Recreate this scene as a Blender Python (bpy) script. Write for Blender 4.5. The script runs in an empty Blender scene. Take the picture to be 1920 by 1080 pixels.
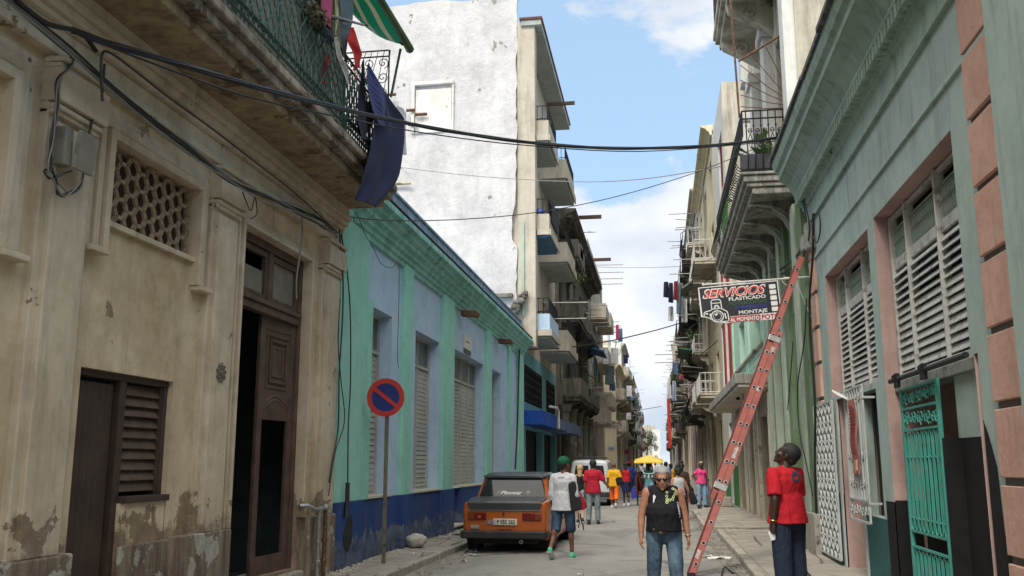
import bpy, bmesh, math, random
import numpy as np
from mathutils import Vector, Matrix, Euler
from mathutils.bvhtree import BVHTree
R = math.radians
rnd = random.Random(7)
S = bpy.context.scene
C = S.collection
# ------------------------------------------------------------ camera
F = 1750.; HY = 868.; VX = 1238.; CZ = 1.66
TH = math.atan((HY - 540) / F); YAW = math.atan((VX - 960) * math.cos(TH) / F)
cd = bpy.data.cameras.new('camera'); cam = bpy.data.objects.new('camera', cd); C.objects.link(cam)
cam.location = (0, 0, CZ); cam.rotation_euler = (math.pi / 2 + TH, 0, YAW)
cd.sensor_width = 36; cd.lens = F / 1920 * 36; cd.clip_end = 3000; cd.clip_start = .05
S.camera = cam
# ------------------------------------------------------------ world
SUN_EL = R(50); SUN_AZ = R(196)      # azimuth the light comes from, clockwise from +Y
w = bpy.data.worlds.new('World'); S.world = w; w.use_nodes = True
nt = w.node_tree; nt.nodes.clear()
def wn(t, **k):
    n = nt.nodes.new(t)
    for a, b in k.items(): setattr(n, a, b)
    return n
sky = wn('ShaderNodeTexSky', sky_type='NISHITA', sun_disc=False, sun_elevation=SUN_EL, sun_rotation=SUN_AZ, air_density=1.0, dust_density=1.4, ozone_density=1.2)
tc = wn('ShaderNodeTexCoord'); mp = wn('ShaderNodeMapping'); mp.inputs['Scale'].default_value = (1, 1, 1.9); mp.inputs['Location'].default_value = (1.37, .4, .25)
nz = wn('ShaderNodeTexNoise'); nz.inputs['Scale'].default_value = 3.4; nz.inputs['Detail'].default_value = 12; nz.inputs['Roughness'].default_value = .56; nz.inputs['Distortion'].default_value = .15
sep = wn('ShaderNodeSeparateXYZ')
add = wn('ShaderNodeMath', operation='MULTIPLY_ADD'); add.inputs[1].default_value = -.8; 
rp = wn('ShaderNodeValToRGB'); rp.color_ramp.elements[0].position = .245; rp.color_ramp.elements[1].position = .295
rp.color_ramp.elements[0].color = (0.0, 0.0, 0.0, 1); rp.color_ramp.elements[1].color = (.93, .93, .93, 1)
nz2 = wn('ShaderNodeTexNoise'); nz2.inputs['Scale'].default_value = 5; nz2.inputs['Detail'].default_value = 8
cm = wn('ShaderNodeMixRGB'); cm.inputs['Color1'].default_value = (2.55, 2.9, 3.4, 1); cm.inputs['Color2'].default_value = (4.0, 4.05, 4.15, 1)
pale = wn('ShaderNodeMixRGB'); pale.inputs['Fac'].default_value = .7; pale.inputs['Color2'].default_value = (1.95, 2.85, 3.85, 1)
mx = wn('ShaderNodeMixRGB')
bg = wn('ShaderNodeBackground'); bg.inputs['Strength'].default_value = .1
wo = wn('ShaderNodeOutputWorld')
L = nt.links.new
L(tc.outputs['Generated'], mp.inputs['Vector']); L(mp.outputs[0], nz.inputs['Vector']); L(mp.outputs[0], nz2.inputs['Vector'])
L(tc.outputs['Generated'], sep.inputs[0]); L(sep.outputs['Z'], add.inputs[0]); L(nz.outputs['Fac'], add.inputs[2]); L(add.outputs[0], rp.inputs[0])
cs = wn('ShaderNodeMapRange'); cs.inputs[1].default_value = .4; cs.inputs[2].default_value = .6; L(nz2.outputs['Fac'], cs.inputs[0]); L(cs.outputs[0], cm.inputs['Fac']); L(sky.outputs[0], pale.inputs['Color1']); L(pale.outputs[0], mx.inputs['Color1']); L(cm.outputs[0], mx.inputs['Color2']); L(rp.outputs[0], mx.inputs['Fac'])
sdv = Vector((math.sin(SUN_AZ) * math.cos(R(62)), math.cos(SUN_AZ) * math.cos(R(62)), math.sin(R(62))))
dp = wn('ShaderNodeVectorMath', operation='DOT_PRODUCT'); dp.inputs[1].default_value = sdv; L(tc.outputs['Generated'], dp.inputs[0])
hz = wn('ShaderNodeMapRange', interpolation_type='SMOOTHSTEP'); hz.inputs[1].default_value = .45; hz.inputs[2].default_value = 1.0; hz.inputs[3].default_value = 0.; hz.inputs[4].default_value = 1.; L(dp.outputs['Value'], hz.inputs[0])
gl = wn('ShaderNodeMixRGB'); gl.inputs['Color2'].default_value = (13.5, 12.8, 11.6, 1); L(hz.outputs[0], gl.inputs['Fac']); L(mx.outputs[0], gl.inputs['Color1'])   # haze glow added high behind the camera, out of view, to fill the street
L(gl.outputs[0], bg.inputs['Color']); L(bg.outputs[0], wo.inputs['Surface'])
# ------------------------------------------------------------ sun (hazy, behind the camera)
sd = bpy.data.lights.new('sun', 'SUN'); sd.energy = 1.0; sd.angle = R(14); sd.color = (1, .95, .86)
so = bpy.data.objects.new('sun', sd); C.objects.link(so)
dv = Vector((math.sin(SUN_AZ) * math.cos(SUN_EL), math.cos(SUN_AZ) * math.cos(SUN_EL), math.sin(SUN_EL)))
so.rotation_euler = dv.to_track_quat('Z', 'Y').to_euler(); so.location = (0, -10, 40)
S.view_settings.view_transform = 'Standard'; S.view_settings.look = 'None'; S.view_settings.gamma = 1
S.view_settings.exposure = 1.35
S.render.engine = 'CYCLES'; S.cycles.max_bounces = 6; S.cycles.diffuse_bounces = 4

# ------------------------------------------------------------ pixel -> place on a real plane
def ray(x, y):
    fw = Vector((-math.sin(YAW) * math.cos(TH), math.cos(YAW) * math.cos(TH), math.sin(TH)))
    rt = Vector((math.cos(YAW), math.sin(YAW), 0)); up = rt.cross(fw)
    return fw + rt * ((x - 960) / F) + up * ((540 - y) / F)
def atX(x, y, X):
    d = ray(x, y); t = X / d.x; return Vector((X, t * d.y, CZ + t * d.z))
def atY(x, y, Y):
    d = ray(x, y); t = Y / d.y; return Vector((t * d.x, Y, CZ + t * d.z))
def atZ(x, y, Z=0):
    d = ray(x, y); t = (Z - CZ) / d.z; return Vector((t * d.x, t * d.y, Z))

# ------------------------------------------------------------ materials
def newmat(name):
    m = bpy.data.materials.new(name); m.use_nodes = True
    return m, m.node_tree, m.node_tree.nodes['Principled BSDF']
def c4(c): return (c[0], c[1], c[2], 1)
class NB:
    def __init__(s, t): s.t = t
    def n(s, typ, **k):
        a = s.t.nodes.new(typ)
        for x, y in k.items():
            if hasattr(a, x): setattr(a, x, y)
        return a
    def l(s, a, b): s.t.links.new(a, b)
    def pos(s, sc=(1, 1, 1), obj=False):
        if obj: g = s.n('ShaderNodeTexCoord').outputs['Object']
        else: g = s.n('ShaderNodeNewGeometry').outputs['Position']
        m = s.n('ShaderNodeMapping'); m.inputs['Scale'].default_value = sc; s.l(g, m.inputs['Vector']); return m.outputs[0]
    def noise(s, v, scale, detail=6, rough=.55, dist=0):
        a = s.n('ShaderNodeTexNoise'); a.inputs['Scale'].default_value = scale; a.inputs['Detail'].default_value = detail
        a.inputs['Roughness'].default_value = rough; a.inputs['Distortion'].default_value = dist; s.l(v, a.inputs['Vector']); return a.outputs['Fac']
    def ramp(s, f, a, b, c0=0, c1=1):
        m = s.n('ShaderNodeMapRange'); m.inputs[1].default_value = a; m.inputs[2].default_value = b; m.inputs[3].default_value = c0; m.inputs[4].default_value = c1
        s.l(f, m.inputs[0]); return m.outputs[0]
    def mix(s, f, a, b, mode='MIX'):
        m = s.n('ShaderNodeMixRGB', blend_type=mode)
        for i, v in ((0, f), (1, a), (2, b)):
            if isinstance(v, (int, float)): m.inputs[i].default_value = v
            elif isinstance(v, (tuple, list)): m.inputs[i].default_value = c4(v)
            else: s.l(v, m.inputs[i])
        return m.outputs[0]
    def math(s, op, a, b=0.):
        m = s.n('ShaderNodeMath', operation=op)
        for i, v in ((0, a), (1, b)):
            if isinstance(v, (int, float)): m.inputs[i].default_value = v
            else: s.l(v, m.inputs[i])
        return m.outputs[0]
    def bump(s, h, strength, dist, bs, nrm=None):
        b = s.n('ShaderNodeBump'); b.inputs['Strength'].default_value = strength; b.inputs['Distance'].default_value = dist
        s.l(h, b.inputs['Height']); s.l(b.outputs[0], bs.inputs['Normal'])
def mat(name, col, rough=.7, metal=0., var=.18, vs=4., bump=.15, bs=40., obj=False, spec=None, dirt=None, da=.55):
    m, t, b = newmat(name); q = NB(t)
    p = q.pos(obj=obj)
    f = q.noise(p, vs, 6, .6)
    c = q.mix(q.ramp(f, .3, .7), [x * (1 - var) for x in col], [min(1, x * (1 + var)) for x in col])
    if dirt:
        g = q.noise(p, vs * 1.7, 8, .7)
        c = q.mix(q.ramp(g, da, da + .1), c, dirt)
    q.l(c, b.inputs['Base Color']); b.inputs['Roughness'].default_value = rough; b.inputs['Metallic'].default_value = metal
    if spec is not None: b.inputs['Specular IOR Level'].default_value = spec
    if bump: q.bump(q.noise(p, bs, 4), bump, .01, b)
    return m
def plaster(name, c1, c2, peel=None, pa=.62, grime=(.09, .08, .065), ga=.6, gs=.5, damp=None, dz=(1, 1.6), bump=.4, scale=1., spots=.7, topgrime=None):
    """painted render: two tones, rain streaks, peeled patches, damp band near the ground"""
    m, t, b = newmat(name); q = NB(t)
    p = q.pos()
    c = q.mix(q.ramp(q.noise(p, .9 * scale, 8, .62), .36, .64), c1, c2)
    c = q.mix(q.ramp(q.noise(p, 2.3 * scale, 9, .7, .4), .5, .6, 0, .3), c, [x * .72 for x in c1])
    c = q.mix(q.ramp(q.noise(p, 6 * scale, 6, .6), .4, .75, 0, .35), c, [x * 1.18 for x in c2])
    st = q.noise(q.pos((2.6 * scale, 2.6 * scale, .34 * scale)), 1.6, 9, .68)
    c = q.mix(q.ramp(st, ga - .06, ga + .16, 0, gs), c, grime)
    sp = q.noise(p, 3.3 * scale, 10, .72)
    c = q.mix(q.ramp(sp, spots, spots + .05, 0, .65), c, grime)
    h = q.noise(p, 9, 9, .65)
    if peel:
        pn = q.noise(p, 1.5 * scale, 12, .68, .2)
        if damp is not None:
            z = q.n('ShaderNodeSeparateXYZ'); g = q.n('ShaderNodeNewGeometry'); q.l(g.outputs['Position'], z.inputs[0])
            zr = q.ramp(z.outputs['Z'], dz[0], dz[1], .16, 0)
            pn2 = q.math('ADD', pn, zr)
        else: pn2 = pn
        pm = q.ramp(pn2, pa, pa + .012)
        c = q.mix(pm, c, q.mix(q.ramp(h, .3, .7), peel, [x * .6 for x in peel]))
        h = q.math('SUBTRACT', q.math('MULTIPLY', h, .6), q.math('MULTIPLY', pm, .35))
    if damp is not None:
        z = q.n('ShaderNodeSeparateXYZ'); g = q.n('ShaderNodeNewGeometry'); q.l(g.outputs['Position'], z.inputs[0])
        zz = q.math('ADD', z.outputs['Z'], q.math('MULTIPLY', q.noise(p, 2.2, 9, .7), -1.1))
        dm = q.ramp(zz, dz[0] - .62, dz[0] - .45, 1, 0)
        dn = q.ramp(q.noise(p, 5, 10, .75), .42, .58)
        c = q.mix(q.math('MULTIPLY', dm, .85), c, q.mix(dn, damp, [min(1, x * 2.1) for x in damp]))
    q.l(c, b.inputs['Base Color']); b.inputs['Roughness'].default_value = .92; b.inputs['Specular IOR Level'].default_value = .2
    q.bump(h, bump, .03, b)
    return m
def glass(name, col=(.02, .025, .03), rough=.06):
    m, t, b = newmat(name); q = NB(t)
    c = q.mix(q.ramp(q.noise(q.pos(), 3, 4), .3, .7), col, [x * 1.8 for x in col])
    q.l(c, b.inputs['Base Color']); b.inputs['Roughness'].default_value = rough; b.inputs['Specular IOR Level'].default_value = .8
    return m

# ------------------------------------------------------------ mesh helpers
def wl(o):
    v = Vector((0, 0, 0))
    while o: v += o.location; o = o.parent
    return v
class MB:
    def __init__(s): s.v = []; s.f = []; s.mi = []; s.m = 0
    def add(s, vs, fs):
        n = len(s.v); s.v += [Vector(x) for x in vs]
        for f in fs: s.f.append([i + n for i in f]); s.mi.append(s.m)
        return s
    def box(s, x0, x1, y0, y1, z0, z1):
        if x0 > x1: x0, x1 = x1, x0
        if y0 > y1: y0, y1 = y1, y0
        if z0 > z1: z0, z1 = z1, z0
        return s.add([(x0, y0, z0), (x1, y0, z0), (x1, y1, z0), (x0, y1, z0), (x0, y0, z1), (x1, y0, z1), (x1, y1, z1), (x0, y1, z1)],
                     [(0, 3, 2, 1), (4, 5, 6, 7), (0, 1, 5, 4), (1, 2, 6, 5), (2, 3, 7, 6), (3, 0, 4, 7)])
    def obox(s, c, u, v, w):
        """box from centre c and three half-extent vectors"""
        c, u, v, w = map(Vector, (c, u, v, w))
        pts = [c + u * a + v * b + w * d for d in (-1, 1) for a, b in ((-1, -1), (1, -1), (1, 1), (-1, 1))]
        return s.add(pts, [(0, 3, 2, 1), (4, 5, 6, 7), (0, 1, 5, 4), (1, 2, 6, 5), (2, 3, 7, 6), (3, 0, 4, 7)])
    def quad(s, a, b, c, d): return s.add([a, b, c, d], [(0, 1, 2, 3)])
    def prism(s, prof, axis, a, b):
        """profile (list of 2D) extruded along axis from a to b; axis 'x': (y,z); 'y': (x,z); 'z': (x,y)"""
        f = {'x': lambda p, t: (t, p[0], p[1]), 'y': lambda p, t: (p[0], t, p[1]), 'z': lambda p, t: (p[0], p[1], t)}[axis]
        n = len(prof)
        return s.add([f(p, a) for p in prof] + [f(p, b) for p in prof],
                     [tuple(range(n))[::-1], tuple(range(n, 2 * n))] + [(i, (i + 1) % n, n + (i + 1) % n, n + i) for i in range(n)])
    def tube(s, pts, r, seg=6, closed=False, flat=None):
        pts = [Vector(p) for p in pts]; n = len(pts); rings = []
        prev = None
        for i, p in enumerate(pts):
            if closed: t = pts[(i + 1) % n] - pts[i - 1]
            else: t = pts[min(i + 1, n - 1)] - pts[max(i - 1, 0)]
            if t.length < 1e-9: t = Vector((0, 0, 1))
            t.normalize()
            if prev is None:
                a = Vector((0, 0, 1)) if abs(t.z) < .9 else Vector((1, 0, 0))
                u = t.cross(a).normalized()
            else:
                u = (prev - t * prev.dot(t))
                u = u.normalized() if u.length > 1e-6 else t.orthogonal().normalized()
            prev = u; v = t.cross(u)
            rr = r[i] if isinstance(r, (list, tuple)) else r
            rings.append([p + (u * math.cos(2 * math.pi * k / seg) + v * math.sin(2 * math.pi * k / seg)) * rr for k in range(seg)])
        vs = [x for rg in rings for x in rg]; fs = []
        m = n if closed else n - 1
        for i in range(m):
            j = (i + 1) % n
            for k in range(seg): fs.append((i * seg + k, i * seg + (k + 1) % seg, j * seg + (k + 1) % seg, j * seg + k))
        if not closed: fs += [tuple(range(seg))[::-1], tuple((n - 1) * seg + k for k in range(seg))]
        return s.add(vs, fs)
    def bar(s, a, b, r=.01, seg=4): return s.tube([a, b], r, seg)
    def lathe(s, prof, c=(0, 0, 0), seg=16, axis='z'):
        vs = []; fs = []; n = len(prof); c = Vector(c)
        for (r, z) in prof:
            for k in range(seg):
                a = 2 * math.pi * k / seg; p = Vector((r * math.cos(a), r * math.sin(a), z))
                if axis == 'x': p = Vector((p.z, p.x, p.y))
                if axis == 'y': p = Vector((p.x, p.z, p.y))
                vs.append(c + p)
        for i in range(n - 1):
            for k in range(seg): fs.append((i * seg + k, i * seg + (k + 1) % seg, (i + 1) * seg + (k + 1) % seg, (i + 1) * seg + k))
        fs += [tuple(range(seg))[::-1], tuple((n - 1) * seg + k for k in range(seg))]
        return s.add(vs, fs)
    def ball(s, c, r, seg=12, rings=8, M=None):
        c = Vector(c); r = Vector(r) if not isinstance(r, (int, float)) else Vector((r, r, r)); vs = []; fs = []
        for i in range(1, rings):
            ph = math.pi * i / rings
            for k in range(seg):
                a = 2 * math.pi * k / seg; p = Vector((r.x * math.sin(ph) * math.cos(a), r.y * math.sin(ph) * math.sin(a), r.z * math.cos(ph)))
                vs.append(c + (M @ p if M else p))
        top = len(vs); vs.append(c + (M @ Vector((0, 0, r.z)) if M else Vector((0, 0, r.z)))); vs.append(c - (M @ Vector((0, 0, r.z)) if M else Vector((0, 0, r.z))))
        for i in range(rings - 2):
            for k in range(seg): fs.append((i * seg + k, (i + 1) * seg + k, (i + 1) * seg + (k + 1) % seg, i * seg + (k + 1) % seg))
        for k in range(seg): fs.append((top, k, (k + 1) % seg)); b = (rings - 2) * seg; fs.append((top + 1, b + (k + 1) % seg, b + k))
        return s.add(vs, fs)
    def cap(s, a, b, ra, rb, side=(1, 0, 0), k=1., seg=14, flat=(False, False)):
        """tapered capsule with elliptical section: radius along `side`, radius*k across"""
        a, b = Vector(a), Vector(b); t = (b - a); ln = t.length; t.normalize()
        u = Vector(side); u = u - t * u.dot(t); u = u.normalized() if u.length > 1e-5 else t.orthogonal().normalized(); v = t.cross(u)
        rg = []
        if flat[0]: rg.append((a, ra))
        else:
            for i in range(1, 4): th = math.pi / 2 * i / 3; rg.append((a - t * ra * math.cos(th) * min(1, k), ra * math.sin(th)))
        if flat[1]: rg.append((b, rb))
        else:
            for i in range(3, 0, -1): th = math.pi / 2 * i / 3; rg.append((b + t * rb * math.cos(th) * min(1, k), rb * math.sin(th)))
        vs = []; fs = []
        for (p, r) in rg:
            for j in range(seg):
                an = 2 * math.pi * j / seg; vs.append(p + u * math.cos(an) * r + v * math.sin(an) * r * k)
        n = len(rg)
        for i in range(n - 1):
            for j in range(seg): fs.append((i * seg + j, i * seg + (j + 1) % seg, (i + 1) * seg + (j + 1) % seg, (i + 1) * seg + j))
        fs += [tuple(range(seg))[::-1], tuple((n - 1) * seg + j for j in range(seg))]
        return s.add(vs, fs)
    def xf(s, M):
        s.v = [M @ p for p in s.v]; return s
    def build(s, name, mt, parent=None, local=False, smooth=False, bevel=0., recalc=True, origin=None):
        if not s.v: return None
        if local or False: c = Vector((0, 0, 0))
        elif origin is not None: c = Vector(origin)
        else:
            xs = [p.x for p in s.v]; ys = [p.y for p in s.v]; zs = [p.z for p in s.v]
            c = Vector(((min(xs) + max(xs)) / 2, (min(ys) + max(ys)) / 2, min(zs)))
        me = bpy.data.meshes.new(name); me.from_pydata([tuple(p - c) for p in s.v], [], s.f)
        if recalc:
            bm = bmesh.new(); bm.from_mesh(me); bmesh.ops.recalc_face_normals(bm, faces=bm.faces); bm.to_mesh(me); bm.free()
        mts = mt if isinstance(mt, (list, tuple)) else [mt]
        for x in mts: me.materials.append(x)
        if len(mts) > 1: me.polygons.foreach_set('material_index', s.mi)
        if smooth: me.polygons.foreach_set('use_smooth', [True] * len(me.polygons))
        o = bpy.data.objects.new(name, me); C.objects.link(o)
        if parent:
            o.parent = parent; o.location = c if local else c - wl(parent)
        else: o.location = c
        if bevel:
            b = o.modifiers.new('bevel', 'BEVEL'); b.width = bevel; b.segments = 2; b.limit_method = 'ANGLE'; b.angle_limit = R(40)
        return o
def tag(o, label=None, cat=None, group=None, kind=None):
    if label: o['label'] = label
    if cat: o['category'] = cat
    if group: o['group'] = group
    if kind: o['kind'] = kind
    return o
def thing(name, loc, label, cat, group=None, rz=0.):
    o = bpy.data.objects.new(name, None); C.objects.link(o); o.location = loc; o.rotation_euler = (0, 0, rz); o.empty_display_size = .2
    return tag(o, label, cat, group)
def one(mb, name, mt, label, cat, group=None, **k): return tag(mb.build(name, mt, **k), label, cat, group)
def copy_tree(o, parent=None):
    c = o.copy(); C.objects.link(c); c.parent = parent
    for ch in o.children: copy_tree(ch, c)
    return c
def sag(a, b, s, n=14):
    a, b = Vector(a), Vector(b)
    return [a.lerp(b, i / n) + Vector((0, 0, -4 * s * (i / n) * (1 - i / n))) for i in range(n + 1)]
def text_mesh(body, size, extrude=.002, offset=0., shear=0., align='LEFT', sx=1.):
    cu = bpy.data.curves.new('t', 'FONT'); cu.body = body; cu.size = size; cu.extrude = extrude; cu.offset = offset; cu.shear = shear; cu.align_x = align; cu.resolution_u = 3
    o = bpy.data.objects.new('t', cu); C.objects.link(o); dg = bpy.context.evaluated_depsgraph_get()
    me = bpy.data.meshes.new_from_object(o.evaluated_get(dg)); bpy.data.objects.remove(o)
    vs = [(v.co.x * sx, v.co.y, v.co.z) for v in me.vertices]; fs = [tuple(p.vertices) for p in me.polygons]
    bpy.data.meshes.remove(me); return vs, fs
def put_text(mb, body, size, M, **k):
    vs, fs = text_mesh(body, size, **k); mb.add([M @ Vector(v) for v in vs], fs)
def basis(o, x, y):
    """matrix whose local X,Y map to the given directions"""
    x = Vector(x).normalized(); y = Vector(y).normalized(); z = x.cross(y)
    M = Matrix.Identity(4)
    for i, a in enumerate((x, y, z)): M[0][i], M[1][i], M[2][i] = a
    M.translation = Vector(o); return M
def scroll(c, u, v, r, turns=1.4, n=16, a0=0., sgn=1):
    c, u, v = Vector(c), Vector(u), Vector(v)
    out = []
    for i in range(n + 1):
        t = i / n; a = a0 + sgn * turns * 2 * math.pi * t; rr = r * (1 - .85 * t)
        out.append(c + u * rr * math.cos(a) + v * rr * math.sin(a))
    return out
# a facade: side -1 = left of the street (faces +X), +1 = right (faces -X); d = distance out of the wall into the street
XL, XR = -4.8, 2.75
def fx(side, d, base=None):
    b = base if base is not None else (XL if side < 0 else XR)
    return b - side * d
def fbox(mb, side, y0, y1, z0, z1, d0, d1, base=None): return mb.box(fx(side, d0, base), fx(side, d1, base), y0, y1, z0, z1)
def holed(mb, side, y0, y1, z0, z1, holes, depth=.3, base=None, back=None):
    """front sheet with rectangular openings (ya,yb,za,zb), each with its reveals"""
    X = fx(side, 0, base)
    ys = sorted({y0, y1} | {min(max(h[i], y0), y1) for h in holes for i in (0, 1)}); zs = sorted({z0, z1} | {min(max(h[i], z0), z1) for h in holes for i in (2, 3)})
    for a, b in zip(ys, ys[1:]):
        for c, d in zip(zs, zs[1:]):
            my, mz = (a + b) / 2, (c + d) / 2
            if any(h[0] < my < h[1] and h[2] < mz < h[3] for h in holes): continue
            mb.quad((X, a, c), (X, b, c), (X, b, d), (X, a, d))
    return mb
def reveals(mb, side, holes, depth, base=None):
    X = fx(side, 0, base); Xi = fx(side, -depth, base)
    for (a, b, c, d) in holes:
        mb.quad((X, a, c), (X, a, d), (Xi, a, d), (Xi, a, c)); mb.quad((X, b, c), (X, b, d), (Xi, b, d), (Xi, b, c))
        mb.quad((X, a, d), (X, b, d), (Xi, b, d), (Xi, a, d)); mb.quad((X, a, c), (X, b, c), (Xi, b, c), (Xi, a, c))
def shell(mb, side, y0, y1, z0, z1, depth=7., base=None, roof=True, ends=(True, True)):
    X = fx(side, 0, base); Xi = fx(side, -depth, base)
    if ends[0]: mb.quad((X, y0, z0), (Xi, y0, z0), (Xi, y0, z1), (X, y0, z1))
    if ends[1]: mb.quad((X, y1, z0), (Xi, y1, z0), (Xi, y1, z1), (X, y1, z1))
    mb.quad((Xi, y0, z0), (Xi, y1, z0), (Xi, y1, z1), (Xi, y0, z1))
    if roof: mb.quad((X, y0, z1), (Xi, y0, z1), (Xi, y1, z1), (X, y1, z1))
def louvers(mb, side, y0, y1, z0, z1, n, d=0., tilt=.6, th=.012, wd=.07, base=None, skip=None, bulge=None, lf=1.):
    """n slanted slats filling the rectangle; d = distance out of the wall"""
    h = (z1 - z0) / n
    for i in range(n):
        if skip and rnd.random() < skip: continue
        zc = z0 + h * (i + .5); tt = tilt * (rnd.uniform(.8, 1.2) if not bulge else bulge(i, n))
        hx = math.cos(tt) * h * .56 * 1; hz = math.sin(tt) * h * .56
        X = fx(side, d, base)
        hx *= lf; hz *= lf; u = Vector((-side * hz, 0, -hx)); w_ = Vector((-side * hx, 0, hz)).normalized() * th / 2
        mb.obox((X, (y0 + y1) / 2, zc), u, (0, (y1 - y0) / 2, 0), w_)
# ================================================================= GROUND
def ground_mats():
    m, t, b = newmat('asphalt'); q = NB(t); p = q.pos()
    c = q.mix(q.ramp(q.noise(p, .55, 8, .6), .35, .65), (.205, .195, .178), (.27, .255, .23))
    c = q.mix(q.ramp(q.noise(q.pos((1.6, .35, 1)), 1.3, 9, .7), .54, .66, 0, .6), c, (.13, .122, .108))
    c = q.mix(q.ramp(q.noise(p, 55, 3), .35, .7, 0, .35), c, (.33, .31, .28))
    c = q.mix(q.ramp(q.noise(q.pos((1, .8, 1)), 3.7, 12, .75), .66, .69, 0, .7), c, (.08, .075, .065))
    pt = q.n('ShaderNodeTexVoronoi', feature='F1'); pt.inputs['Scale'].default_value = .33; q.l(q.pos((1, .6, 1)), pt.inputs['Vector']); pc = q.n('ShaderNodeSeparateXYZ'); q.l(pt.outputs['Color'], pc.inputs[0])
    c = q.mix(q.ramp(pc.outputs['X'], .72, .73, 0, .45), c, (.14, .135, .125))
    for sc_, th_ in ((.45, .006), (1.3, .004)):
        v = q.n('ShaderNodeTexVoronoi', feature='DISTANCE_TO_EDGE'); v.inputs['Scale'].default_value = sc_; nn = q.n('ShaderNodeTexNoise'); nn.inputs['Scale'].default_value = 1.5; nn.inputs['Detail'].default_value = 9
        vm = q.n('ShaderNodeVectorMath', operation='MULTIPLY_ADD'); vm.inputs[1].default_value = (.9, .9, .9); q.l(nn.outputs['Color'], vm.inputs[0]); q.l(p, vm.inputs[2]); q.l(vm.outputs[0], v.inputs['Vector'])
        gate = q.ramp(q.noise(p, .5 + sc_, 3), .5, .56)
        c = q.mix(q.math('MULTIPLY', q.ramp(v.outputs['Distance'], th_, th_ * 3, .7, 0), gate), c, (.06, .056, .05))
    c = q.mix(q.ramp(q.noise(p, 2.2, 3, .5), .68, .76, 0, .5), c, (.07, .065, .06))
    # worn, dusty strips along the gutters
    sx = q.n('ShaderNodeSeparateXYZ'); g = q.n('ShaderNodeNewGeometry'); q.l(g.outputs['Position'], sx.inputs[0])
    xr = q.math('ADD', sx.outputs['X'], q.math('MULTIPLY', q.noise(p, .9, 7, .6), .9))
    gr = q.ramp(xr, 1.15, 1.35, 0, .8)
    c = q.mix(gr, c, q.mix(q.ramp(q.noise(p, 1.7, 10, .7), .42, .5), (.10, .092, .08), (.23, .205, .17)))
    gl = q.ramp(xr, -3.1, -2.7, .7, 0)
    c = q.mix(gl, c, q.mix(q.ramp(q.noise(p, 2.1, 10, .7), .42, .55), (.15, .135, .11), (.27, .24, .195)))
    q.l(c, b.inputs['Base Color']); b.inputs['Roughness'].default_value = .88
    h = q.math('ADD', q.noise(p, 70, 4), q.math('MULTIPLY', q.noise(p, 3, 6), 2.)); q.bump(h, .25, .012, b)
    m2, t, b = newmat('sidewalk concrete'); q = NB(t); p = q.pos()
    c = q.mix(q.ramp(q.noise(p, .8, 9, .62), .35, .65), (.22, .2, .17), (.33, .3, .25))
    c = q.mix(q.ramp(q.noise(p, 2.6, 12, .75), .56, .62, 0, .7), c, (.12, .105, .085))
    c = q.mix(q.ramp(q.noise(p, 40, 4), .4, .7, 0, .3), c, (.4, .37, .31))
    v = q.n('ShaderNodeTexVoronoi', feature='DISTANCE_TO_EDGE'); v.inputs['Scale'].default_value = .55
    nn = q.n('ShaderNodeTexNoise'); nn.inputs['Scale'].default_value = 2; nn.inputs['Detail'].default_value = 8
    vm = q.n('ShaderNodeVectorMath', operation='MULTIPLY_ADD'); vm.inputs[1].default_value = (.6, .6, .6); q.l(nn.outputs['Color'], vm.inputs[0]); q.l(p, vm.inputs[2]); q.l(vm.outputs[0], v.inputs['Vector'])
    cr = q.ramp(v.outputs['Distance'], .004, .012, 1, 0)
    c = q.mix(q.math('MULTIPLY', cr, .75), c, (.06, .05, .04))
    # slab joints
    br = q.n('ShaderNodeTexBrick'); br.offset = 0; br.inputs['Scale'].default_value = 1; br.inputs['Mortar Size'].default_value = .012; br.inputs['Brick Width'].default_value = 1.45; br.inputs['Row Height'].default_value = 1.9; br.inputs['Mortar Smooth'].default_value = .3
    q.l(p, br.inputs['Vector']); jo = br.outputs['Fac']
    c = q.mix(q.math('MULTIPLY', jo, .6), c, (.09, .08, .065))
    q.l(c, b.inputs['Base Color']); b.inputs['Roughness'].default_value = .92
    h = q.math('SUBTRACT', q.math('ADD', q.noise(p, 30, 5), q.math('MULTIPLY', q.noise(p, 2.5, 6), 1.5)), q.math('MULTIPLY', cr, 1.5)); q.bump(h, .35, .015, b)
    return m, m2
M_ASPH, M_WALK = ground_mats()
M_KERB = plaster('kerb concrete', (.27, .25, .215), (.36, .33, .28), (.14, .12, .1), .6, gs=.6, bump=.5, scale=2)
M_EARTH = mat('far ground', (.16, .15, .13), .95, vs=.1)
mb = MB(); mb.quad((-900, -400, -.012), (900, -400, -.012), (900, 1600, -.012), (-900, 1600, -.012))
tag(mb.build('ground', M_EARTH), kind='structure')
def sheet(x0, x1, y0, y1, z, nx, ny, amp, seed=0):
    m = MB(); r = random.Random(seed); g = [[None] * (ny + 1) for _ in range(nx + 1)]
    for i in range(nx + 1):
        for j in range(ny + 1):
            x = x0 + (x1 - x0) * i / nx; y = y0 + (y1 - y0) * j / ny
            g[i][j] = len(m.v); m.v.append(Vector((x, y, z + r.uniform(-amp, amp))))
    for i in range(nx):
        for j in range(ny): m.f.append([g[i][j], g[i + 1][j], g[i + 1][j + 1], g[i][j + 1]]); m.mi.append(0)
    return m
rd = sheet(-3.9, 1.4, -14, 420, .0, 14, 240, .006, 3)
for p in rd.v:                                                     # low crown, gutters either side
    u = (p.x + 1.25) / 2.6; p.z += .03 * (1 - u * u)
tag(rd.build('road', M_ASPH, smooth=True), kind='structure')
KL, KR = -3.84, 1.27
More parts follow.
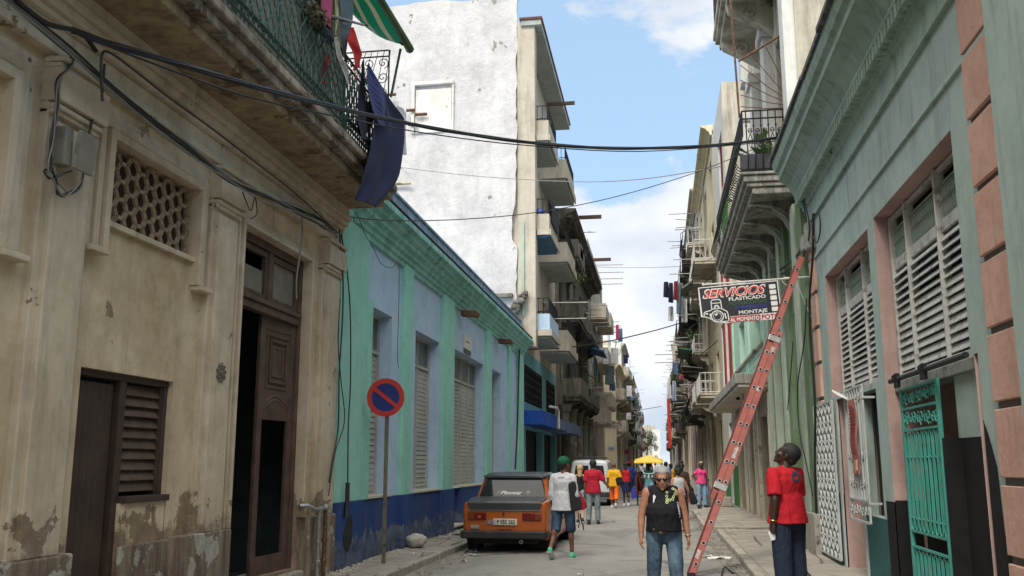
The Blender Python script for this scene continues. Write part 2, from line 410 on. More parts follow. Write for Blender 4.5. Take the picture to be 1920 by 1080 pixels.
def kerb(side, x, yy, name):
    m = MB(); y = yy[0]; r = random.Random(5 + side)
    while y < yy[1]:
        ln = r.uniform(.9, 1.5) * (1 if y < 60 else 4); dx = r.uniform(-.015, .015); dz = r.uniform(-.01, .006)
        m.box(x + dx - (.0 if side > 0 else .15), x + dx + (.15 if side > 0 else 0), y, min(yy[1], y + ln - .012), -.05, .128 + dz); y += ln
    return tag(m.build(name, M_KERB, bevel=.025), kind='structure')
kerb(-1, KL, (-14, 84), 'kerb_left')
def walk(name, x0, x1, y0, y1, z, seed):
    m = sheet(x0, x1, y0, y1, z, 6, int((y1 - y0) / .7), .008, seed)
    n0 = len(m.v)
    m.quad((x0, y0, -.05), (x1, y0, -.05), (x1, y0, z), (x0, y0, z)); m.quad((x0, y1, -.05), (x1, y1, -.05), (x1, y1, z), (x0, y1, z))
    return tag(m.build(name, M_WALK, smooth=False), kind='structure')
walk('sidewalk_left', XL - .3, KL - .14, -14, 84, .12, 2)
walk('sidewalk_left', -9, -3.9 , 90, 300, .12, 2)
# right: the pavement steps: near slab, a raised older slab beyond
kerb(1, KR, (-14, 23.2), 'kerb_right'); kerb(1, KR - .25, (23.8, 33.0), 'kerb_right'); kerb(1, KR + .12, (33.2, 60), 'kerb_right')
walk('sidewalk_right', KR + .14, XR + .35, -14, 23.3, .12, 4); walk('sidewalk_right', KR - .12, XR + .3, 23.7, 33.0, .135, 5); walk('sidewalk_right', KR + .26, XR + .3, 33.1, 300, .12, 6)

# ================================================================= LEFT: BEIGE BUILDING
M_BEIGE = plaster('beige render', (.44, .34, .215), (.66, .55, .40), (.32, .25, .17), .63, grime=(.15, .11, .075), ga=.56, gs=.35, damp=(.16, .115, .085), dz=(1.0, 1.7), bump=.55, spots=.66)
M_BEIGE2 = plaster('pale beige mouldings', (.46, .385, .28), (.62, .54, .43), (.3, .24, .17), .635, grime=(.15, .115, .08), ga=.56, gs=.4, damp=(.2, .16, .12), dz=(1.0, 1.7), bump=.45, spots=.66)
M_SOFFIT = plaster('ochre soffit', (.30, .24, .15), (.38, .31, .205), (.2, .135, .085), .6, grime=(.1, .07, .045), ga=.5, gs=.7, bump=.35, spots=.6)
M_FASCIA = plaster('weathered slab edge', (.27, .225, .175), (.38, .33, .265), (.17, .115, .075), .6, grime=(.035, .03, .025), ga=.5, gs=.85, bump=.7, spots=.56)
M_WOOD = mat('dark brown wood', (.052, .033, .026), .6, var=.35, vs=3, bump=.3, bs=25, dirt=(.12, .08, .055), da=.62)
M_WOOD2 = mat('worn brown wood', (.085, .052, .038), .6, var=.4, vs=5, bump=.35, bs=20, dirt=(.2, .15, .1), da=.6)
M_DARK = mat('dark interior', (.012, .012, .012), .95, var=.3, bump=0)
M_IRON = mat('black iron', (.018, .018, .018), .55, metal=.3, var=.3, bump=.2, dirt=(.09, .04, .02), da=.62)
M_RUST = mat('rusty steel', (.13, .065, .035), .85, var=.4, vs=12, bump=.4, dirt=(.04, .025, .02), da=.5)
M_CABLE = mat('black cable', (.014, .014, .016), .5, var=.2, bump=0)
M_CABLEG = mat('grey cable', (.2, .2, .19), .6, var=.2, bump=0)
M_STEELG = mat('galvanised pipe', (.3, .3, .29), .45, metal=.6, var=.25, vs=9, bump=.2, dirt=(.12, .07, .04), da=.6)
M_DGLASS = glass('dark window glass')
B = thing('beige_building', (XL, 13.35, .12), 'beige peeling colonial house at left under a deep balcony, with dark doorway and honeycomb grille', 'building')
YB0, YB1 = -12, 13.35
holes = [(7.2, 8.74, .12, 2.46), (7.3, 8.92, 3.78, 4.5), (10.0, 12.15, .3, 4.42), (3.2, 5.6, .12, 4.3), (-2, .4, .12, 4.3)]
m = MB(); holed(m, -1, YB0, YB1, .0, 5.5, holes); reveals(m, -1, [holes[0]], .22); reveals(m, -1, [holes[1]], .12); reveals(m, -1, holes[2:], .16)
m.quad((XL, YB0, 5.5), (XL, YB1, 5.5), (XL, YB1, 13.5), (XL, YB0, 13.5)); shell(m, -1, YB0, YB1, 0, 13.5, 8)
m.build('wall', M_BEIGE, B)
# plinth
m = MB()
for (a, b) in ((YB0, -2.1), (.5, 3.0), (5.8, 7.12), (8.8, 9.96), (12.3, 13.35)): fbox(m, -1, a, b, 0, .95, -.01, .13)
fbox(m, -1, 7.95, 8.82, .12, .93, -.01, .02)
M_PLINTH = plaster('damp peeled plinth', (.24, .2, .15), (.33, .28, .21), (.5, .47, .4), .54, grime=(.1, .065, .05), ga=.45, gs=.8, bump=.9, scale=2)
m.build('plinth', M_PLINTH, B, bevel=.02)
def pilaster(y0, y1, name='pilaster', cap=True):
    m = MB(); w_ = y1 - y0
    fbox(m, -1, y0, y1, .93, 4.9, -.02, .07); fbox(m, -1, y0 + .13 * w_, y1 - .13 * w_, .95, 4.35, .06, .12)
    if cap:
        for i, (z, d, e) in enumerate(((4.40, .12, .0), (4.44, .15, .03), (4.5, .18, .05), (4.78, .15, .02), (4.83, .19, .05))):
            fbox(m, -1, y0 - e * .3, y1 + e * .3, z, z + (.28 if i == 2 else .045), -.015, d)
    return m.build(name, M_BEIGE2, B, bevel=.012)
pilaster(6.38, 7.02); pilaster(9.2, 9.82); pilaster(12.62, 13.33); pilaster(1.2, 2.2)
# architrave mouldings stepping out under the slab
m = MB()
for (z0, z1, d) in ((4.9, 4.98, .1), (4.98, 5.16, .06), (5.16, 5.22, .12), (5.22, 5.3, .17), (5.3, 5.37, .22), (5.37, 5.5, .19)):
    fbox(m, -1, YB0, YB1 + (.02 if d > .11 else 0), z0, z1, -.02, d)
m.build('architrave', M_BEIGE2, B, bevel=.01)
def surround(y0, y1, z0, z1, w_, drop=0., ears=0.):
    m = MB()
    for i, (o, d) in enumerate(((0, .035), (w_ * .33, .065), (w_ * .7, .1))):
        a = w_ - o
        # outer ring pieces: each step narrower and prouder
        yi0, yi1, zi = y0 - a, y1 + a, z1 + a
        ww = w_ * .3
        fbox(m, -1, yi0, yi0 + ww, z0 - drop, zi, -.01, d - i * .0); fbox(m, -1, yi1 - ww, yi1, z0 - drop, zi, -.01, d); fbox(m, -1, yi0 + ww, yi1 - ww, zi - ww, zi, -.01, d - .002)
    if ears: 
        fbox(m, -1, y0 - w_ - .02, y0 - .02, z0 - drop - .05, z0 - drop, -.01, .13); fbox(m, -1, y1 + .02, y1 + w_ + .02, z0 - drop - .05, z0 - drop, -.01, .13)
    return m
surround(7.3, 8.92, 3.78, 4.5, .26, .3, 1).build('window_surround', M_BEIGE2, B, bevel=.008)
surround(5.0, 5.95, 3.3, 4.5, .3, .1, 1).build('window_surround', M_BEIGE2, B, bevel=.008)
surround(10.0, 12.15, .95, 4.42, .16).build('door_surround', M_BEIGE2, B, bevel=.008)
m = MB(); fbox(m, -1, 7.24, 8.98, 3.72, 3.775, -.01, .05); m.build('window_sill', M_BEIGE2, B, bevel=.006)
# honeycomb grille: one net of hexagon cells
m = MB(); ya, yb, za, zb = 7.3, 8.92, 3.78, 4.5; rx = .098; nx = 10
stp = (yb - ya) / nx; hh = .17
for i in range(nx + 1):
    for j in range(-1, 6):
        cy = ya + i * stp; cz = za + j * hh + (hh / 2 if i % 2 else 0)
        for k in range(6):
            a0, a1 = math.pi / 3 * k, math.pi / 3 * (k + 1)
            p = [(cy + stp * .56 * math.cos(a), cz + hh * .52 * math.sin(a)) for a in (a0, a1)]
            if any(not (ya - .01 <= u[0] <= yb + .01 and za - .01 <= u[1] <= zb + .01) for u in p): continue
            q0, q1 = Vector((XL - .03, *p[0])), Vector((XL - .03, *p[1])); t_ = (q1 - q0).normalized(); nrm = Vector((0, -t_.z, t_.y))
            m.obox((q0 + q1) / 2, (q1 - q0) / 2 * 1.1, nrm * .008, (.014, 0, 0))
M_GRILLE = mat('ochre concrete grille', (.31, .24, .16), .9, var=.25, vs=9, bump=.4, dirt=(.14, .1, .07), da=.55)
g = m.build('honeycomb_grille', M_GRILLE, B)
m = MB(); fbox(m, -1, 7.3, 8.92, 3.78, 4.5, -.13, -.12); m.build('window_backing', mat('dull red boarding', (.075, .03, .022), .9), B)
# small door + louvred shutter
m = MB(); y = 7.24
while y < 7.86: 
    fbox(m, -1, y, y + .1, .12, 2.36, -.15 + rnd.uniform(0, .006), -.1); y += .104
d = m.build('plank_door', M_WOOD, B, bevel=.004)
m = MB()
fbox(m, -1, 7.2, 7.25, .12, 2.45, -.16, -.06); fbox(m, -1, 7.9, 7.98, .12, 2.4, -.17, -.055); fbox(m, -1, 7.25, 8.74, 2.4, 2.46, -.17, -.05); fbox(m, -1, 8.68, 8.74, 1.36, 2.4, -.17, -.055); fbox(m, -1, 7.98, 8.74, 1.3, 1.36, -.17, .04)
fr = m.build('door_frame', M_WOOD, B, bevel=.006)
m = MB(); louvers(m, -1, 8.03, 8.64, 1.4, 2.38, 10, -.11, .5, .014); s_ = m.build('louvred_shutter', M_WOOD2, B)
m = MB(); fbox(m, -1, 7.98, 8.03, 1.36, 2.4, -.16, -.075); fbox(m, -1, 8.64, 8.68, 1.36, 2.4, -.16, -.075); m.build('shutter_frame', M_WOOD, s_)
m = MB(); fbox(m, -1, 7.98, 8.72, .12, 1.3, -.2, -.0); m.build('wall_infill', M_BEIGE, B)
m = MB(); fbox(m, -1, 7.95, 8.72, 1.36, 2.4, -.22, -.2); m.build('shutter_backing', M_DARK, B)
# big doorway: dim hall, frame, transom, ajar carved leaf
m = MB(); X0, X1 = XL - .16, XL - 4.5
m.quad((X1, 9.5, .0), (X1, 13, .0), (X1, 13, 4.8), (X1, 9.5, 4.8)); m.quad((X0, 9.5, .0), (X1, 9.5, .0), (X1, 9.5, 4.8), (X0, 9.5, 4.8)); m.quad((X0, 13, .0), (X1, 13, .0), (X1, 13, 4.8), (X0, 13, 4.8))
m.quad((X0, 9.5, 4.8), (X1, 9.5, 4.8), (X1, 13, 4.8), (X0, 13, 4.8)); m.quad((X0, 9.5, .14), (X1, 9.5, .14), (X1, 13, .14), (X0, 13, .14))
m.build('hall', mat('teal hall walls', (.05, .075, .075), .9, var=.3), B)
m = MB(); fbox(m, -1, 9.98, 12.2, .0, .27, -.5, .12); m.build('doorstep', M_KERB, B, bevel=.02)
m = MB()
fbox(m, -1, 10.0, 10.07, .28, 4.42, -.15, -.05); fbox(m, -1, 12.06, 12.15, .28, 4.42, -.15, -.04); fbox(m, -1, 10.07, 12.06, 4.32, 4.42, -.15, -.05)
fbox(m, -1, 10.07, 12.06, 3.5, 3.6, -.15, -.03); fbox(m, -1, 10.07, 12.06, 3.6, 3.66, -.15, .0); fbox(m, -1, 11.05, 11.17, 3.66, 4.32, -.14, -.06)
fr = m.build('door_frame', M_WOOD2, B, bevel=.01)
m = MB()
for (a, b) in ((10.07, 11.05), (11.17, 12.06)):
    fbox(m, -1, a, a + .07, 3.68, 4.3, -.14, -.08); fbox(m, -1, b - .07, b, 3.68, 4.3, -.14, -.08); fbox(m, -1, a + .07, b - .07, 3.68, 3.75, -.14, -.08); fbox(m, -1, a + .07, b - .07, 4.23, 4.3, -.14, -.08)
m.build('transom', M_WOOD2, fr)
m = MB(); fbox(m, -1, 11.24, 11.99, 3.75, 4.23, -.13, -.12); fbox(m, -1, 10.14, 10.98, 3.75, 4.05, -.13, -.12); m.build('transom_board', mat('dusty board', (.2, .18, .15), .9), fr)
# right-hand leaf, hinged at the far jamb, swung inwards a little; carved top panel, its lower glass gone
leaf = MB(); W = .96
def lb(y0, y1, z0, z1, x0, x1): leaf.box(x0, x1, -y1, -y0, z0, z1)
lb(0, .12, 0, 3.2, -.025, .025); lb(W - .12, W, 0, 3.2, -.025, .025); lb(.12, W - .12, 3.05, 3.2, -.025, .025); lb(.12, W - .12, 0, .22, -.025, .025); lb(.12, W - .12, 2.0, 3.05, -.015, .015)
for (e, dd) in ((.05, .03), (.12, .045), (.2, .03)):
    a0, a1, z0, z1 = .12 + e, W - .12 - e, 2.25 + e, 3.05 - e
    lb(a0, a0 + .035, z0, z1, -dd, dd); lb(a1 - .035, a1, z0, z1, -dd, dd); lb(a0 + .035, a1 - .035, z1 - .035, z1, -dd, dd); lb(a0 + .035, a1 - .035, z0, z0 + .035, -dd, dd)
cur = [(0, -(W * t), 2.0 - .0 + .16 * math.sin(math.pi * t) ** 2) for t in [i / 16 for i in range(17)]]
for off in (0, .05): leaf.tube([(0, c[1], c[2] + off) for c in cur[1:-1]], .028, 6)
for t in range(1, 16): leaf.box(-.016, .016, cur[t][1] - .031, cur[t][1] + .031, 1.9, cur[t][2])
leaf.xf(Matrix.Translation((XL - .1, 12.05, .3)) @ Matrix.Rotation(R(-4), 4, 'Z'))
leaf.build('carved_door', M_WOOD2, fr, bevel=.006)
leaf = MB(); lb(0, .1, 0, 3.2, -.025, .025); lb(.1, .9, 1.6, 3.2, -.02, .02); lb(.1, .9, 0, .5, -.02, .02)
leaf.xf(Matrix.Translation((XL - .2, 10.3, .3)) @ Matrix.Rotation(R(-88), 4, 'Z'))
leaf.build('carved_door', M_WOOD, fr)
# little rosette on the pilaster
m = MB(); c = Vector((XL + .13, 9.5, 2.62))
for k in range(9): a = k * 2 * math.pi / 9; m.tube(scroll(c + Vector((0, .07 * math.cos(a), .07 * math.sin(a))), (0, 1, 0), (0, 0, 1), .035, 1, 8, a), .011, 5)
m.ball(c, (.02, .035, .035)); m.build('rosette', mat('grey iron rosette', (.16, .14, .11), .8), B)
# balcony slab with stepped edge (soffit slopes slightly up outwards)
OX = .86
m = MB()
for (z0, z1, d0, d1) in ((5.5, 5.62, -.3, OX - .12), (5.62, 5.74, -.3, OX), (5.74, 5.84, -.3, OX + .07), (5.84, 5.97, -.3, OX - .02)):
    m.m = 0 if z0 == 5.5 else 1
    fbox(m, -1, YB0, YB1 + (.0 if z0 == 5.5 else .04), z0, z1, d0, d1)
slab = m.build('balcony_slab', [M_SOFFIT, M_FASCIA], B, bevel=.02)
# railing: rails, uprights, diagonal lattice, scrolls
M_RAILG = mat('dark green ironwork', (.03, .085, .065), .5, var=.3, bump=.1, dirt=(.07, .09, .07), da=.6)
m = MB(); XO = XL + OX - .03; y0, y1 = 2.5, 13.3; z0, z1 = 6.03, 6.98
for z in (z0, z0 + .12, z1 - .12, z1): m.bar((XO, y0, z), (XO, y1, z), .017, 6)
for z in (z0 + .05, z0 - .04): m.bar((XO + .03, y0, z), (XO + .03, y1, z), .012, 4)
rail = m.build('balcony_railing', M_RAILG, B)
m = MB(); y = y0
while y <= y1 + .01:
    m.bar((XO, y, z0 - .06), (XO, y, z1), .014, 5); y += 1.08
m.bar((XO, y1, 5.95), (XO, y1, z1 + .05), .022, 6); m.build('rail_post', M_RAILG, rail)
m = MB(); h = z1 - z0 - .24; y = y0 - h; st = .2
while y < y1:
    for sg in (1, -1):
        a = Vector((XO + .006 * sg, y, z0 + .12 if sg > 0 else z1 - .12)); b_ = Vector((XO + .006 * sg, y + h * .8, z1 - .12 if sg > 0 else z0 + .12))
        if a.y < y0: a = a.lerp(b_, (y0 - a.y) / (b_.y - a.y))
        if b_.y > y1: b_ = a.lerp(b_, (y1 - a.y) / (b_.y - a.y))
        if b_.y > a.y + .01: m.obox((a + b_) / 2, (b_ - a) / 2, Vector((0, -(b_ - a).z, (b_ - a).y)).normalized() * .012, (.005, 0, 0))
    y += st
lat = m.build('lattice', M_RAILG, rail)
m = MB(); y = y0 + .08
while y < y1:
    for zc in (z0 + .06, z1 - .06): m.tube(scroll((XO + .01, y, zc), (0, 1, 0), (0, 0, 1), .05, 1.3, 9, rnd.random() * 6), .006, 4)
    y += .125
m.build('scrollwork', M_RAILG, rail)
m = MB(); M_SCR = mat('pale inner bars', (.25, .29, .25), .7, var=.3); y = y0
while y < y1: m.obox((XO - .1, y, (z0 + z1) / 2), (.004, 0, 0), (0, .022, 0), (0, 0, .44)); y += .095
m.build('inner_bars', M_SCR, rail)
# return end of the railing with scrolls
m = MB(); YE = y1
for z in (z0, z1 - .12, z1): m.bar((XL, YE, z), (XO, YE, z), .015, 5)
for i in range(5):
    x = XL + .08 + i * .17; m.bar((x, YE, z0), (x, YE, z1), .01, 4)
    for zc in (6.25, 6.5, 6.75): m.tube(scroll((x + .085, YE, zc), (1, 0, 0), (0, 0, 1), .075, 1.4, 12, i), .007, 4)
m.build('railing_end', M_RAILG, rail)
# upper-floor door seen behind the railing, end return of wall
m = MB()
for a in (6, 9.4, 12.1): fbox(m, -1, a - .55, a + .55, 5.97, 8.6, -.02, .05)
m.build('balcony_door', M_WOOD, B)

# ================================================================= LEFT: BLUE AND GREEN BUILDING
M_LBLUE = plaster('light blue paint', (.38, .51, .66), (.44, .57, .71), (.35, .4, .46), .72, grime=(.14, .2, .28), ga=.62, gs=.3, bump=.15, spots=.76)
M_LGREEN = plaster('turquoise green paint', (.26, .55, .46), (.31, .6, .51), (.4, .45, .4), .72, grime=(.07, .2, .17), ga=.6, gs=.35, bump=.15, spots=.74)
M_NAVY = plaster('navy dado paint', (.022, .055, .18), (.03, .07, .215), (.2, .22, .26), .67, grime=(.1, .1, .11), ga=.55, gs=.4, damp=(.055, .065, .105), dz=(.5, .7), bump=.3, spots=.7)
M_SHUT = mat('bare aluminium slats', (.42, .415, .39), .55, metal=.25, var=.12, vs=.9, bump=.1, dirt=(.26, .25, .22), da=.6)
M_CREAMS = mat('cream sill', (.5, .47, .38), .8)
G = thing('blue_building', (XL, 23, .12), 'low light blue shop with turquoise pilasters, navy dado and grey slatted shutters', 'building')
Y0, Y1 = 13.36, 32.9
ho = [(15.06, 16.45, 1.08, 4.3), (18.15, 20.25, 1.08, 4.3), (21.42, 22.75, .2, 4.36), (22.75, 25.6, 1.08, 4.36), (26.95, 28.5, 1.08, 4.38)]
m = MB(); m.m = 0; holed(m, -1, Y0, Y1, 1.08, 6.5, ho)
reveals(m, -1, [h for i, h in enumerate(ho) if i not in (2, 3)], .38); reveals(m, -1, [(21.42, 25.6, 1.08, 4.36)], .38)
m.m = 1; fbox(m, -1, Y0, 21.42, 0, 1.08, -.4, .035); fbox(m, -1, 22.75, Y1, 0, 1.08, -.4, .035); fbox(m, -1, 21.42, 22.75, 0, .2, -.4, .02)
m.m = 0; shell(m, -1, Y0, Y1, 0, 6.3, 7.5)
m.build('wall', [M_LBLUE, M_NAVY], G)
m = MB(); fbox(m, -1, Y0, Y1 - .02, 6.02, 6.62, -.25, .02); m.prism([(XL - .27, 6.62), (XL + .05, 6.62), (XL + .05, 6.67), (XL - .27, 6.7)], 'y', Y0, Y1)
m.build('parapet', plaster('pale blue parapet', (.24, .36, .5), (.3, .43, .56), (.2, .22, .22), .66, grime=(.08, .09, .1), ga=.5, gs=.6), G)
def pil(y0, y1, d=.09, base=True, z1=5.42):
    m = MB(); m.m = 0; fbox(m, -1, y0, y1, 1.08, z1, -.01, d); m.m = 1
    fbox(m, -1, y0 - .0, y1 + .0, 0, 1.08, -.01, d + .035); return m.build('pilaster', [M_LGREEN, M_NAVY], G, bevel=.008)
pil(13.36, 14.72); pil(17.0, 17.62); pil(20.3, 21.38, .1); pil(25.72, 26.4); pil(29.7, 30.2, .07); pil(31.6, 32.9, .09)
m = MB(); fbox(m, -1, 14.72, 15.02, 1.08, 4.35, -.01, .088); m.build('pilaster_foot', M_LGREEN, G, bevel=.008)
m = MB(); prof = [(-.02, 5.36), (.06, 5.36), (.06, 5.44), (.11, 5.46), (.11, 5.53), (.17, 5.56), (.17, 5.63), (.25, 5.67), (.25, 5.74), (.33, 5.78), (.33, 5.85), (.42, 5.89), (.42, 6.0), (-.02, 6.04)]
m.prism([(XL + a, b) for a, b in prof], 'y', 14.0, Y1 + .15)
m.prism([(XL + a * .25, b) for a, b in prof], 'y', Y0, 14.0)
m.build('cornice', plaster('turquoise cornice paint', (.25, .52, .45), (.3, .57, .5), (.3, .34, .3), .7, grime=(.03, .1, .08), ga=.52, gs=.6, bump=.25), G, bevel=.012)
m = MB(); fbox(m, -1, 14.02, Y1, 6.035, 6.06, .0, .42); m.build('cornice_cap', mat('soot-black capping', (.03, .03, .03), .95), G)
def sh_window(y0, y1, z0, z1, zt, n, cols, parent=G, door=False):
    fr = MB(); d = -.27
    for y in [y0, y1 - .05] + [y0 + (y1 - y0) * k / cols - .02 for k in range(1, cols)]: fbox(fr, -1, y, y + .045, z0, z1, d - .04, d + .045)
    fbox(fr, -1, y0 + .045, y1 - .05, z0, z0 + .05, d - .03, d + .05); fbox(fr, -1, y0 + .045, y1 - .05, z1 - .05, z1, d - .03, d + .04); fbox(fr, -1, y0 + .045, y1 - .05, zt - .03, zt + .03, d - .03, d + .045)
    w_ = fr.build('shutter', M_SHUT, parent); s = MB()
    r = random.Random(int(y0 * 10))
    for k in range(cols):
        a = y0 + (y1 - y0) * k / cols + .03; b = y0 + (y1 - y0) * (k + 1) / cols - .03
        grp = r.random()
        louvers(s, -1, a, b, z0 + .06, zt - .04, n, d, .2, .006, bulge=lambda i, n_: (.85 if math.sin(i * .21 + grp * 7) > .35 else .42), lf=.84)
    s.build('slats', M_SHUT, w_)
    if z1 - zt > .15:
        p = MB(); fbox(p, -1, y0 + .05, y1 - .05, zt + .03, z1 - .05, d - .01, d); p.build('pane', mat('dusty glass', (.1, .11, .11), .35), w_)
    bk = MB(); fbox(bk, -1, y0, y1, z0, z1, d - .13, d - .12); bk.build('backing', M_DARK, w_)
    return w_
sh_window(15.06, 16.45, 1.1, 4.3, 3.62, 24, 1); sh_window(18.15, 20.25, 1.1, 4.3, 3.68, 26, 2); sh_window(22.75, 25.6, 1.1, 4.36, 3.72, 26, 3); sh_window(26.95, 28.5, 1.1, 4.38, 3.85, 26, 1)
fr = sh_window(21.42, 22.75, .22, 4.36, 3.6, 32, 1); fr.name = 'shutter_door'
m = MB()
for (a, b) in ((15.06, 16.45), (18.1, 20.3), (22.75, 25.6), (26.95, 28.5)): fbox(m, -1, a - .02, b, 1.08, 1.115, -.36, .06)
fbox(m, -1, 21.45, 22.8, .2, .24, -.3, .1); m.build('sill', M_CREAMS, G)
for i, (y, z) in enumerate(((22.2, 5.2), (27.6, 5.2))):
    m = MB(); m.prism([(XL + .08, z), (XL + .5, z - .03), (XL + .52, z + .07), (XL + .45, z + .12), (XL + .08, z + .14)], 'y', y - .11, y + .11)
    l_ = m.build('wall_lamp', M_RUST, G, bevel=.012)
m = MB(); fbox(m, -1, 22.8, 23.75, 4.5, 4.86, .0, .03); pq = m.build('plaque', mat('white enamel plaque', (.6, .6, .56), .5), G, bevel=.004)
m = MB()
for k in range(7): fbox(m, -1, 23.02 + k * .06, 23.05 + k * .06, 4.66 + .015 * (k % 2), 4.71, .029, .034)
m.build('plaque_lettering', mat('grey lettering', (.12, .13, .12), .7), pq)
m = MB(); fbox(m, -1, 22.85, 23.7, 4.39, 4.5, .0, .02); m.build('plaque_grille', mat('dark green plate', (.05, .1, .09), .6), G)
# ================================================================= RIGHT: TEAL SHOP
M_TEAL = plaster('grey-teal paint', (.33, .425, .395), (.40, .49, .455), (.46, .48, .44), .64, grime=(.17, .17, .14), ga=.56, gs=.5, bump=.25, spots=.72)
M_TEALC = plaster('green cornice paint', (.27, .37, .31), (.33, .43, .37), (.12, .13, .11), .66, grime=(.09, .1, .08), ga=.55, gs=.55, bump=.3, spots=.74)
M_PINKW = plaster('faded pink paint', (.40, .27, .25), (.48, .34, .31), (.27, .36, .32), .655, grime=(.2, .13, .12), ga=.58, gs=.45, bump=.25, spots=.76)
M_QUOIN = plaster('salmon quoin paint', (.52, .31, .245), (.6, .38, .31), (.35, .3, .25), .66, grime=(.2, .13, .1), ga=.6, gs=.5, bump=.5, spots=.72, scale=2)
M_BLACKP = plaster('black bitumen dado', (.012, .012, .013), (.02, .019, .02), (.2, .2, .18), .76, grime=(.03, .03, .03), bump=.2)
M_DTEAL = plaster('dark teal dado', (.035, .11, .115), (.05, .14, .14), (.2, .24, .22), .72, grime=(.03, .07, .07), bump=.2)
M_SLAT = mat('grey-white painted slats', (.48, .48, .46), .6, var=.15, bump=.15, dirt=(.2, .19, .17), da=.54)
M_SLATF = mat('teal painted window frame', (.27, .34, .31), .7, var=.12)
M_WIRON = mat('white painted ironwork', (.42, .44, .43), .5, var=.15, bump=.15, dirt=(.25, .2, .16), da=.64)
M_GIRON = mat('sea green painted ironwork', (.06, .3, .25), .5, var=.2, bump=.15, dirt=(.14, .16, .13), da=.63)
T = thing('teal_shop', (XR, 12, .12), 'grey-teal shop at right with salmon quoins, dentil cornice and slatted windows in pink recesses', 'building')
Y0, Y1 = -12, 17.0
W2 = (8.78, 12.0, 2.6, 4.7); W1 = (12.38, 15.6, 2.68, 4.66); D2 = (8.6, 12.0, .1, 2.6); D1 = (13.7, 15.15, .1, 2.62); V1 = (12.55, 13.55, .97, 2.6)
W3 = (3.4, 6.2, .1, 4.7)
hs = [W2, W1, D2, D1, V1, W3]
m = MB(); m.m = 0; holed(m, 1, Y0, Y1, 0, 8.2, hs); m.m = 1; reveals(m, 1, [W1, W3, D1, (8.7, 12.0, .1, 4.7)], .34); m.m = 0; reveals(m, 1, [V1], .15)
m.m = 0; shell(m, 1, Y0, Y1, 0, 8.2, 8); m.build('wall', [M_TEAL, M_PINKW], T)
def qcol(y0, y1, n, z0, z1):
    m = MB(); h = (z1 - z0) / n
    for i in range(n): m.prism([(y0, z0 + i * h + .035), (y1, z0 + i * h + .035), (y1, z0 + (i + 1) * h - .03), (y0, z0 + (i + 1) * h - .03)], 'x', XR + .01, XR - .045)
    q = m.build('quoin', M_QUOIN, T, bevel=.008)
    m = MB(); fbox(m, 1, y0 + .02, y1 - .02, z0, z1, -.01, .012); m.build('quoin_joints', mat('dark joints', (.12, .13, .11), .95), q)
qcol(7.62, 8.2, 9, .3, 5.75); qcol(16.35, 16.85, 9, .3, 5.75)
m = MB(); fbox(m, 1, 5.9, 7.42, 0, 5.75, -.01, .07); fbox(m, 1, 6.35, 7.28, 0, 5.75, .06, .16); m.build('pilaster', M_TEAL, T, bevel=.012)
# cornice: frieze fillet, cove, dentils, corona, gutter edge
m = MB(); prof = [(-.02, 5.8), (.05, 5.8), (.05, 5.87), (.03, 5.9), (.03, 6.12), (.07, 6.15), (.07, 6.2), (.1, 6.22), (.1, 6.36), (.2, 6.38), (.2, 6.44), (.24, 6.5), (.3, 6.62), (.42, 6.72), (.46, 6.74), (.46, 6.86), (.52, 6.9), (.55, 7.0), (.55, 7.1), (-.02, 7.16)]
m.prism([(XR - a, b) for a, b in prof], 'y', Y0, Y1 + .05); m.build('cornice', M_TEALC, T, bevel=.008)
m = MB(); y = 2.
while y < Y1: fbox(m, 1, y, y + .085, 6.225, 6.37, .095, .2); y += .15
m.build('dentils', M_TEALC, T)
m = MB(); y = -2
rr = random.Random(3)
while y < Y1: 
    l_ = rr.uniform(.8, 1.6); fbox(m, 1, y, min(y + l_, Y1 + .08), 7.09 + rr.uniform(-.01, .01), 7.17, .3, .6 + rr.uniform(-.015, .02)); y += l_ + .01
m.build('roof_edge', mat('soot-stained roof tiles', (.07, .075, .07), .95, var=.4, dirt=(.2, .22, .2)), T, bevel=.01)
m = MB(); fbox(m, 1, Y0, Y1, 5.12, 5.17, -.01, .03); m.build('string_course', M_TEAL, T, bevel=.008)
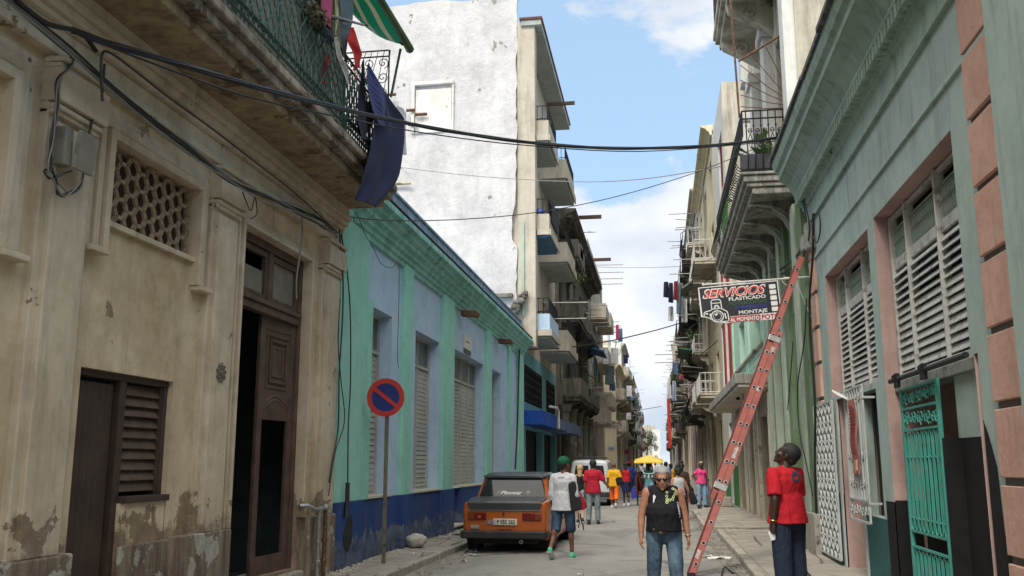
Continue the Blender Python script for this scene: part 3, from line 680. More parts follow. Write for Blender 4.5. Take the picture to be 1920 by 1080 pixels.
def slatwin(y0, y1, z0, z1, zt, n, open_rows):
    d = -.22; f = MB()
    for y in (y0, y0 + (y1 - y0) * .36, y0 + (y1 - y0) * .74, y1 - .06): fbox(f, 1, y, y + (.06 if y in (y0, y1 - .06) else .035), z0 + .03, z1, d - .04, d + (.06 if y in (y0, y1 - .06) else .075))
    fbox(f, 1, y0 + .06, y1 - .06, zt, zt + .13, d - .02, d + .03); fbox(f, 1, y0, y1, z0 - .02, z0 + .1, d - .05, d + .05); fbox(f, 1, y0 + .06, y1 - .06, z1 - .04, z1, d - .02, d + .04)
    w_ = f.build('slatted_window', M_SLAT, T, bevel=.006)
    s = MB(); ys = [y0 + .06, y0 + (y1 - y0) * .36, y0 + (y1 - y0) * .74, y1 - .06]
    r = random.Random(int(y0 * 7))
    for a, b in zip(ys, ys[1:]):
        o_ = r.uniform(-1, 1)
        louvers(s, 1, a + .035, b - .005, z0 + .12, zt - .02, n, d + .02, .5, .012, bulge=lambda i, k: (.7 if (i + o_) < open_rows[0] * k else 1.15), lf=.82)
    s.build('slats', M_SLAT, w_)
    g = MB(); y = y0 + .06; hz = (z1 - zt - .3)
    while y < y1 - .1:                                             # pierced scallop band on top
        for q_ in range(2):
            zc = zt + .14 + hz * (.25 + .5 * q_); w2 = .075
            g.tube([(XR - d * 1, y, zc - hz * .22), (XR - d, y + w2 / 2, zc + hz * .2), (XR - d, y + w2, zc - hz * .22)], .011, 4)
            g.bar((XR - d, y, zc + hz * .24), (XR - d, y + w2, zc + hz * .24), .01, 4)
        y += .075
    g.build('fretwork', M_SLATF, w_)
    b_ = MB(); fbox(b_, 1, y0, y1, z0, z1, d - .2, d - .19); b_.build('backing', M_DARK, w_)
slatwin(8.8, 11.98, 2.62, 4.68, 4.0, 13, (.6, 0)); slatwin(12.4, 15.58, 2.7, 4.64, 3.98, 13, (.1, 0)); slatwin(3.5, 6.1, 2.62, 4.68, 4.0, 13, (.7, 0))
# dados painted on the wall
m = MB(); m.m = 0; fbox(m, 1, 12.0, 12.4, 0, 1.2, -.01, .006); m.m = 0
m.box(XR + .01, XR + .3, 11.985, 12.01, 0, 1.22)
m.add([(XR - .005, 8.22, .0), (XR - .005, 8.6, 0), (XR - .005, 8.6, 2.02), (XR - .005, 8.5, 1.9), (XR - .005, 8.36, 1.62), (XR - .005, 8.33, 1.1), (XR - .005, 8.22, .95)], [(0, 1, 2, 3, 4, 5, 6)])
m.quad((XR + .33, 8.595, 0), (XR - .004, 8.595, 0), (XR - .004, 8.595, 2.02), (XR + .33, 8.595, 2.1))
m.m = 1; fbox(m, 1, 12.4, 13.7, 0, .97, -.01, .006); fbox(m, 1, 15.15, 16.3, 0, 1.2, -.01, .006)
m.build('dado', [M_BLACKP, M_DTEAL], T)
# doorway behind the green gate: pink jamb, black painted lower walls, dark passage
m = MB(); m.m = 0; m.quad((XR + .33, 8.6, 0), (XR + 3, 8.6, 0), (XR + 3, 8.6, 2.7), (XR + .33, 8.6, 2.7)); m.quad((XR + .35, 12.0, 0), (XR + 3, 12.0, 0), (XR + 3, 12.0, 1.95), (XR + .35, 12.0, 1.9)); m.quad((XR + 3, 8.6, 0), (XR + 3, 12, 0), (XR + 3, 12, 2.7), (XR + 3, 8.6, 2.7))
m.quad((XR + .3, 8.6, 2.63), (XR + 3, 8.6, 2.63), (XR + 3, 12.0, 2.63), (XR + .3, 12.0, 2.63)); m.quad((XR + .0, 8.6, .11), (XR + 3, 8.6, .11), (XR + 3, 12.0, .11), (XR + .0, 12.0, .11))
m.box(XR + .36, XR + .6, 8.62, 9.7, .12, 1.9)
m.m = 1; m.quad((XR + .35, 12.0, 1.9), (XR + 3, 12.0, 1.95), (XR + 3, 12.0, 2.7), (XR + .35, 12.0, 2.7)); m.box(XR + .36, XR + .6, 8.62, 9.7, 1.9, 2.6)
m.m = 0; m.box(XR + .16, XR + .3, 9.02, 9.86, .12, 1.9); m.box(XR + .0, XR + .16, 9.8, 9.86, .12, 1.9); m.m = 2; m.box(XR + .16, XR + .3, 9.02, 9.86, 1.9, 2.52)
m.build('passage', [M_BLACKP, M_PINKW, M_TEAL], T)
m = MB(); fbox(m, 1, 8.6, 12.0, 2.5, 2.62, -.34, -.1); m.build('lintel', mat('grimy timber lintel', (.2, .21, .19), .9, var=.3, dirt=(.05, .05, .04)), T, bevel=.01)
# sea green sliding gate hanging from an iron rail
GT = thing('sliding_gate', (XR - .03, 10.6, .14), 'sea green iron gate with scrollwork sliding on a black rail across the doorway', 'gate')
ya, yb, za, zb = 9.95, 11.35, .2, 2.5; XG = XR + .02
m = MB()
for y in (ya, yb): m.obox((XG, y, (za + zb) / 2), (.02, 0, 0), (0, .022, 0), (0, 0, (zb - za) / 2))
for z in (za + .02, za + .55, za + .72, 2.02, 2.26, zb - .02): m.obox((XG, (ya + yb) / 2, z), (.014, 0, 0), (0, (yb - ya) / 2, 0), (0, 0, .013))
m.build('gate_frame', M_GIRON, GT)
m = MB(); n = 9; st = (yb - ya) / n
for i in range(n):
    yc = ya + st * (i + .5)
    for y in (yc - .3 * st, yc + .3 * st): m.bar((XG, y, za + .78), (XG, y, 1.95), .009, 5); m.bar((XG, y, za), (XG, y, za + .5), .009, 5)
    for z, sg in ((1.95, 1), (za + .78, -1), (za + .48, 1)):
        m.tube([(XG, yc + .3 * st * math.cos(a), z + sg * .045 * math.sin(a)) for a in [math.pi * k / 6 for k in range(7)]], .009, 4)
    m.ball((XG, yc, 1.72), (.012, st * .42, .014), 6, 4); m.ball((XG, yc, 1.06), (.012, st * .42, .014), 6, 4)
m.build('bars', M_GIRON, GT)
m = MB()
for i in range(5):
    yc = ya + (yb - ya) * (i + .5) / 5
    for z, a0 in ((2.38, 0), (2.14, 3)):
        m.tube(scroll((XG, yc - .05, z), (0, 1, 0), (0, 0, 1), .085, 1.4, 12, a0 + i, 1), .009, 4); m.tube(scroll((XG, yc + .06, z), (0, -1, 0), (0, 0, 1), .07, 1.3, 12, a0 - i, 1), .009, 4)
m.build('scrollwork', M_GIRON, GT)
m = MB(); m.bar((XR - .05, 8.75, 2.6), (XR - .05, 11.55, 2.6), .03, 8)
for y in (ya + .15, yb - .15): m.obox((XR - .06, y, 2.58), (.02, 0, 0), (0, .07, 0), (0, 0, .08)); m.tube([(XR - .06, y, 2.66), (XR - .1, y, 2.63), (XR - .1, y, 2.56)], .015, 5)
m.build('rail', M_IRON, GT)
# white ornamental door gate folded back against the wall
def whitegate(name, y0, y1, z0, z1, X, label, nb=6):
    g_ = thing(name, (X, (y0 + y1) / 2, z0), label, 'gate')
    m = MB()
    for y in (y0, y1): m.obox((X, y, (z0 + z1) / 2), (.016, 0, 0), (0, .018, 0), (0, 0, (z1 - z0) / 2))
    for z in (z0, z1): m.obox((X, (y0 + y1) / 2, z), (.015, 0, 0), (0, (y1 - y0) / 2, 0), (0, 0, .016))
    m.build('gate_frame', M_WIRON, g_); m = MB(); r = random.Random(4)
    ny = max(2, int((y1 - y0) / .3)); hz = (y1 - y0) / ny * .85; nzz = int((z1 - z0) / hz); hz = (z1 - z0) / nzz; hy = (y1 - y0) / ny
    for i in range(ny):
        for j in range(nzz):
            c = Vector((X, y0 + hy * (i + .5), z0 + hz * (j + .5)))
            for sg in (1, -1):
                pts = [c + Vector((0, sg * hy * .42 * math.sin(t * math.pi * 1.5) * (1 - .3 * t), hz * (.5 - t) * 1.0)) for t in [k / 9 for k in range(10)]]
                for a, b in zip(pts, pts[1:]): m.obox((a + b) / 2, (b - a) / 2 * 1.1, Vector((0, -(b - a).z, (b - a).y)).normalized() * .006, (.017, 0, 0))
            for a, b in ((c + Vector((0, -hy * .5, -hz * .5)), c + Vector((0, hy * .5, hz * .5))),): m.obox((a + b) / 2, (b - a) / 2, Vector((0, -(b - a).z, (b - a).y)).normalized() * .005, (.013, 0, 0))
    m.build('scrollwork', M_WIRON, g_); return g_
whitegate('ornamental_gate', 15.3, 17.05, .2, 2.62, XR - .07, 'tall white scrollwork iron gate folded flat against the teal wall beyond the doorway')
m = MB(); fbox(m, 1, 15.15, 15.27, .12, 2.68, -.02, .03); fbox(m, 1, 13.6, 13.7, .12, 2.68, -.02, .03); fbox(m, 1, 13.6, 15.27, 2.62, 2.72, -.03, .028); m.build('door_frame', M_WIRON, T, bevel=.006)
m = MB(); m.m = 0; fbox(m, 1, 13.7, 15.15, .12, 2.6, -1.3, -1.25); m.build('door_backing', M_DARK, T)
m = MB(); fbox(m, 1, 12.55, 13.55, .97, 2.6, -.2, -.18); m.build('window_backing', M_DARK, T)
# barred window guard standing proud, with a faded red notice
GG = thing('window_guard', (XR - .12, 13, .9), 'white scrollwork window guard standing off the teal wall beside the doorway', 'window guard')
y0, y1, z0, z1 = 12.75, 13.95, .9, 2.66; XW = XR - .13
m = MB()
for y in (y0, y1): m.obox((XW, y, (z0 + z1) / 2), (.012, 0, 0), (0, .016, 0), (0, 0, (z1 - z0) / 2))
for z in (z0, z0 + .28, z1): m.obox((XW, (y0 + y1) / 2, z), (.012, 0, 0), (0, (y1 - y0) / 2, 0), (0, 0, .014))
for z in (1.15, 2.5): m.obox((XW + .07, y0 - .02, z), (.08, 0, 0), (0, .012, 0), (0, 0, .014)); m.obox((XW + .07, y1, z), (.08, 0, 0), (0, .012, 0), (0, 0, .014))
m.build('guard_frame', M_WIRON, GG); m = MB()
for i in range(7):
    y = y0 + (y1 - y0) * (i + .5) / 7
    m.obox((XW, y, (z0 + .28 + z1) / 2), (.013, 0, 0), (0, .006, 0), (0, 0, (z1 - z0 - .28) / 2))
    for zc in (z0 + .14, z1 - .14, 1.75, 1.4): m.tube(scroll((XW, y, zc), (0, 1, 0), (0, 0, 1), .07, 1.3, 10, i * 2.), .009, 4)
m.build('bars', M_WIRON, GG)
def noticemat():
    m, t, b = newmat('faded red printed banner'); q = NB(t); p = q.pos()
    c = q.mix(q.ramp(q.noise(p, 4), .4, .6), (.4, .13, .1), (.5, .2, .16)); q.l(c, b.inputs['Base Color']); b.inputs['Roughness'].default_value = .7; return m
NT = thing('notice_banner', (XW - .03, 13.25, 1.4), 'narrow faded red vertical notice with lettering hung on the white window guard', 'notice')
m = MB(); n = 12
for i in range(n):
    z = 1.52 + .98 * i / n; z_ = 1.52 + .98 * (i + 1) / n; a = .012 * math.sin(i * .9); b_ = .012 * math.sin((i + 1) * .9)
    for (ya_, yb_) in ((13.02, 13.25), (13.25, 13.48)): m.obox((XW - .04 + (a + b_) / 2, (ya_ + yb_) / 2, (z + z_) / 2), ((b_ - a) / 2, 0, (z_ - z) / 2), (.0, (yb_ - ya_) / 2, 0), (.002, 0, 0))
m.build('banner', noticemat(), NT, smooth=False)
m = MB(); fbox(m, 1, 13.1, 13.2, 1.56, 1.7, .176, .19); m.build('banner_label', mat('cream label', (.45, .38, .22), .8), NT)
m = MB(); r = random.Random(8)
for c in range(3):
    z = 1.78
    while z < 2.4: h = r.uniform(.02, .05); fbox(m, 1, 13.14 + c * .1, 13.19 + c * .1, z, z + h, .17, .19); z += h + .015
m.build('banner_lettering', mat('dark red print', (.16, .03, .03), .8), NT)
m = MB(); m.obox((XW - .06, 13.95, 2.62), (.01, .02, .01), (0, .24, .05), (.06, 0, -.03)); one(m, 'paper_sheet', mat('white paper', (.6, .6, .58), .8), 'folded white sheet stuck on top of the white window guard', 'paper')

# ================================================================= generic pieces for the rest of the street
def railing(side, y0, y1, z, h, d, mt, parent, step=.13, r=.012, ends=True, base=None, seg=4, bulge=False):
    m = MB(); X = fx(side, d, base); Xw = fx(side, 0, base)
    for zz in (z + .06, z + h): m.bar((X, y0, zz), (X, y1, zz), r * 1.5, seg)
    n = max(2, int((y1 - y0) / step))
    for i in range(n + 1):
        y = y0 + (y1 - y0) * i / n
        if bulge: m.tube([(X, y, z + h), (X - side * .02, y, z + h * .6), (X - side * .17, y, z + h * .3), (X - side * .12, y, z + h * .12), (X, y, z)], r, seg)
        else: m.bar((X, y, z), (X, y, z + h), r, seg)
    if ends:
        for y in (y0, y1):
            for zz in (z + .06, z + h): m.bar((X, y, zz), (Xw, y, zz), r * 1.5, seg)
            k = max(2, int(abs(d) / step))
            for i in range(1, k): x = X + (Xw - X) * i / k; m.bar((x, y, z), (x, y, z + h), r, seg)
    return m.build('railing', mt, parent)
def balcony(side, y0, y1, z, d, B_, mslab, mrail, kind='rail', th=.2, h=.95, base=None, soffit=None, brackets=0, parapet=None, step=.16):
    m = MB(); fbox(m, side, y0, y1, z, z + th * .6, -.1, d - .05, base); fbox(m, side, y0 - .04, y1 + .04, z + th * .6, z + th, -.1, d, base)
    b = m.build('balcony', mslab, B_, bevel=.015)
    if brackets:
        m = MB()
        for i in range(brackets):
            y = y0 + .25 + (y1 - y0 - .5) * i / max(1, brackets - 1); X = fx(side, 0, base)
            m.prism([(X + side * .05, z + .0), (X - side * d * .85, z), (X - side * d * .85, z - .1), (X - side * d * .6, z - .16), (X - side * d * .45, z - .3), (X - side * d * .15, z - .38), (X - side * d * .1, z - .55), (X + side * .05, z - .6)], 'y', y - .09, y + .09)
        m.build('bracket', mslab, b, bevel=.015)
    if kind == 'rail': railing(side, y0, y1, z + th, h, d - .06, mrail, b, base=base, step=step, r=.015)
    elif kind == 'bulge': railing(side, y0, y1, z + th, h, d - .06, mrail, b, base=base, step=.15, bulge=True)
    elif kind == 'solid':
        m = MB(); fbox(m, side, y0, y1, z + th, z + th + h, d - .12, d - .02, base); fbox(m, side, y0, y0 + .1, z + th, z + th + h, 0, d - .12, base); fbox(m, side, y1 - .1, y1, z + th, z + th + h, 0, d - .12, base)
        m.build('parapet', parapet or mslab, b, bevel=.01)
    elif kind == 'mixed':
        m = MB(); fbox(m, side, y0, y0 + .1, z + th, z + th + h * .5, 0, d - .03, base); fbox(m, side, y0 + .1, y1, z + th, z + th + h * .5, d - .12, d - .03, base); m.build('parapet', parapet or mslab, b, bevel=.01)
        railing(side, y0, y1, z + th + h * .5, h * .5, d - .07, mrail, b, base=base, step=step)
    return b
def clutter(side, y0, y1, z, d, B_, r, base=None):
    X = fx(side, d, base)
    for k in range(r.choice((0, 1, 1, 2))):
        y = r.uniform(y0, y1); L_ = r.uniform(.3, 1.1); zz = z + r.uniform(.6, 1.9)
        MB().bar((X + side * .3, y, zz), (X - side * L_, y + r.uniform(-.3, .3), zz + r.uniform(-.1, .1)), .022, 4).build('clothes_rod', M_STEELG, B_)
    if r.random() < .5: y = r.uniform(y0, y1); MB().tube([(X, y, z + 1), (X + side * .02, y + .3, z + 1.7), (X + side * d * .9, y, z + 2.3)], .02, 4).build('stay', M_IRON, B_)
    if r.random() < .35: y = r.uniform(y0, y1 - 1.2); MB().obox((X, y + .6, z + r.uniform(.55, .8)), (.01, 0, 0), (0, r.uniform(.3, .7), .03), (0, 0, r.uniform(.25, .42))).build('railing_screen', r.choice((M_WOOD, M_SHUTD, M_TARP, M_SHUTG)), B_)
def window(side, B_, y0, y1, z0, z1, mfr, mfill, base=None, slats=True, depth=.14, door=False):
    """shutter set in its reveal"""
    m = MB(); d = -depth
    fbox(m, side, y0, y0 + .06, z0, z1, d - .03, d + .05, base); fbox(m, side, y1 - .06, y1, z0, z1, d - .03, d + .05, base); fbox(m, side, y0 + .06, y1 - .06, z1 - .06, z1, d - .03, d + .05, base); fbox(m, side, (y0 + y1) / 2 - .03, (y0 + y1) / 2 + .03, z0, z1 - .06, d - .03, d + .05, base)
    w_ = m.build('window', mfr, B_)
    m = MB()
    if slats: louvers(m, side, y0 + .06, y1 - .06, z0, z1 - .06, max(4, int((z1 - z0) / .11)), d, .35, .01, base=base); m.build('slats', mfill, w_)
    else: fbox(m, side, y0 + .06, y1 - .06, z0, z1 - .06, d - .01, d, base); m.build('pane', mfill, w_)
    return w_
def facade(B_, side, y0, y1, ztop, holes_, mt, base=None, depth=.25, body=7, endmat=None, z0=0.):
    m = MB(); m.m = 0; holed(m, side, y0, y1, z0, ztop, holes_, base=base); reveals(m, side, holes_, depth, base=base)
    X = fx(side, 0, base); Xi = fx(side, -body, base)
    m.m = 1 if endmat else 0; m.quad((X, y0, z0), (Xi, y0, z0), (Xi, y0, ztop), (X, y0, ztop)); m.m = 0
    shell(m, side, y0, y1, z0, ztop, body, base, ends=(False, True))
    return m.build('wall', [mt, endmat] if endmat else mt, B_)
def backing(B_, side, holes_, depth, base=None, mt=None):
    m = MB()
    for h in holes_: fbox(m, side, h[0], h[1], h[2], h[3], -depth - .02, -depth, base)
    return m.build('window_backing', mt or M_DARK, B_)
def cornice(B_, side, y0, y1, z, d, mt, h=.5, base=None, brack=0):
    m = MB(); X = fx(side, 0, base)
    pr = [(-.05, z - h), (d * .2, z - h), (d * .25, z - h * .7), (d * .5, z - h * .5), (d * .55, z - h * .35), (d * .9, z - h * .2), (d, z - h * .1), (d, z), (-.05, z + .05)]
    m.prism([(X - side * a, b) for a, b in pr], 'y', y0, y1)
    c = m.build('cornice', mt, B_, bevel=.01)
    if brack:
        m = MB(); y = y0 + .1
        while y < y1: fbox(m, side, y, y + .14, z - h * .55, z - h * .2, d * .2, d * .82, base); y += brack
        m.build('modillions', mt, c)
    return c
def antenna(p, h=2.2, hd=0., lbl='thin metal television aerial standing on a roof', grp='television aerials'):
    m = MB(); p = Vector(p); m.bar(p, p + Vector((0, 0, h)), .035, 4); u = Vector((math.cos(hd), math.sin(hd), 0)); v = Vector((-u.y, u.x, 0))
    m.bar(p + Vector((0, 0, h * .93)) - u * .7, p + Vector((0, 0, h * .93)) + u * .7, .025, 4)
    for k in range(5): q = p + Vector((0, 0, h * .93)) + u * (-.65 + k * .32); m.bar(q - v * (.5 - k * .05), q + v * (.5 - k * .05), .018, 4)
    return one(m, 'television_aerial', M_STEELG, lbl, 'aerial', grp)
M_WHITEW = plaster('whitewashed party wall', (.46, .455, .465), (.60, .595, .60), (.38, .35, .30), .65, grime=(.27, .26, .27), ga=.55, gs=.25, bump=1.6, scale=.7, spots=.62)
M_CREAMP = plaster('cream facade paint', (.42, .385, .32), (.52, .48, .41), (.36, .33, .27), .66, grime=(.16, .14, .1), ga=.55, gs=.5, bump=.4, scale=.7)
M_GREYP = plaster('grey soffit paint', (.30, .34, .34), (.38, .41, .4), (.3, .27, .2), .68, grime=(.14, .14, .12), ga=.6, gs=.4)
M_DENIM = plaster('mid blue paint', (.07, .16, .27), (.09, .2, .33), (.3, .33, .33), .7, grime=(.08, .1, .12), gs=.3)
M_AQUA = plaster('aqua blue paint', (.13, .3, .34), (.17, .36, .4), (.3, .33, .32), .68, grime=(.08, .14, .15), gs=.4)
M_SOOT = plaster('soot-black stone', (.10, .095, .085), (.2, .185, .16), (.34, .31, .26), .6, grime=(.03, .028, .026), ga=.47, gs=.85, bump=.8, scale=.8, spots=.58)
M_SOOT2 = plaster('sooty grey facade', (.15, .14, .125), (.24, .225, .19), (.4, .37, .3), .62, grime=(.045, .04, .036), ga=.5, gs=.75, bump=.6, scale=.6)
M_CORNER = plaster('pale cream corner paint', (.6, .52, .36), (.68, .6, .43), (.5, .45, .34), .68, grime=(.25, .21, .15), ga=.6, gs=.4, scale=.5)
M_YELLOWW = plaster('pale yellow render', (.56, .5, .34), (.64, .58, .41), (.45, .42, .33), .66, grime=(.2, .17, .12), ga=.57, gs=.45, scale=.6)
M_STONEC = plaster('weathered cream stone', (.42, .385, .32), (.53, .49, .41), (.25, .22, .17), .6, grime=(.09, .08, .065), ga=.5, gs=.65, bump=.6, scale=.6)
M_REDP = plaster('brick red paint', (.26, .045, .04), (.32, .06, .05), (.4, .3, .25), .7, grime=(.12, .04, .03), gs=.4)
M_MINT = plaster('mint green paint', (.34, .52, .42), (.4, .58, .47), (.4, .45, .38), .68, grime=(.15, .22, .18), ga=.58, gs=.4)
M_OLIVE = plaster('leaf green paint', (.13, .19, .115), (.17, .235, .145), (.3, .32, .25), .66, grime=(.05, .08, .045), ga=.55, gs=.5)
M_PALEG = plaster('pale green paint', (.33, .385, .31), (.39, .44, .36), (.42, .42, .35), .64, grime=(.15, .18, .13), ga=.55, gs=.5)
M_WALLW = plaster('white wall paint', (.52, .52, .5), (.62, .62, .6), (.4, .36, .3), .66, grime=(.22, .2, .17), ga=.56, gs=.5, scale=.7)
M_SHUTY = mat('yellow ochre shutters', (.48, .34, .12), .7)
M_SHUTG = mat('grey louvre shutters', (.22, .23, .22), .7)
M_SHUTD = mat('dark green shutters', (.02, .055, .045), .6)
M_WRAIL = mat('white balcony rails', (.55, .55, .52), .6, var=.15, dirt=(.3, .2, .12), da=.62)
M_BLUEB = plaster('strong blue canopy paint', (.015, .065, .32), (.02, .085, .38), (.2, .25, .35), .7, grime=(.03, .05, .12), gs=.4)
M_GREYB = plaster('grey blue canopy paint', (.10, .14, .24), (.13, .17, .28), (.3, .3, .3), .68, grime=(.07, .07, .08), gs=.5)
M_BEAM = mat('dark rusty steel', (.055, .035, .028), .85)
M_TARP = mat('faded tarpaulin', (.16, .17, .17), .8)
M_TERRA = mat('terracotta', (.33, .1, .05), .85)
# foliage
def leafmat(name, a, b):
    m, t, s = newmat(name); q = NB(t); p = q.pos(); c = q.mix(q.ramp(q.noise(p, 6, 4), .35, .65), a, b); q.l(c, s.inputs['Base Color']); s.inputs['Roughness'].default_value = .6; return m
M_LEAF = leafmat('leaves', (.03, .07, .018), (.075, .13, .035)); M_LEAF2 = leafmat('pale leaves', (.07, .13, .03), (.13, .19, .06))
def leaves(m, c, rad, n, sz, r, droop=0.):
    for _ in range(n):
        while 1:
            d = Vector((r.uniform(-1, 1), r.uniform(-1, 1), r.uniform(-1, 1)))
            if d.length < 1: break
        p = Vector(c) + Vector((d.x * rad[0], d.y * rad[1], d.z * rad[2] - droop * d.length_squared))
        u = Vector((r.uniform(-1, 1), r.uniform(-1, 1), r.uniform(-1, 1))).normalized() * sz * r.uniform(.6, 1.3); v = u.orthogonal().normalized() * sz * .4
        m.add([p - u, p - v, p + u, p + v], [(0, 1, 2, 3)])
def pot_plant(p, label, h=.6, mtl=None, pot=True, seed=1, spread=.25, grp=None):
    r = random.Random(seed); p = Vector(p); t = thing('potted_plant', p, label, 'plant', grp)
    if pot: MB().lathe([(.09, 0), (.13, .2), (.145, .2), (.145, .24), (.1, .24)], p, 10).build('pot', M_TERRA, t)
    m = MB(); 
    for k in range(7): a = r.uniform(0, 6.28); m.tube([p + Vector((0, 0, .2)), p + Vector((math.cos(a) * spread * .3, math.sin(a) * spread * .3, h * .6)), p + Vector((math.cos(a) * spread * .8, math.sin(a) * spread * .8, h * r.uniform(.7, 1)))], .008, 4)
    leaves(m, p + Vector((0, 0, h * .75)), (spread, spread, h * .4), 70, .06, r); m.build('foliage', mtl or M_LEAF, t); return t

# ================================================================= LEFT: TALL WHITEWASHED BUILDING
W = thing('white_apartment_block', (XL, 33, .12), 'tall apartment block with a huge whitewashed party wall, stacked balconies and aqua ground floor', 'building')
Y0, Y1 = 33.0, 44.3; ZT = 19.4; LV = (6.1, 9.85, 13.5)
# party wall: rough sheet with relief ledges, blocked window
m = MB(); r = random.Random(2); nx, nz_ = 44, 70; gx = [-21 + (16.05) * i / nx for i in range(nx + 1)]; gz = [ZT * j / nz_ for j in range(nz_ + 1)]
idx = {}
for i, x in enumerate(gx):
    for j, z in enumerate(gz):
        top = z
        if j == nz_: top = z + .05 * math.sin(x * 2.1) + r.uniform(-.04, .03)
        xx = x
        if i == nx: xx = x + r.uniform(-.07, .02) - (.14 if 9.5 < z < 11 else 0)
        idx[i, j] = len(m.v); m.v.append(Vector((xx, Y0 + .0 - .03 * math.sin(x * 1.3 + z * .7) + r.uniform(-.012, .012) - (.05 if z < 17.0 else 0) - (.03 if z < 14.7 + .1 * math.sin(x) else 0), top)))
for i in range(nx):
    for j in range(nz_):
        cx_, cz = (gx[i] + gx[i + 1]) / 2, (gz[j] + gz[j + 1]) / 2
        m.f.append([idx[i, j], idx[i + 1, j], idx[i + 1, j + 1], idx[i, j + 1]]); m.mi.append(0)
# thickness at the street edge and along the top
for j in range(nz_): a, b = m.v[idx[nx, j]], m.v[idx[nx, j + 1]]; m.quad(a, (a.x - .05, Y0 + .45, a.z), (b.x - .05, Y0 + .45, b.z), b)
for i in range(nx): a, b = m.v[idx[i, nz_]], m.v[idx[i + 1, nz_]]; m.quad(a, b, (b.x, Y0 + .4, b.z), (a.x, Y0 + .4, a.z))
m.build('party_wall', M_WHITEW, W, smooth=True)
m = MB(); x0, x1, z0, z1 = -8.9, -7.45, 14.0, 15.9
m.box(x0 - .12, x0, Y0 - .2, Y0 - .02, z0, z1 + .14); m.box(x1, x1 + .08, Y0 - .18, Y0 - .02, z0, z1); m.box(x0, x1 + .08, Y0 - .22, Y0 - .02, z1, z1 + .14); m.box(x0 + .02, x1 - .02, Y0 - .12, Y0 - .03, z0, z1 - .15)
m.build('blocked_window', plaster('old white render', (.6, .58, .54), (.7, .69, .66), (.5, .46, .4), .66, grime=(.33, .3, .26), ga=.56, gs=.5), W, bevel=.02)
# broken ledge over the blue roof
m = MB(); m.box(-6.2, -5.1, Y0 - .3, Y0 + .05, 7.55, 7.68)
for k in range(26): m.ball((-5.25 + k * .022 + r.uniform(-.1, .1), Y0 - .2 + r.uniform(-.12, .1), 6.85 + k * .03 + r.uniform(-.14, .12)), (r.uniform(.07, .17), .14, r.uniform(.07, .15)), 7, 5)
m.build('broken_cornice', M_SOOT2, W)
XP = .52                                                          # the first bay stands out beside the party wall
m = MB(); m.box(-4.95, XL + XP, Y0 + .0, Y0 + .55, 5.75, 18.3); m.build('end_pier', M_CREAMP, W, bevel=.02)
# facade: bays recessed behind the balconies
hs = []
for z in LV: hs += [(33.75, 34.9, z + .2, z + 2.4), (35.3, 36.6, z + .2 + .9, z + 2.4), (39.2, 40.4, z + .2, z + 2.4), (41.0, 42.2, z + .2 + .9, z + 2.4)]
hs += [(33.6, 38.6, 3.85, 5.2), (40.3, 43.6, 3.85, 5.2), (34.0, 38.8, .12, 2.9), (39.5, 43.8, .12, 2.9)]
m = MB(); m.m = 0; holed(m, -1, Y0 + .1, Y1, 5.75, 18.3, [h for h in hs if h[2] > 5.5]); reveals(m, -1, [h for h in hs if h[2] > 5.5], .2)
m.m = 1; holed(m, -1, Y0 + .1, Y1, 0, 5.75, [h for h in hs if h[2] < 5.5]); reveals(m, -1, [h for h in hs if h[2] < 5.5], .25); m.m = 0; shell(m, -1, Y0 + .1, Y1, 0, 18.3, 14)
m.build('wall', [M_CREAMP, M_AQUA], W); backing(W, -1, [h for h in hs if h[2] < 5], .3)
for (a, b, c, d) in hs[:12]: window(-1, W, a, b, c, d, M_CREAMS, M_SHUTY if int(a) == 39 else M_SHUTG)
m = MB()
for (a, b) in ((33.6, 38.6), (40.3, 43.6)):
    y = a + .15
    while y < b: m.bar((XL + .02, y, 3.85), (XL + .02, y, 5.2), .02, 4); y += .3
    for k in range(5): z = 3.95 + k * .29; m.bar((XL + .02, a, z), (XL + .02, b, z), .02, 4)
m.build('window_grille', M_IRON, W)
# roof overhang
m = MB(); m.m = 0; m.box(XL - .0, XL + .78, Y0 - .1, Y1 + .2, 18.1, 18.32); m.m = 1; m.box(XL - .05, XL + .83, Y0 - .15, Y1 + .25, 18.32, 18.42)
m.build('roof_overhang', [M_GREYP, mat('rust-red roof edge', (.13, .05, .04), .9)], W, bevel=.01)
for i, z in enumerate(LV):
    ms = [M_GREYP, M_CREAMP][0]
    balcony(-1, 33.3, 36.3, z, 1.02, W, [M_LBLUE, M_DENIM, M_GREYP][i] if 0 else (M_DENIM if i == 1 else M_GREYP), M_IRON, 'mixed', th=.32, h=1.15, parapet=(M_LBLUE if i == 0 else M_CREAMP))
    balcony(-1, 38.2, 42.2, z, 1.2, W, M_GREYP, M_IRON, 'mixed', th=.42, h=1.1, parapet=M_CREAMP)
# solid edges around the slabs in cream (proud of the slabs)
m = MB()
for z in LV:
    fbox(m, -1, 33.24, 36.4, z + .08, z + .3, 1.0, 1.06); fbox(m, -1, 38.12, 42.3, z + .1, z + .4, 1.18, 1.24); fbox(m, -1, 38.1, 38.17, z + .1, z + .4, 0.02, 1.18); fbox(m, -1, 33.2, 33.27, z + .08, z + .3, .55, 1.0)
m.build('slab_trim', M_CREAMP, W)
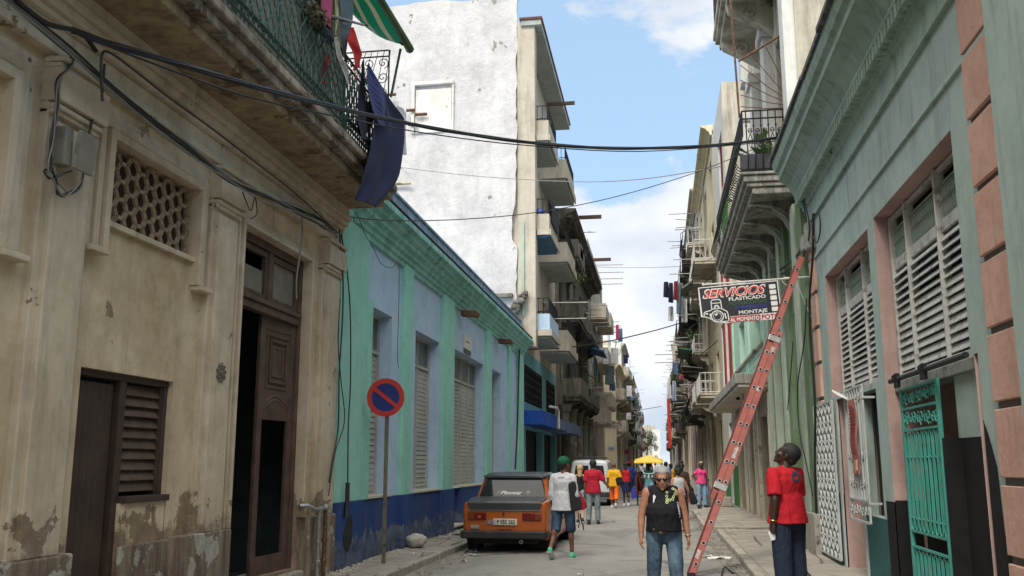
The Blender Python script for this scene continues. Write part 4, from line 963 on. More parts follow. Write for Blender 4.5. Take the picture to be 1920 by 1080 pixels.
# street canopy: strong blue near end then grey-blue
m = MB(); m.m = 0; fbox(m, -1, 33.05, 37.4, 3.0, 3.5, -.05, .72); m.m = 1; fbox(m, -1, 37.45, 41.5, 3.02, 3.46, -.05, .74); m.m = 1; fbox(m, -1, 41.9, 46.6, 2.96, 3.42, -.05, .95)
m.build('street_canopy', [M_BLUEB, M_GREYB], W, bevel=.015)
m = MB(); m.tube([(XL + .75, 35.2, 3.75), (XL + .82, 37, 3.8), (XL + .84, 37.43, 3.7), (XL + .84, 37.43, 3.0)], .05, 6); m.build('drain_pipe', M_WRAIL, W)
for (y, z, x) in ((38, 16.9, 1.0),): one(MB().obox((XL + x, y, z), (.6, 0, 0), (0, .05, 0), (0, 0, .07)), 'roof_beam', M_BEAM, 'short rusty steel beam sticking out below the white block roof', 'beam')
one(MB().tube([(XL + .08, Y0 - .06, z) for z in (6.9, 8, 9.2, 10.4)], .03, 5), 'drain_pipe', M_LGREEN, 'thin turquoise downpipe on the cream pier beside the whitewashed wall', 'pipe')
pot_plant((XL + .8, 33.6, 13.85), 'green plant on the topmost balcony of the white block', .7, M_LEAF2, True, 3)
one(MB().lathe([(.17, 0), (.2, .1), (.2, .6), (.12, .75), (.06, .8)], (XL + .62, 33.5, 10.2), 10), 'blue_barrel', mat('blue plastic', (.02, .06, .4), .4), 'blue plastic barrel on the middle balcony of the white block', 'barrel')
one(MB().obox((XL + 1.05, 34.9, 10.95), (.012, 0, 0), (0, 1.2, 0), (0, 0, .42)), 'balcony_screen', mat('black netting', (.015, .016, .02), .9), 'black cloth screen tied along the middle balcony railing of the white block', 'screen')

# ================================================================= LEFT: DARK SOOTY BUILDING
D = thing('sooty_building', (XL, 44.5, .12), 'dark soot-stained old building with columns, carved balconies and heavy bracketed cornice', 'building')
Y0, Y1 = 44.6, 66
hs = [(46 + 4.2 * k, 47.6 + 4.2 * k, z, z + 2.7) for k in range(5) for z in (5.6, 9.5)] + [(45.6 + 3.9 * k, 48.2 + 3.9 * k, .12, 4.2) for k in range(5)]
facade(D, -1, Y0, Y1, 13.6, hs, M_SOOT2); backing(D, -1, hs[10:], .6)
for h in hs[:10]: window(-1, D, *h, M_SHUTD, M_SHUTG)
cornice(D, -1, Y0 - .2, Y1 + .1, 14.0, 1.05, M_SOOT, .8, brack=.5)
m = MB()
for k in range(6):
    y = 45.1 + 3.9 * k
    m.lathe([(.3, 0), (.3, .25), (.22, .3), (.2, 3.9), (.26, 4.0), (.3, 4.3)], (XL + .35, y, .12), 12)
m.build('column', M_SOOT2, D)
for (a, b, z, kk) in ((47.5, 53.5, 4.75, 'solid'), (55.5, 62, 4.85, 'solid'), (47, 53.2, 8.7, 'solid'), (55, 63, 8.9, 'solid'), (46.5, 51, 11.8, 'solid')):
    balcony(-1, a, b, z, .98, D, M_SOOT, M_IRON, kk, th=.3, h=.85, brackets=4, parapet=M_SOOT2)
rc = random.Random(77)
for (a, b, z) in ((47.5, 53.5, 5.0), (55.5, 62, 5.1), (47, 53.2, 9), (55, 63, 9.2), (46.5, 51, 12.1)): clutter(-1, a, b, z, .95, D, rc); clutter(-1, a, b, z, .95, D, rc)
m = MB(); r = random.Random(3)
for k in range(34): z = 6.0 + k * .11; m.bar((XL + .9, 48 + .1 * (k % 2), z), (XL + .9, 53, z), .018, 4)
m.build('balcony_bars', M_IRON, D)
one(MB().prism([(XL + .1, 9.0), (XL + 1.5, 8.55), (XL + 1.5, 8.45), (XL + .1, 8.9)], 'y', 58, 62), 'blue_awning', mat('blue tarpaulin', (.015, .12, .3), .6), 'blue tarpaulin awning over an upper balcony of the dark sooty building', 'awning')
one(MB().obox((XL + .95, 58.6, 7.6), (.02, 0, 0), (0, 1.4, 0), (0, 0, .6)), 'balcony_screen', mat('blue green cloth', (.02, .09, .13), .9), 'dark blue-green cloth screening the balcony beneath the blue awning', 'screen')
pot_plant((XL + .9, 46.5, 10.1), 'straggly green plant hanging from the upper balcony of the sooty building', 1.2, M_LEAF2, False, 8, .5)
pot_plant((XL + .9, 57, 5.9), 'leafy plant on the lower carved balcony of the sooty building', .9, M_LEAF, False, 9, .5)
# taller pale block behind it
P_ = thing('pale_tower_block', (XL, 66, .12), 'narrow pale apartment block with boxy cream balconies beyond the sooty building', 'building')
hs = [(67.3 + 4.4 * k, 69.3 + 4.4 * k, z, z + 2.2) for k in range(4) for z in (4.8, 8.2, 11.5, 14.6)]
facade(P_, -1, 66.1, 84, 17.8, hs, M_STONEC, endmat=M_WALLW)
for h in hs: window(-1, P_, *h, M_CREAMS, M_SHUTG)
for (a, b, z) in ((69, 73, 12.2), (76, 81, 12.6), (70, 75, 9.0), (76, 82, 9.2), (68, 74, 4.4), (75, 82, 6.0)): balcony(-1, a, b, z, 1.15, P_, M_CREAMP, M_WRAIL, 'solid', th=.2, h=1.0, parapet=M_CREAMP)
for i, (y, z) in enumerate(((47, 14.2), (56.5, 14.0))):
    one(MB().obox((XL + 1.0, y, z), (1.15, 0, 0), (0, .07, 0), (0, 0, .09)), 'roof_beam', M_BEAM, ['rusty steel beam sticking out above the sooty cornice, the nearer of two', 'rusty steel beam sticking out farther along the sooty cornice'][i], 'beam', 'beams over the sooty cornice')

# ================================================================= far left and far right rows
def far_block(name, side, y0, y1, zt, base, m_w, label, nst, mbal, mrl, seed, end=None, kinds=('rail', 'solid'), win=M_SHUTG, bald=1.0):
    r = random.Random(seed); B_ = thing(name, (fx(side, 0, base), y0, .12), label, 'building')
    L_ = y1 - y0; n = max(2, int(L_ / 4.2)); st = L_ / n; fh = (zt - 4.6) / max(1, nst - 1) if nst > 1 else zt; hs = []; ups = []
    for k in range(n):
        y = y0 + st * k + st * .28
        hs.append((y, y + st * .42, .12, 3.6))
        for f in range(nst - 1): z = 4.7 + fh * f; hs.append((y, y + st * .4, z, z + fh * .66)); ups.append(hs[-1])
    facade(B_, side, y0, y1, zt, hs, m_w, base=base, endmat=end)
    for h in hs:
        if h[2] < 1: window(side, B_, *h, M_WOOD, M_SHUTD, base=base, slats=False)
        else: window(side, B_, *h, M_CREAMS, win, base=base, slats=(y0 < 100))
    for f in range(nst - 1):
        z = 4.45 + fh * f
        k = 0
        while k < n:
            q = r.choice((1, 1, 2)); q = min(q, n - k)
            if r.random() < .85: balcony(side, y0 + st * k + .4, y0 + st * (k + q) - .4, z, bald * r.uniform(.75, 1.05), B_, mbal, mrl, r.choice(kinds), th=.2, h=.9, base=base, brackets=2 * q if r.random() < .5 else 0, step=.2)
            if y0 < 150: clutter(side, y0 + st * k, y0 + st * (k + q), z + .2, bald * .9, B_, r, base)
            k += q
    cornice(B_, side, y0, y1, zt + .2, .5, m_w, .45, base=base)
    for k in range(2): y = r.uniform(y0 + .3, y1 - .3); MB().bar((fx(side, .06, base), y, .3), (fx(side, .06, base), y, zt), .045, 5).build('drain_pipe', r.choice((M_STEELG, M_WALLW, M_RUST)), B_)
    m = MB()
    for k in range(2): y = r.uniform(y0 + 1, y1 - 2); X = fx(side, -r.uniform(.6, 2), base); m.box(X - .6, X + .6, y, y + 1.4, zt, zt + r.uniform(.8, 1.6))
    m.build('roof_tank', M_STONEC, B_)
    return B_
XF = -3.95
K = far_block('corner_house', -1, 88, 104, 10.6, XF, M_YELLOWW, 'sunlit cream corner house beyond the side street with a blue street plate', 3, M_STONEC, M_IRON, 4, end=M_CORNER)
m = MB(); m.box(XF - 3.5, XF + .12, 87.85, 88, 5.0, 5.35); m.box(XF - 3.5, XF + .2, 87.8, 88, 5.35, 5.5); m.build('string_course', M_STONEC, K)
m = MB(); m.box(-4.75, -4.2, 87.94, 87.99, 2.9, 3.15); s_ = m.build('street_plate', mat('blue enamel', (.12, .27, .5), .4), K)
m = MB()
for k in range(4): m.box(-4.69 + k * .11, -4.62 + k * .11, 87.93, 87.941, 2.97, 3.08)
m.build('plate_lettering', M_WALLW, s_)
far_block('cream_tower_house', -1, 104.2, 118, 14.6, XF, M_STONEC, 'tall narrow cream house rising behind the sunlit corner house', 4, M_STONEC, M_IRON, 5, end=M_WALLW)
cols = [M_STONEC, M_YELLOWW, M_SOOT2, M_WALLW, M_CREAMP, M_PINKW, M_STONEC, M_SOOT2]
lb_ = ['weathered grey stone house with clustered balconies on the far left side', 'far left yellowish house with laundry-hung balconies', 'far left sooty house past the cream tower house', 'far left whitish house, next to last before the tree', 'small cream house beside the far tree']
ys = [118.2, 134, 152, 172, 196, 225]; zs = [12.2, 13.4, 11.6, 12.6, 10.5]
for i in range(5): far_block(['stone_house', 'yellow_house', 'sooty_house', 'whitish_house', 'cream_house'][i], -1, ys[i], ys[i + 1] - .2, zs[i], XF + .1 * (i % 2), cols[(i * 1) % 8] if i != 2 else M_SOOT2, lb_[i], 4 if i < 4 else 3, cols[(i + 2) % 8], M_IRON, 20 + i)
# end of the street: pale houses closing the view
E1 = thing('end_house', (-3, 330, .12), 'hazy pale house closing the far end of the street', 'building')
m = MB(); m.box(-9, -1.6, 330, 345, 0, 14.5); m.build('wall', M_STONEC, E1); m = MB()
for k in range(3):
    for f in range(4): m.box(-8 + k * 2.2, -7 + k * 2.2, 329.9, 330.02, 2 + f * 3, 3.8 + f * 3)
m.build('window', M_SHUTG, E1)
E2 = thing('end_house', (1, 300, .12), 'pale blue-grey house at the far end of the street behind the cart canopy', 'building')
m = MB(); m.box(-2.4, .2, 300, 312, 0, 12); m.build('wall', M_WALLW, E2); m = MB()
for f in range(3): m.box(-1.8, -.8, 299.9, 300.02, 2.4 + f * 3, 4 + f * 3)
m.build('window', M_SHUTG, E2)
# tree at the far end
TR = thing('street_tree', (-2.9, 205, .1), 'small dark green tree beside the far end of the street', 'tree')
r = random.Random(5); m = MB(); m.tube([(-2.9, 205, .1), (-2.8, 205, 3), (-2.6, 205, 5.5)], [.22, .18, .1], 7)
for k in range(6): a = k * 1.05; m.tube([(-2.7, 205, 4.2 + k * .15), (-2.7 + 1.4 * math.cos(a), 205 + 1.4 * math.sin(a), 5.6 + .3 * (k % 3))], [.08, .03], 5)
m.build('trunk', M_WOOD2, TR); m = MB()
for k in range(22): c = (-2.6 + r.uniform(-1.7, 1.9), 205 + r.uniform(-1.8, 1.8), 6 + r.uniform(-1.8, 2.2)); leaves(m, c, (.75, .75, .6), 90, .15, r)
m.build('crown', M_LEAF, TR)
# ================================================================= RIGHT: GREEN COLUMNED HOUSE WITH CARVED BALCONY
H = thing('columned_house', (XR, 17.1, .12), 'old columned house with green pilasters below and a scroll-bracketed iron balcony above', 'building')
Y0, Y1 = 17.06, 26.9
hl = [(18.3, 19.35, .3, 4.6), (20.6, 21.7, .3, 4.6)]
hu = [(18.6, 19.8, 7.3, 10.6), (21.2, 22.4, 7.3, 10.6), (23.8, 25.0, 7.3, 10.6), (18.6, 19.8, 12.4, 15.4), (21.2, 22.4, 12.4, 15.4), (23.8, 25.0, 12.4, 15.4)]
m = MB(); m.m = 0; holed(m, 1, Y0, 23.3, 0, 6.8, hl); reveals(m, 1, hl, .4); m.m = 1; holed(m, 1, Y0, Y1, 6.8, 16.4, hu); reveals(m, 1, hu, .3)
shell(m, 1, Y0, Y1, 6.8, 16.4, 8); m.m = 0; m.quad((XR + 8, 23.3, 0), (XR, 23.3, 0), (XR, 23.3, 6.8), (XR + 8, 23.3, 6.8)); m.build('wall', [M_OLIVE, M_STONEC], H)
m = MB(); m.m = 0
for (a, b) in ((17.12, 17.7), (19.5, 20.0), (22.0, 22.5)): fbox(m, 1, a, b, .8, 6.5, -.02, .1); 
m.m = 1
for (a, b) in ((17.75, 18.2), (20.05, 20.5), (21.75, 21.98), (22.6, 23.2)): fbox(m, 1, a, b, .8, 6.5, -.02, .14)
m.build('pilaster', [M_OLIVE, M_PALEG], H, bevel=.01)
m = MB(); m.m = 0; fbox(m, 1, 17.06, 23.3, 0, .8, -.02, .17); m.build('plinth', M_KERB, H, bevel=.02)
m = MB()
for h in hl: fbox(m, 1, h[0], h[1], .3, 4.6, -.42, -.36)
m.build('door', mat('dark green door', (.03, .08, .05), .6), H)
m = MB()
for (a, b) in ((17.1, 17.6), (20.2, 20.8), (22.8, 23.4), (25.5, 26.1)):
    fbox(m, 1, a, b, 7.2, 11.3, -.02, .22); fbox(m, 1, a - .06, b + .06, 11.05, 11.3, -.02, .3); fbox(m, 1, a, b, 12.2, 16.0, -.02, .18)
m.build('upper_pilaster', M_WALLW, H, bevel=.015)
for h in hu: window(1, H, *h, M_STONEC, M_SHUTG, depth=.2)
# main balcony
def cr_curve(P):
    P = [Vector(p) for p in P]; out = []
    for i in range(len(P) - 1):
        a, b, c, d = P[max(0, i - 1)], P[i], P[i + 1], P[min(len(P) - 1, i + 2)]
        for k in range(4): t = k / 4; out.append(.5 * ((2 * b) + (c - a) * t + (2 * a - 5 * b + 4 * c - d) * t * t + (3 * b - a - 3 * c + d) * t ** 3))
    return out + [P[-1]]
M_BALC = plaster('grey weathered balcony concrete', (.27, .26, .235), (.38, .37, .335), (.38, .35, .29), .6, grime=(.05, .045, .04), ga=.5, gs=.8, bump=.7, scale=1.4, spots=.6)
BO = 1.02
m = MB()
for (z0, z1, d, e) in ((6.72, 6.86, BO - .16, .0), (6.86, 6.95, BO - .06, .04), (6.95, 7.08, BO, .08), (7.08, 7.14, BO + .06, .12)): fbox(m, 1, 17.75 - e, 26.2 + e, z0, z1, -.1, d)
b = m.build('balcony', M_BALC, H, bevel=.02)
m = MB()                                                            # scroll brackets under the slab
for k in range(6):
    y = 18.5 + k * 1.42
    m.prism([(XR - .62, 6.74), (XR - .6, 6.64), (XR - .46, 6.6), (XR - .34, 6.54), (XR - .2, 6.42), (XR - .1, 6.2), (XR + .03, 6.1), (XR + .03, 6.74)], 'y', y - .2, y + .2)
    for o_ in (.0, .07):
        m.tube(cr_curve([(XR - .1, y - .13 - o_, 6.66 - .25), (XR - .3, y - .14 - o_, 6.56), (XR - .55, y - .13 - o_, 6.63), (XR - .74 - o_, y - .06 - o_ * .5, 6.68), (XR - .74 - o_, y + .06 + o_ * .5, 6.68), (XR - .55, y + .13 + o_, 6.63), (XR - .3, y + .14 + o_, 6.56), (XR - .1, y + .13 + o_, 6.66 - .25)]), .028, 6)
    m.tube([(XR - .3, y, 6.56), (XR - .62, y, 6.63)], .05, 6)
m.build('bracket', M_BALC, b, smooth=False)
M_IR2 = M_IRON; XO = XR - BO + .04
m = MB(); z0, z1 = 7.16, 8.42; y0, y1 = 17.8, 26.1
for z in (z1, z1 - .16): m.bar((XO, y0, z), (XO, y1, z), .016, 5); m.bar((XO, y0, z), (XR, y0, z), .018, 5)
m.bar((XO, y0, z0 + .08), (XO, y1, z0 + .08), .014, 4); m.bar((XO, y0, z0 + .08), (XR, y0, z0 + .08), .014, 4)
y = y0
while y < y1: m.tube([(XO, y, z1), (XO - .0, y, z0 + .75), (XO - .14, y, z0 + .5), (XO - .2, y, z0 + .3), (XO - .12, y, z0 + .12), (XO, y, z0 + .06)], .011, 4); y += .17
rl = m.build('balcony_railing', M_IRON, b)
m = MB(); y = y0 + .1
while y < y1: m.tube(scroll((XO, y, z1 - .08), (0, 1, 0), (0, 0, 1), .06, 1.2, 8), .008, 4); y += .17
for i in range(7):                                                # near end: bars with lyre scrolls
    x = XO + .07 + i * .14
    m.tube([(x, y0, z1), (x, y0, z0 + .7), (x, y0 - .1, z0 + .45), (x, y0 - .12, z0 + .25), (x, y0, z0 + .06)], .012, 4)
    m.ball((x, y0, z1 - .3), (.022, .022, .035), 6, 4)
    for s_ in (-1, 1): m.tube(scroll((x + .07, y0, z0 + .85), (s_, 0, 0), (0, 0, 1), .055, 1.2, 8, 1), .008, 4); 
    m.tube([(x + .07, y0, z0 + .8), (x + .02, y0, z0 + .65), (x + .07, y0, z0 + .5), (x + .12, y0, z0 + .65), (x + .07, y0, z0 + .8)], .008, 4)
m.build('scrollwork', M_IRON, rl)
one(MB().obox((2.2, 17.86, 7.38), (.5, 0, 0), (0, .03, 0), (0, 0, .17)), 'railing_panel', mat('dark grey board', (.025, .025, .035), .6), 'dark board tied low inside the near end of the iron balcony railing', 'board')
# privacy fan of rods above the near end
FN = thing('rod_fan', (XO, 17.8, 8.45), 'fan of thin rusty rods and tall post at the near end of the iron balcony', 'balcony guard')
m = MB(); pp = Vector((XO - .05, 17.8, 8.3)); tp = Vector((XO - .2, 17.8, 14)); m.bar(pp, tp, .022, 6)
tip = atY(1494, 48, 17.8); cr = atY(1385, 115, 17.8); m.bar(cr, tip, .025, 5); m.build('post', M_RUST, FN)
m = MB(); hub = atY(1497, 200, 17.8)
for (x, y) in ((1388, 200), (1388, 178), (1388, 150), (1388, 122), (1410, 104), (1436, 88), (1452, 78), (1470, 65)):
    a = atY(x, y, 17.8); m.tube([a, a.lerp(hub, .5) + Vector((0, .05, -.02)), hub], .009, 4)
m.build('rods', M_RUST, FN)
r = random.Random(4)
pt = thing('potted_plant', (2.3, 18.1, 7.2), 'broad-leaved bushy plant behind the railing of the iron balcony', 'plant'); MB().lathe([(.12, 0), (.17, .28), (.12, .28)], (2.3, 18.15, 7.15), 10).build('pot', mat('bright blue pot', (.02, .25, .6), .5), pt)
m = MB(); 
for k in range(60):
    a = r.uniform(0, 6.28); e = r.uniform(.2, 1.2); L_ = r.uniform(.25, .6); c = Vector((2.3, 18.15, 7.5)); d = Vector((math.cos(a) * math.cos(e), math.sin(a) * math.cos(e) * .6, math.sin(e))) * L_
    p = c + d; u = d.normalized() * .11; v = Vector((-math.sin(a), math.cos(a), .2)).normalized() * .07; m.add([p - u, p - v, p + u, p + v], [(0, 1, 2, 3)]); m.bar(c, p, .004, 3)
m.build('foliage', M_LEAF2, pt)
pot_plant((1.95, 21.5, 7.15), 'spiky dark plant halfway along the iron balcony', .8, M_LEAF, True, 5, .3)
one(MB().obox((XO - .02, 22.9, 7.7), (.01, 0, 0), (0, .9, 0), (0, 0, .3)), 'green_cloth', mat('bright green cloth', (.08, .3, .05), .8), 'bright green cloth hung on the far half of the iron balcony', 'cloth')
# balcony above, only its near corner in view
m = MB()
for (z0, z1, d) in ((11.75, 11.9, 1.0), (11.9, 12.0, 1.1), (12.0, 12.15, 1.15)): fbox(m, 1, 17.6, 22.3, z0, z1, -.1, d)
b2 = m.build('balcony', M_STONEC, H, bevel=.02); m = MB()
for y in (18.2, 20.0, 21.9): m.prism([(XR - 1.0, 11.76), (XR - .95, 11.6), (XR - .7, 11.45), (XR - .45, 11.3), (XR + .02, 11.0), (XR + .02, 11.76)], 'y', y - .14, y + .14); m.tube(scroll((XR - .5, y - .15, 11.52), (-1, 0, 0), (0, 0, 1), .17, 1.3, 12), .035, 5)
m.build('bracket', M_STONEC, b2, bevel=.02)
railing(1, 17.7, 22.2, 12.15, 1.0, 1.1, M_IRON, b2, step=.16)

# ================================================================= RIGHT: MINT HOUSE WITH CANOPY
N = thing('mint_house', (XR, 23.4, .12), 'low mint green house with planked upper wall and a concrete street canopy', 'building')
hs = [(25.6, 28.0, 4.75, 6.2), (29.6, 32.0, 4.75, 6.2), (24.4, 26.6, .12, 2.9), (28.2, 29.6, .12, 3.0), (31.5, 33.5, .12, 3.0)]
m = MB(); m.m = 0; holed(m, 1, 23.35, 34.9, 3.8, 6.75, hs); reveals(m, 1, hs[:2], .35); m.m = 1; holed(m, 1, 23.35, 34.9, 0, 3.8, hs); reveals(m, 1, hs[2:], .3); m.m = 0; shell(m, 1, 23.35, 34.9, 0, 6.75, 8); 
m.build('wall', [M_MINT, plaster('drab cream ground floor', (.27, .245, .185), (.34, .31, .24), (.22, .2, .16), .6, grime=(.12, .1, .07), ga=.5, gs=.6)], N)
for h in hs[:2]: window(1, N, *h, mat('brown window frame', (.2, .13, .07), .7), M_DGLASS, slats=False, depth=.3)
backing(N, 1, hs[2:], .35)
m = MB()
for y in (23.5, 24.1, 28.5, 29.1, 34.2): fbox(m, 1, y, y + .4, 3.9, 6.6, -.01, .06)
for k in range(4): fbox(m, 1, 24.5, 34.2, 3.95 + k * .19, 4.12 + k * .19, -.01, .03 + .004 * (k % 2))
m.build('boarding', M_MINT, N, bevel=.006)
m = MB(); fbox(m, 1, 24.4, 34.4, 4.68, 4.75, -.02, .13); m.build('sill', M_STONEC, N, bevel=.01)
m = MB()
for (a, b) in ((24.0, 24.3), (26.7, 27.0), (27.9, 28.1), (29.7, 30.0), (31.1, 31.4), (33.6, 33.9)): fbox(m, 1, a, b, .12, 3.4, -.01, .07)
m.build('pilaster', M_STONEC, N, bevel=.01)
m = MB(); m.m = 0; fbox(m, 1, 23.9, 36.6, 3.52, 3.6, -.05, .78); m.m = 1; fbox(m, 1, 23.86, 36.64, 3.6, 3.86, -.05, .84); m.build('street_canopy', [M_CREAMP, M_BALC], N, bevel=.02)
m = MB(); m.ball((XR - .5, 27.5, 3.47), (.06, .06, .05)); m.bar((XR - .5, 26, 3.5), (XR - .1, 30, 3.49), .01, 4); m.build('canopy_light', M_IRON, N)

# ================================================================= RIGHT: RED AND WHITE HOUSE
Q = thing('red_white_house', (XR, 35, .12), 'tall narrow house with grey louvred shutters, red panels and white ground floor with green dado', 'building')
hs = [(36.0, 38.2, 4.6, 7.4), (39, 40.6, 4.6, 7.4), (36, 38.2, 8.6, 11.2), (39, 40.6, 8.6, 11.2), (36, 38.2, 12.4, 14.6), (37, 38.6, .12, 3.2)]
m = MB(); m.m = 0; holed(m, 1, 35, 41.3, 3.9, 16.2, hs); reveals(m, 1, hs, .2); m.m = 1; holed(m, 1, 35, 41.3, .0, 3.9, hs); m.m = 2; shell(m, 1, 35, 41.3, 0, 16.2, 8); m.build('wall', [M_WALLW, M_WALLW, M_STONEC], Q)
for h in hs[:5]: window(1, Q, *h, M_REDP, M_SHUTG)
m = MB(); fbox(m, 1, 35.02, 35.95, 3.9, 9.5, -.01, .05); fbox(m, 1, 38.25, 38.95, 3.9, 9.5, -.01, .05); fbox(m, 1, 35.95, 38.25, 3.9, 4.55, -.01, .05); m.build('red_panel', M_REDP, Q)
m = MB(); fbox(m, 1, 35.0, 36.9, 0, 1.55, -.01, .03); fbox(m, 1, 38.7, 41.3, 0, 1.55, -.01, .03); m.build('dado', plaster('grass green dado', (.05, .2, .06), (.07, .25, .08), (.3, .3, .25), .7, gs=.3), Q)
backing(Q, 1, hs[5:], .3)
# ================================================================= RIGHT: CREAM HOUSE AND ON
far_block('cream_balcony_house', 1, 41.4, 56, 16.6, XR, M_YELLOWW, 'tall cream house with white-railed balconies, next to the red and white house', 5, M_STONEC, M_WRAIL, 31, end=M_WALLW, kinds=('rail',))
for (z, a, b) in ((10.9, 42, 45.5), (6.4, 44.0, 47.5)): pass
far_block('bracketed_house', 1, 56.2, 74, 18.0, XR, M_STONEC, 'grey stone house with deep dark balconies and bracketed cornice on the right', 5, M_SOOT, M_IRON, 33, kinds=('rail', 'bulge'), bald=1.15)
ys = [74.2, 90, 108, 128, 150, 180, 215]; zs = [15.5, 13.5, 13.8, 12.0, 11.6, 11.0]
nm = ['pinkish_house', 'ochre_house', 'red_trimmed_house', 'grey_house', 'pale_house', 'tan_house']
lb_ = ['faded pinkish house with planted balconies on the right side', 'ochre house with a brown rounded balcony on the right side', 'far right house edged with a tall red banner', 'far right grey house past the red banner', 'far right pale house, low against the sky', 'last tan house on the far right of the street']
mw = [M_PINKW, M_YELLOWW, M_CREAMP, M_SOOT2, M_WALLW, M_STONEC]
for i in range(6): far_block(nm[i], 1, ys[i], ys[i + 1] - .2, zs[i], XR - .1 * i, mw[i], lb_[i], 4, [M_STONEC, M_SOOT][i % 2], M_IRON, 50 + i, bald=1.2 if i < 3 else .9)
one(MB().obox((1.15, 112, 6.4), (.18, 0, 0), (0, .1, 0), (0, 0, 3.0)), 'red_banner', mat('red cloth banner', (.42, .03, .02), .8), 'tall narrow red banner hanging over the far right pavement', 'banner')
# aerials
for i, (x, y, z, h, hd, l) in enumerate((
    (XL - .6, 45.5, 14, 3.4, .4, 'tall thin television aerial above the sooty cornice beside the white block'),
    (XR + .8, 58, 18.0, 3.2, .2, 'television aerial on the tall stone house at right, highest on the right side'),
    (XR + .5, 70, 18.0, 2.4, 1.2, 'small aerial at the far end of the right stone house roof'),
    (-4.6, 92, 10.8, 4.0, .3, 'aerial on the sunlit corner house, left of the roof cluster'),
    (-4.9, 95, 10.8, 4.6, .9, 'tallest aerial on the sunlit corner house roof'),
    (-4.3, 98, 10.8, 3.6, 1.3, 'aerial on the sunlit corner house, right of the roof cluster'),
    (-4.7, 110, 14.6, 3.0, .5, 'aerial on the cream tower house roof'),
    (3.1, 100, 13.6, 3.4, .8, 'aerial above the ochre house on the right'),
    (3.0, 118, 13.8, 3.8, .1, 'aerial above the red-bannered house on the right'))):
    antenna((x, y, z), h, hd, l)
# ================================================================= CABLES
def cable(pts, r, label, name='overhead_cable', mt=None, grp=None, seg=6, smooth=True):
    pts = [Vector(p) for p in pts]
    if smooth and len(pts) > 2:                                     # Catmull-Rom through the fixing points
        out = []
        for i in range(len(pts) - 1):
            a, b, c, d = pts[max(0, i - 1)], pts[i], pts[i + 1], pts[min(len(pts) - 1, i + 2)]
            for k in range(5):
                t = k / 5; out.append(.5 * ((2 * b) + (c - a) * t + (2 * a - 5 * b + 4 * c - d) * t * t + (3 * b - a - 3 * c + d) * t ** 3))
        pts = out + [pts[-1]]
    return one(MB().tube(pts, r, seg), name, mt or M_CABLE, label, 'cable', grp)
def span(px, Ya, Yb):
    n = len(px) - 1; x0, x1 = px[0][0], px[-1][0]
    return [atY(x, y, Ya + (Yb - Ya) * (x - x0) / (x1 - x0)) for (x, y) in px]
big = [(135, 56), (200, 80), (330, 118), (480, 163), (600, 194), (720, 222), (850, 247), (1000, 268), (1150, 278), (1300, 275), (1400, 266), (1478, 255)]
CB = thing('overhead_cable_bundle', atY(1478, 255, 18), 'thickest black cable bundle sagging across the street from the balcony soffit to the right cornice', 'cable')
def span2(px):
    K = ((135, 6.2), (330, 7.1), (480, 7.9), (600, 9.2), (720, 11.), (850, 12.8), (1478, 18.))
    out = []
    for x, y in px:
        x_ = min(max(x, 135), 1478); i = next(i for i in range(6) if x_ <= K[i + 1][0]); a, b = K[i], K[i + 1]; out.append(atY(x, y, a[1] + (b[1] - a[1]) * (x_ - a[0]) / (b[0] - a[0])))
    return out
base_ = span2(big)
def cr_(pts):
    out = []
    for i in range(len(pts) - 1):
        a, b, c, d = pts[max(0, i - 1)], pts[i], pts[i + 1], pts[min(len(pts) - 1, i + 2)]
        for k in range(6): t = k / 6; out.append(.5 * ((2 * b) + (c - a) * t + (2 * a - 5 * b + 4 * c - d) * t * t + (3 * b - a - 3 * c + d) * t ** 3))
    return out + [pts[-1]]
cb = cr_(base_)
for k in range(4):
    m = MB(); m.tube([p + Vector((0, .015 * math.sin(i * .35 + k * 1.6), .016 * math.cos(i * .35 + k * 1.6))) for i, p in enumerate(cb)], .0145, 6); m.build('strand', M_CABLE, CB)
cable(span2([(160, 70), (330, 135), (480, 185), (650, 222), (800, 250), (980, 272), (1200, 284), (1420, 268), (1470, 262)]), .009, 'thin wire running just below the thick black cable bundle')
cable(span([(745, 313), (850, 326), (960, 335), (1100, 341), (1220, 334), (1352, 312)], 33, 24), .013, 'thin grey wire crossing from the whitewashed wall to the right, middle of the three', mt=M_CABLEG)
cable(span([(645, 405), (720, 413), (850, 412), (1000, 399), (1150, 370), (1300, 325), (1400, 285), (1478, 250)], 13.4, 18), .008, 'thin wire rising from the turquoise corner across to the right cornice')
cable(span([(975, 655), (1060, 652), (1150, 638), (1230, 619), (1285, 603)], 33, 55), .03, 'black wire crossing low over the far street, above the pedestrians')
cable(span([(1155, 772), (1190, 770), (1240, 762)], 95, 100), .03, 'fine wire across the far end of the street')
cable(span([(1105, 500), (1180, 502), (1290, 498), (1345, 480)], 55, 40), .01, 'faint wire over the middle distance, against the clouds')
r = random.Random(31); WC = thing('wall_cable_run', atX(200, 160, -4.5), 'tangled run of black cables along the top of the beige wall under the balcony', 'cable')
for k in range(7):
    w_ = [(0, -14), (60, 36), (130, 95), (200, 155), (270, 215), (350, 278), (430, 338), (500, 371), (560, 395), (605, 420), (632, 440)]
    MB().tube(cr_([atX(x + r.uniform(-3, 3), y + r.uniform(-6, 6) + (k - 3) * 1.6, -4.5 + .01 * k) for x, y in w_]), r.choice((.008, .01, .013)), 5).build('strand', M_CABLE if k % 3 else M_CABLEG, WC)
for i, q_ in enumerate(([(455, 360), (470, 395), (478, 370), (482, 400), (470, 410)], [(560, 395), (580, 405), (600, 398), (612, 430), (598, 422), (622, 436)])): MB().tube(cr_([atX(x, y, -4.5) for x, y in q_]), .007, 5).build('strand', M_CABLE, WC)
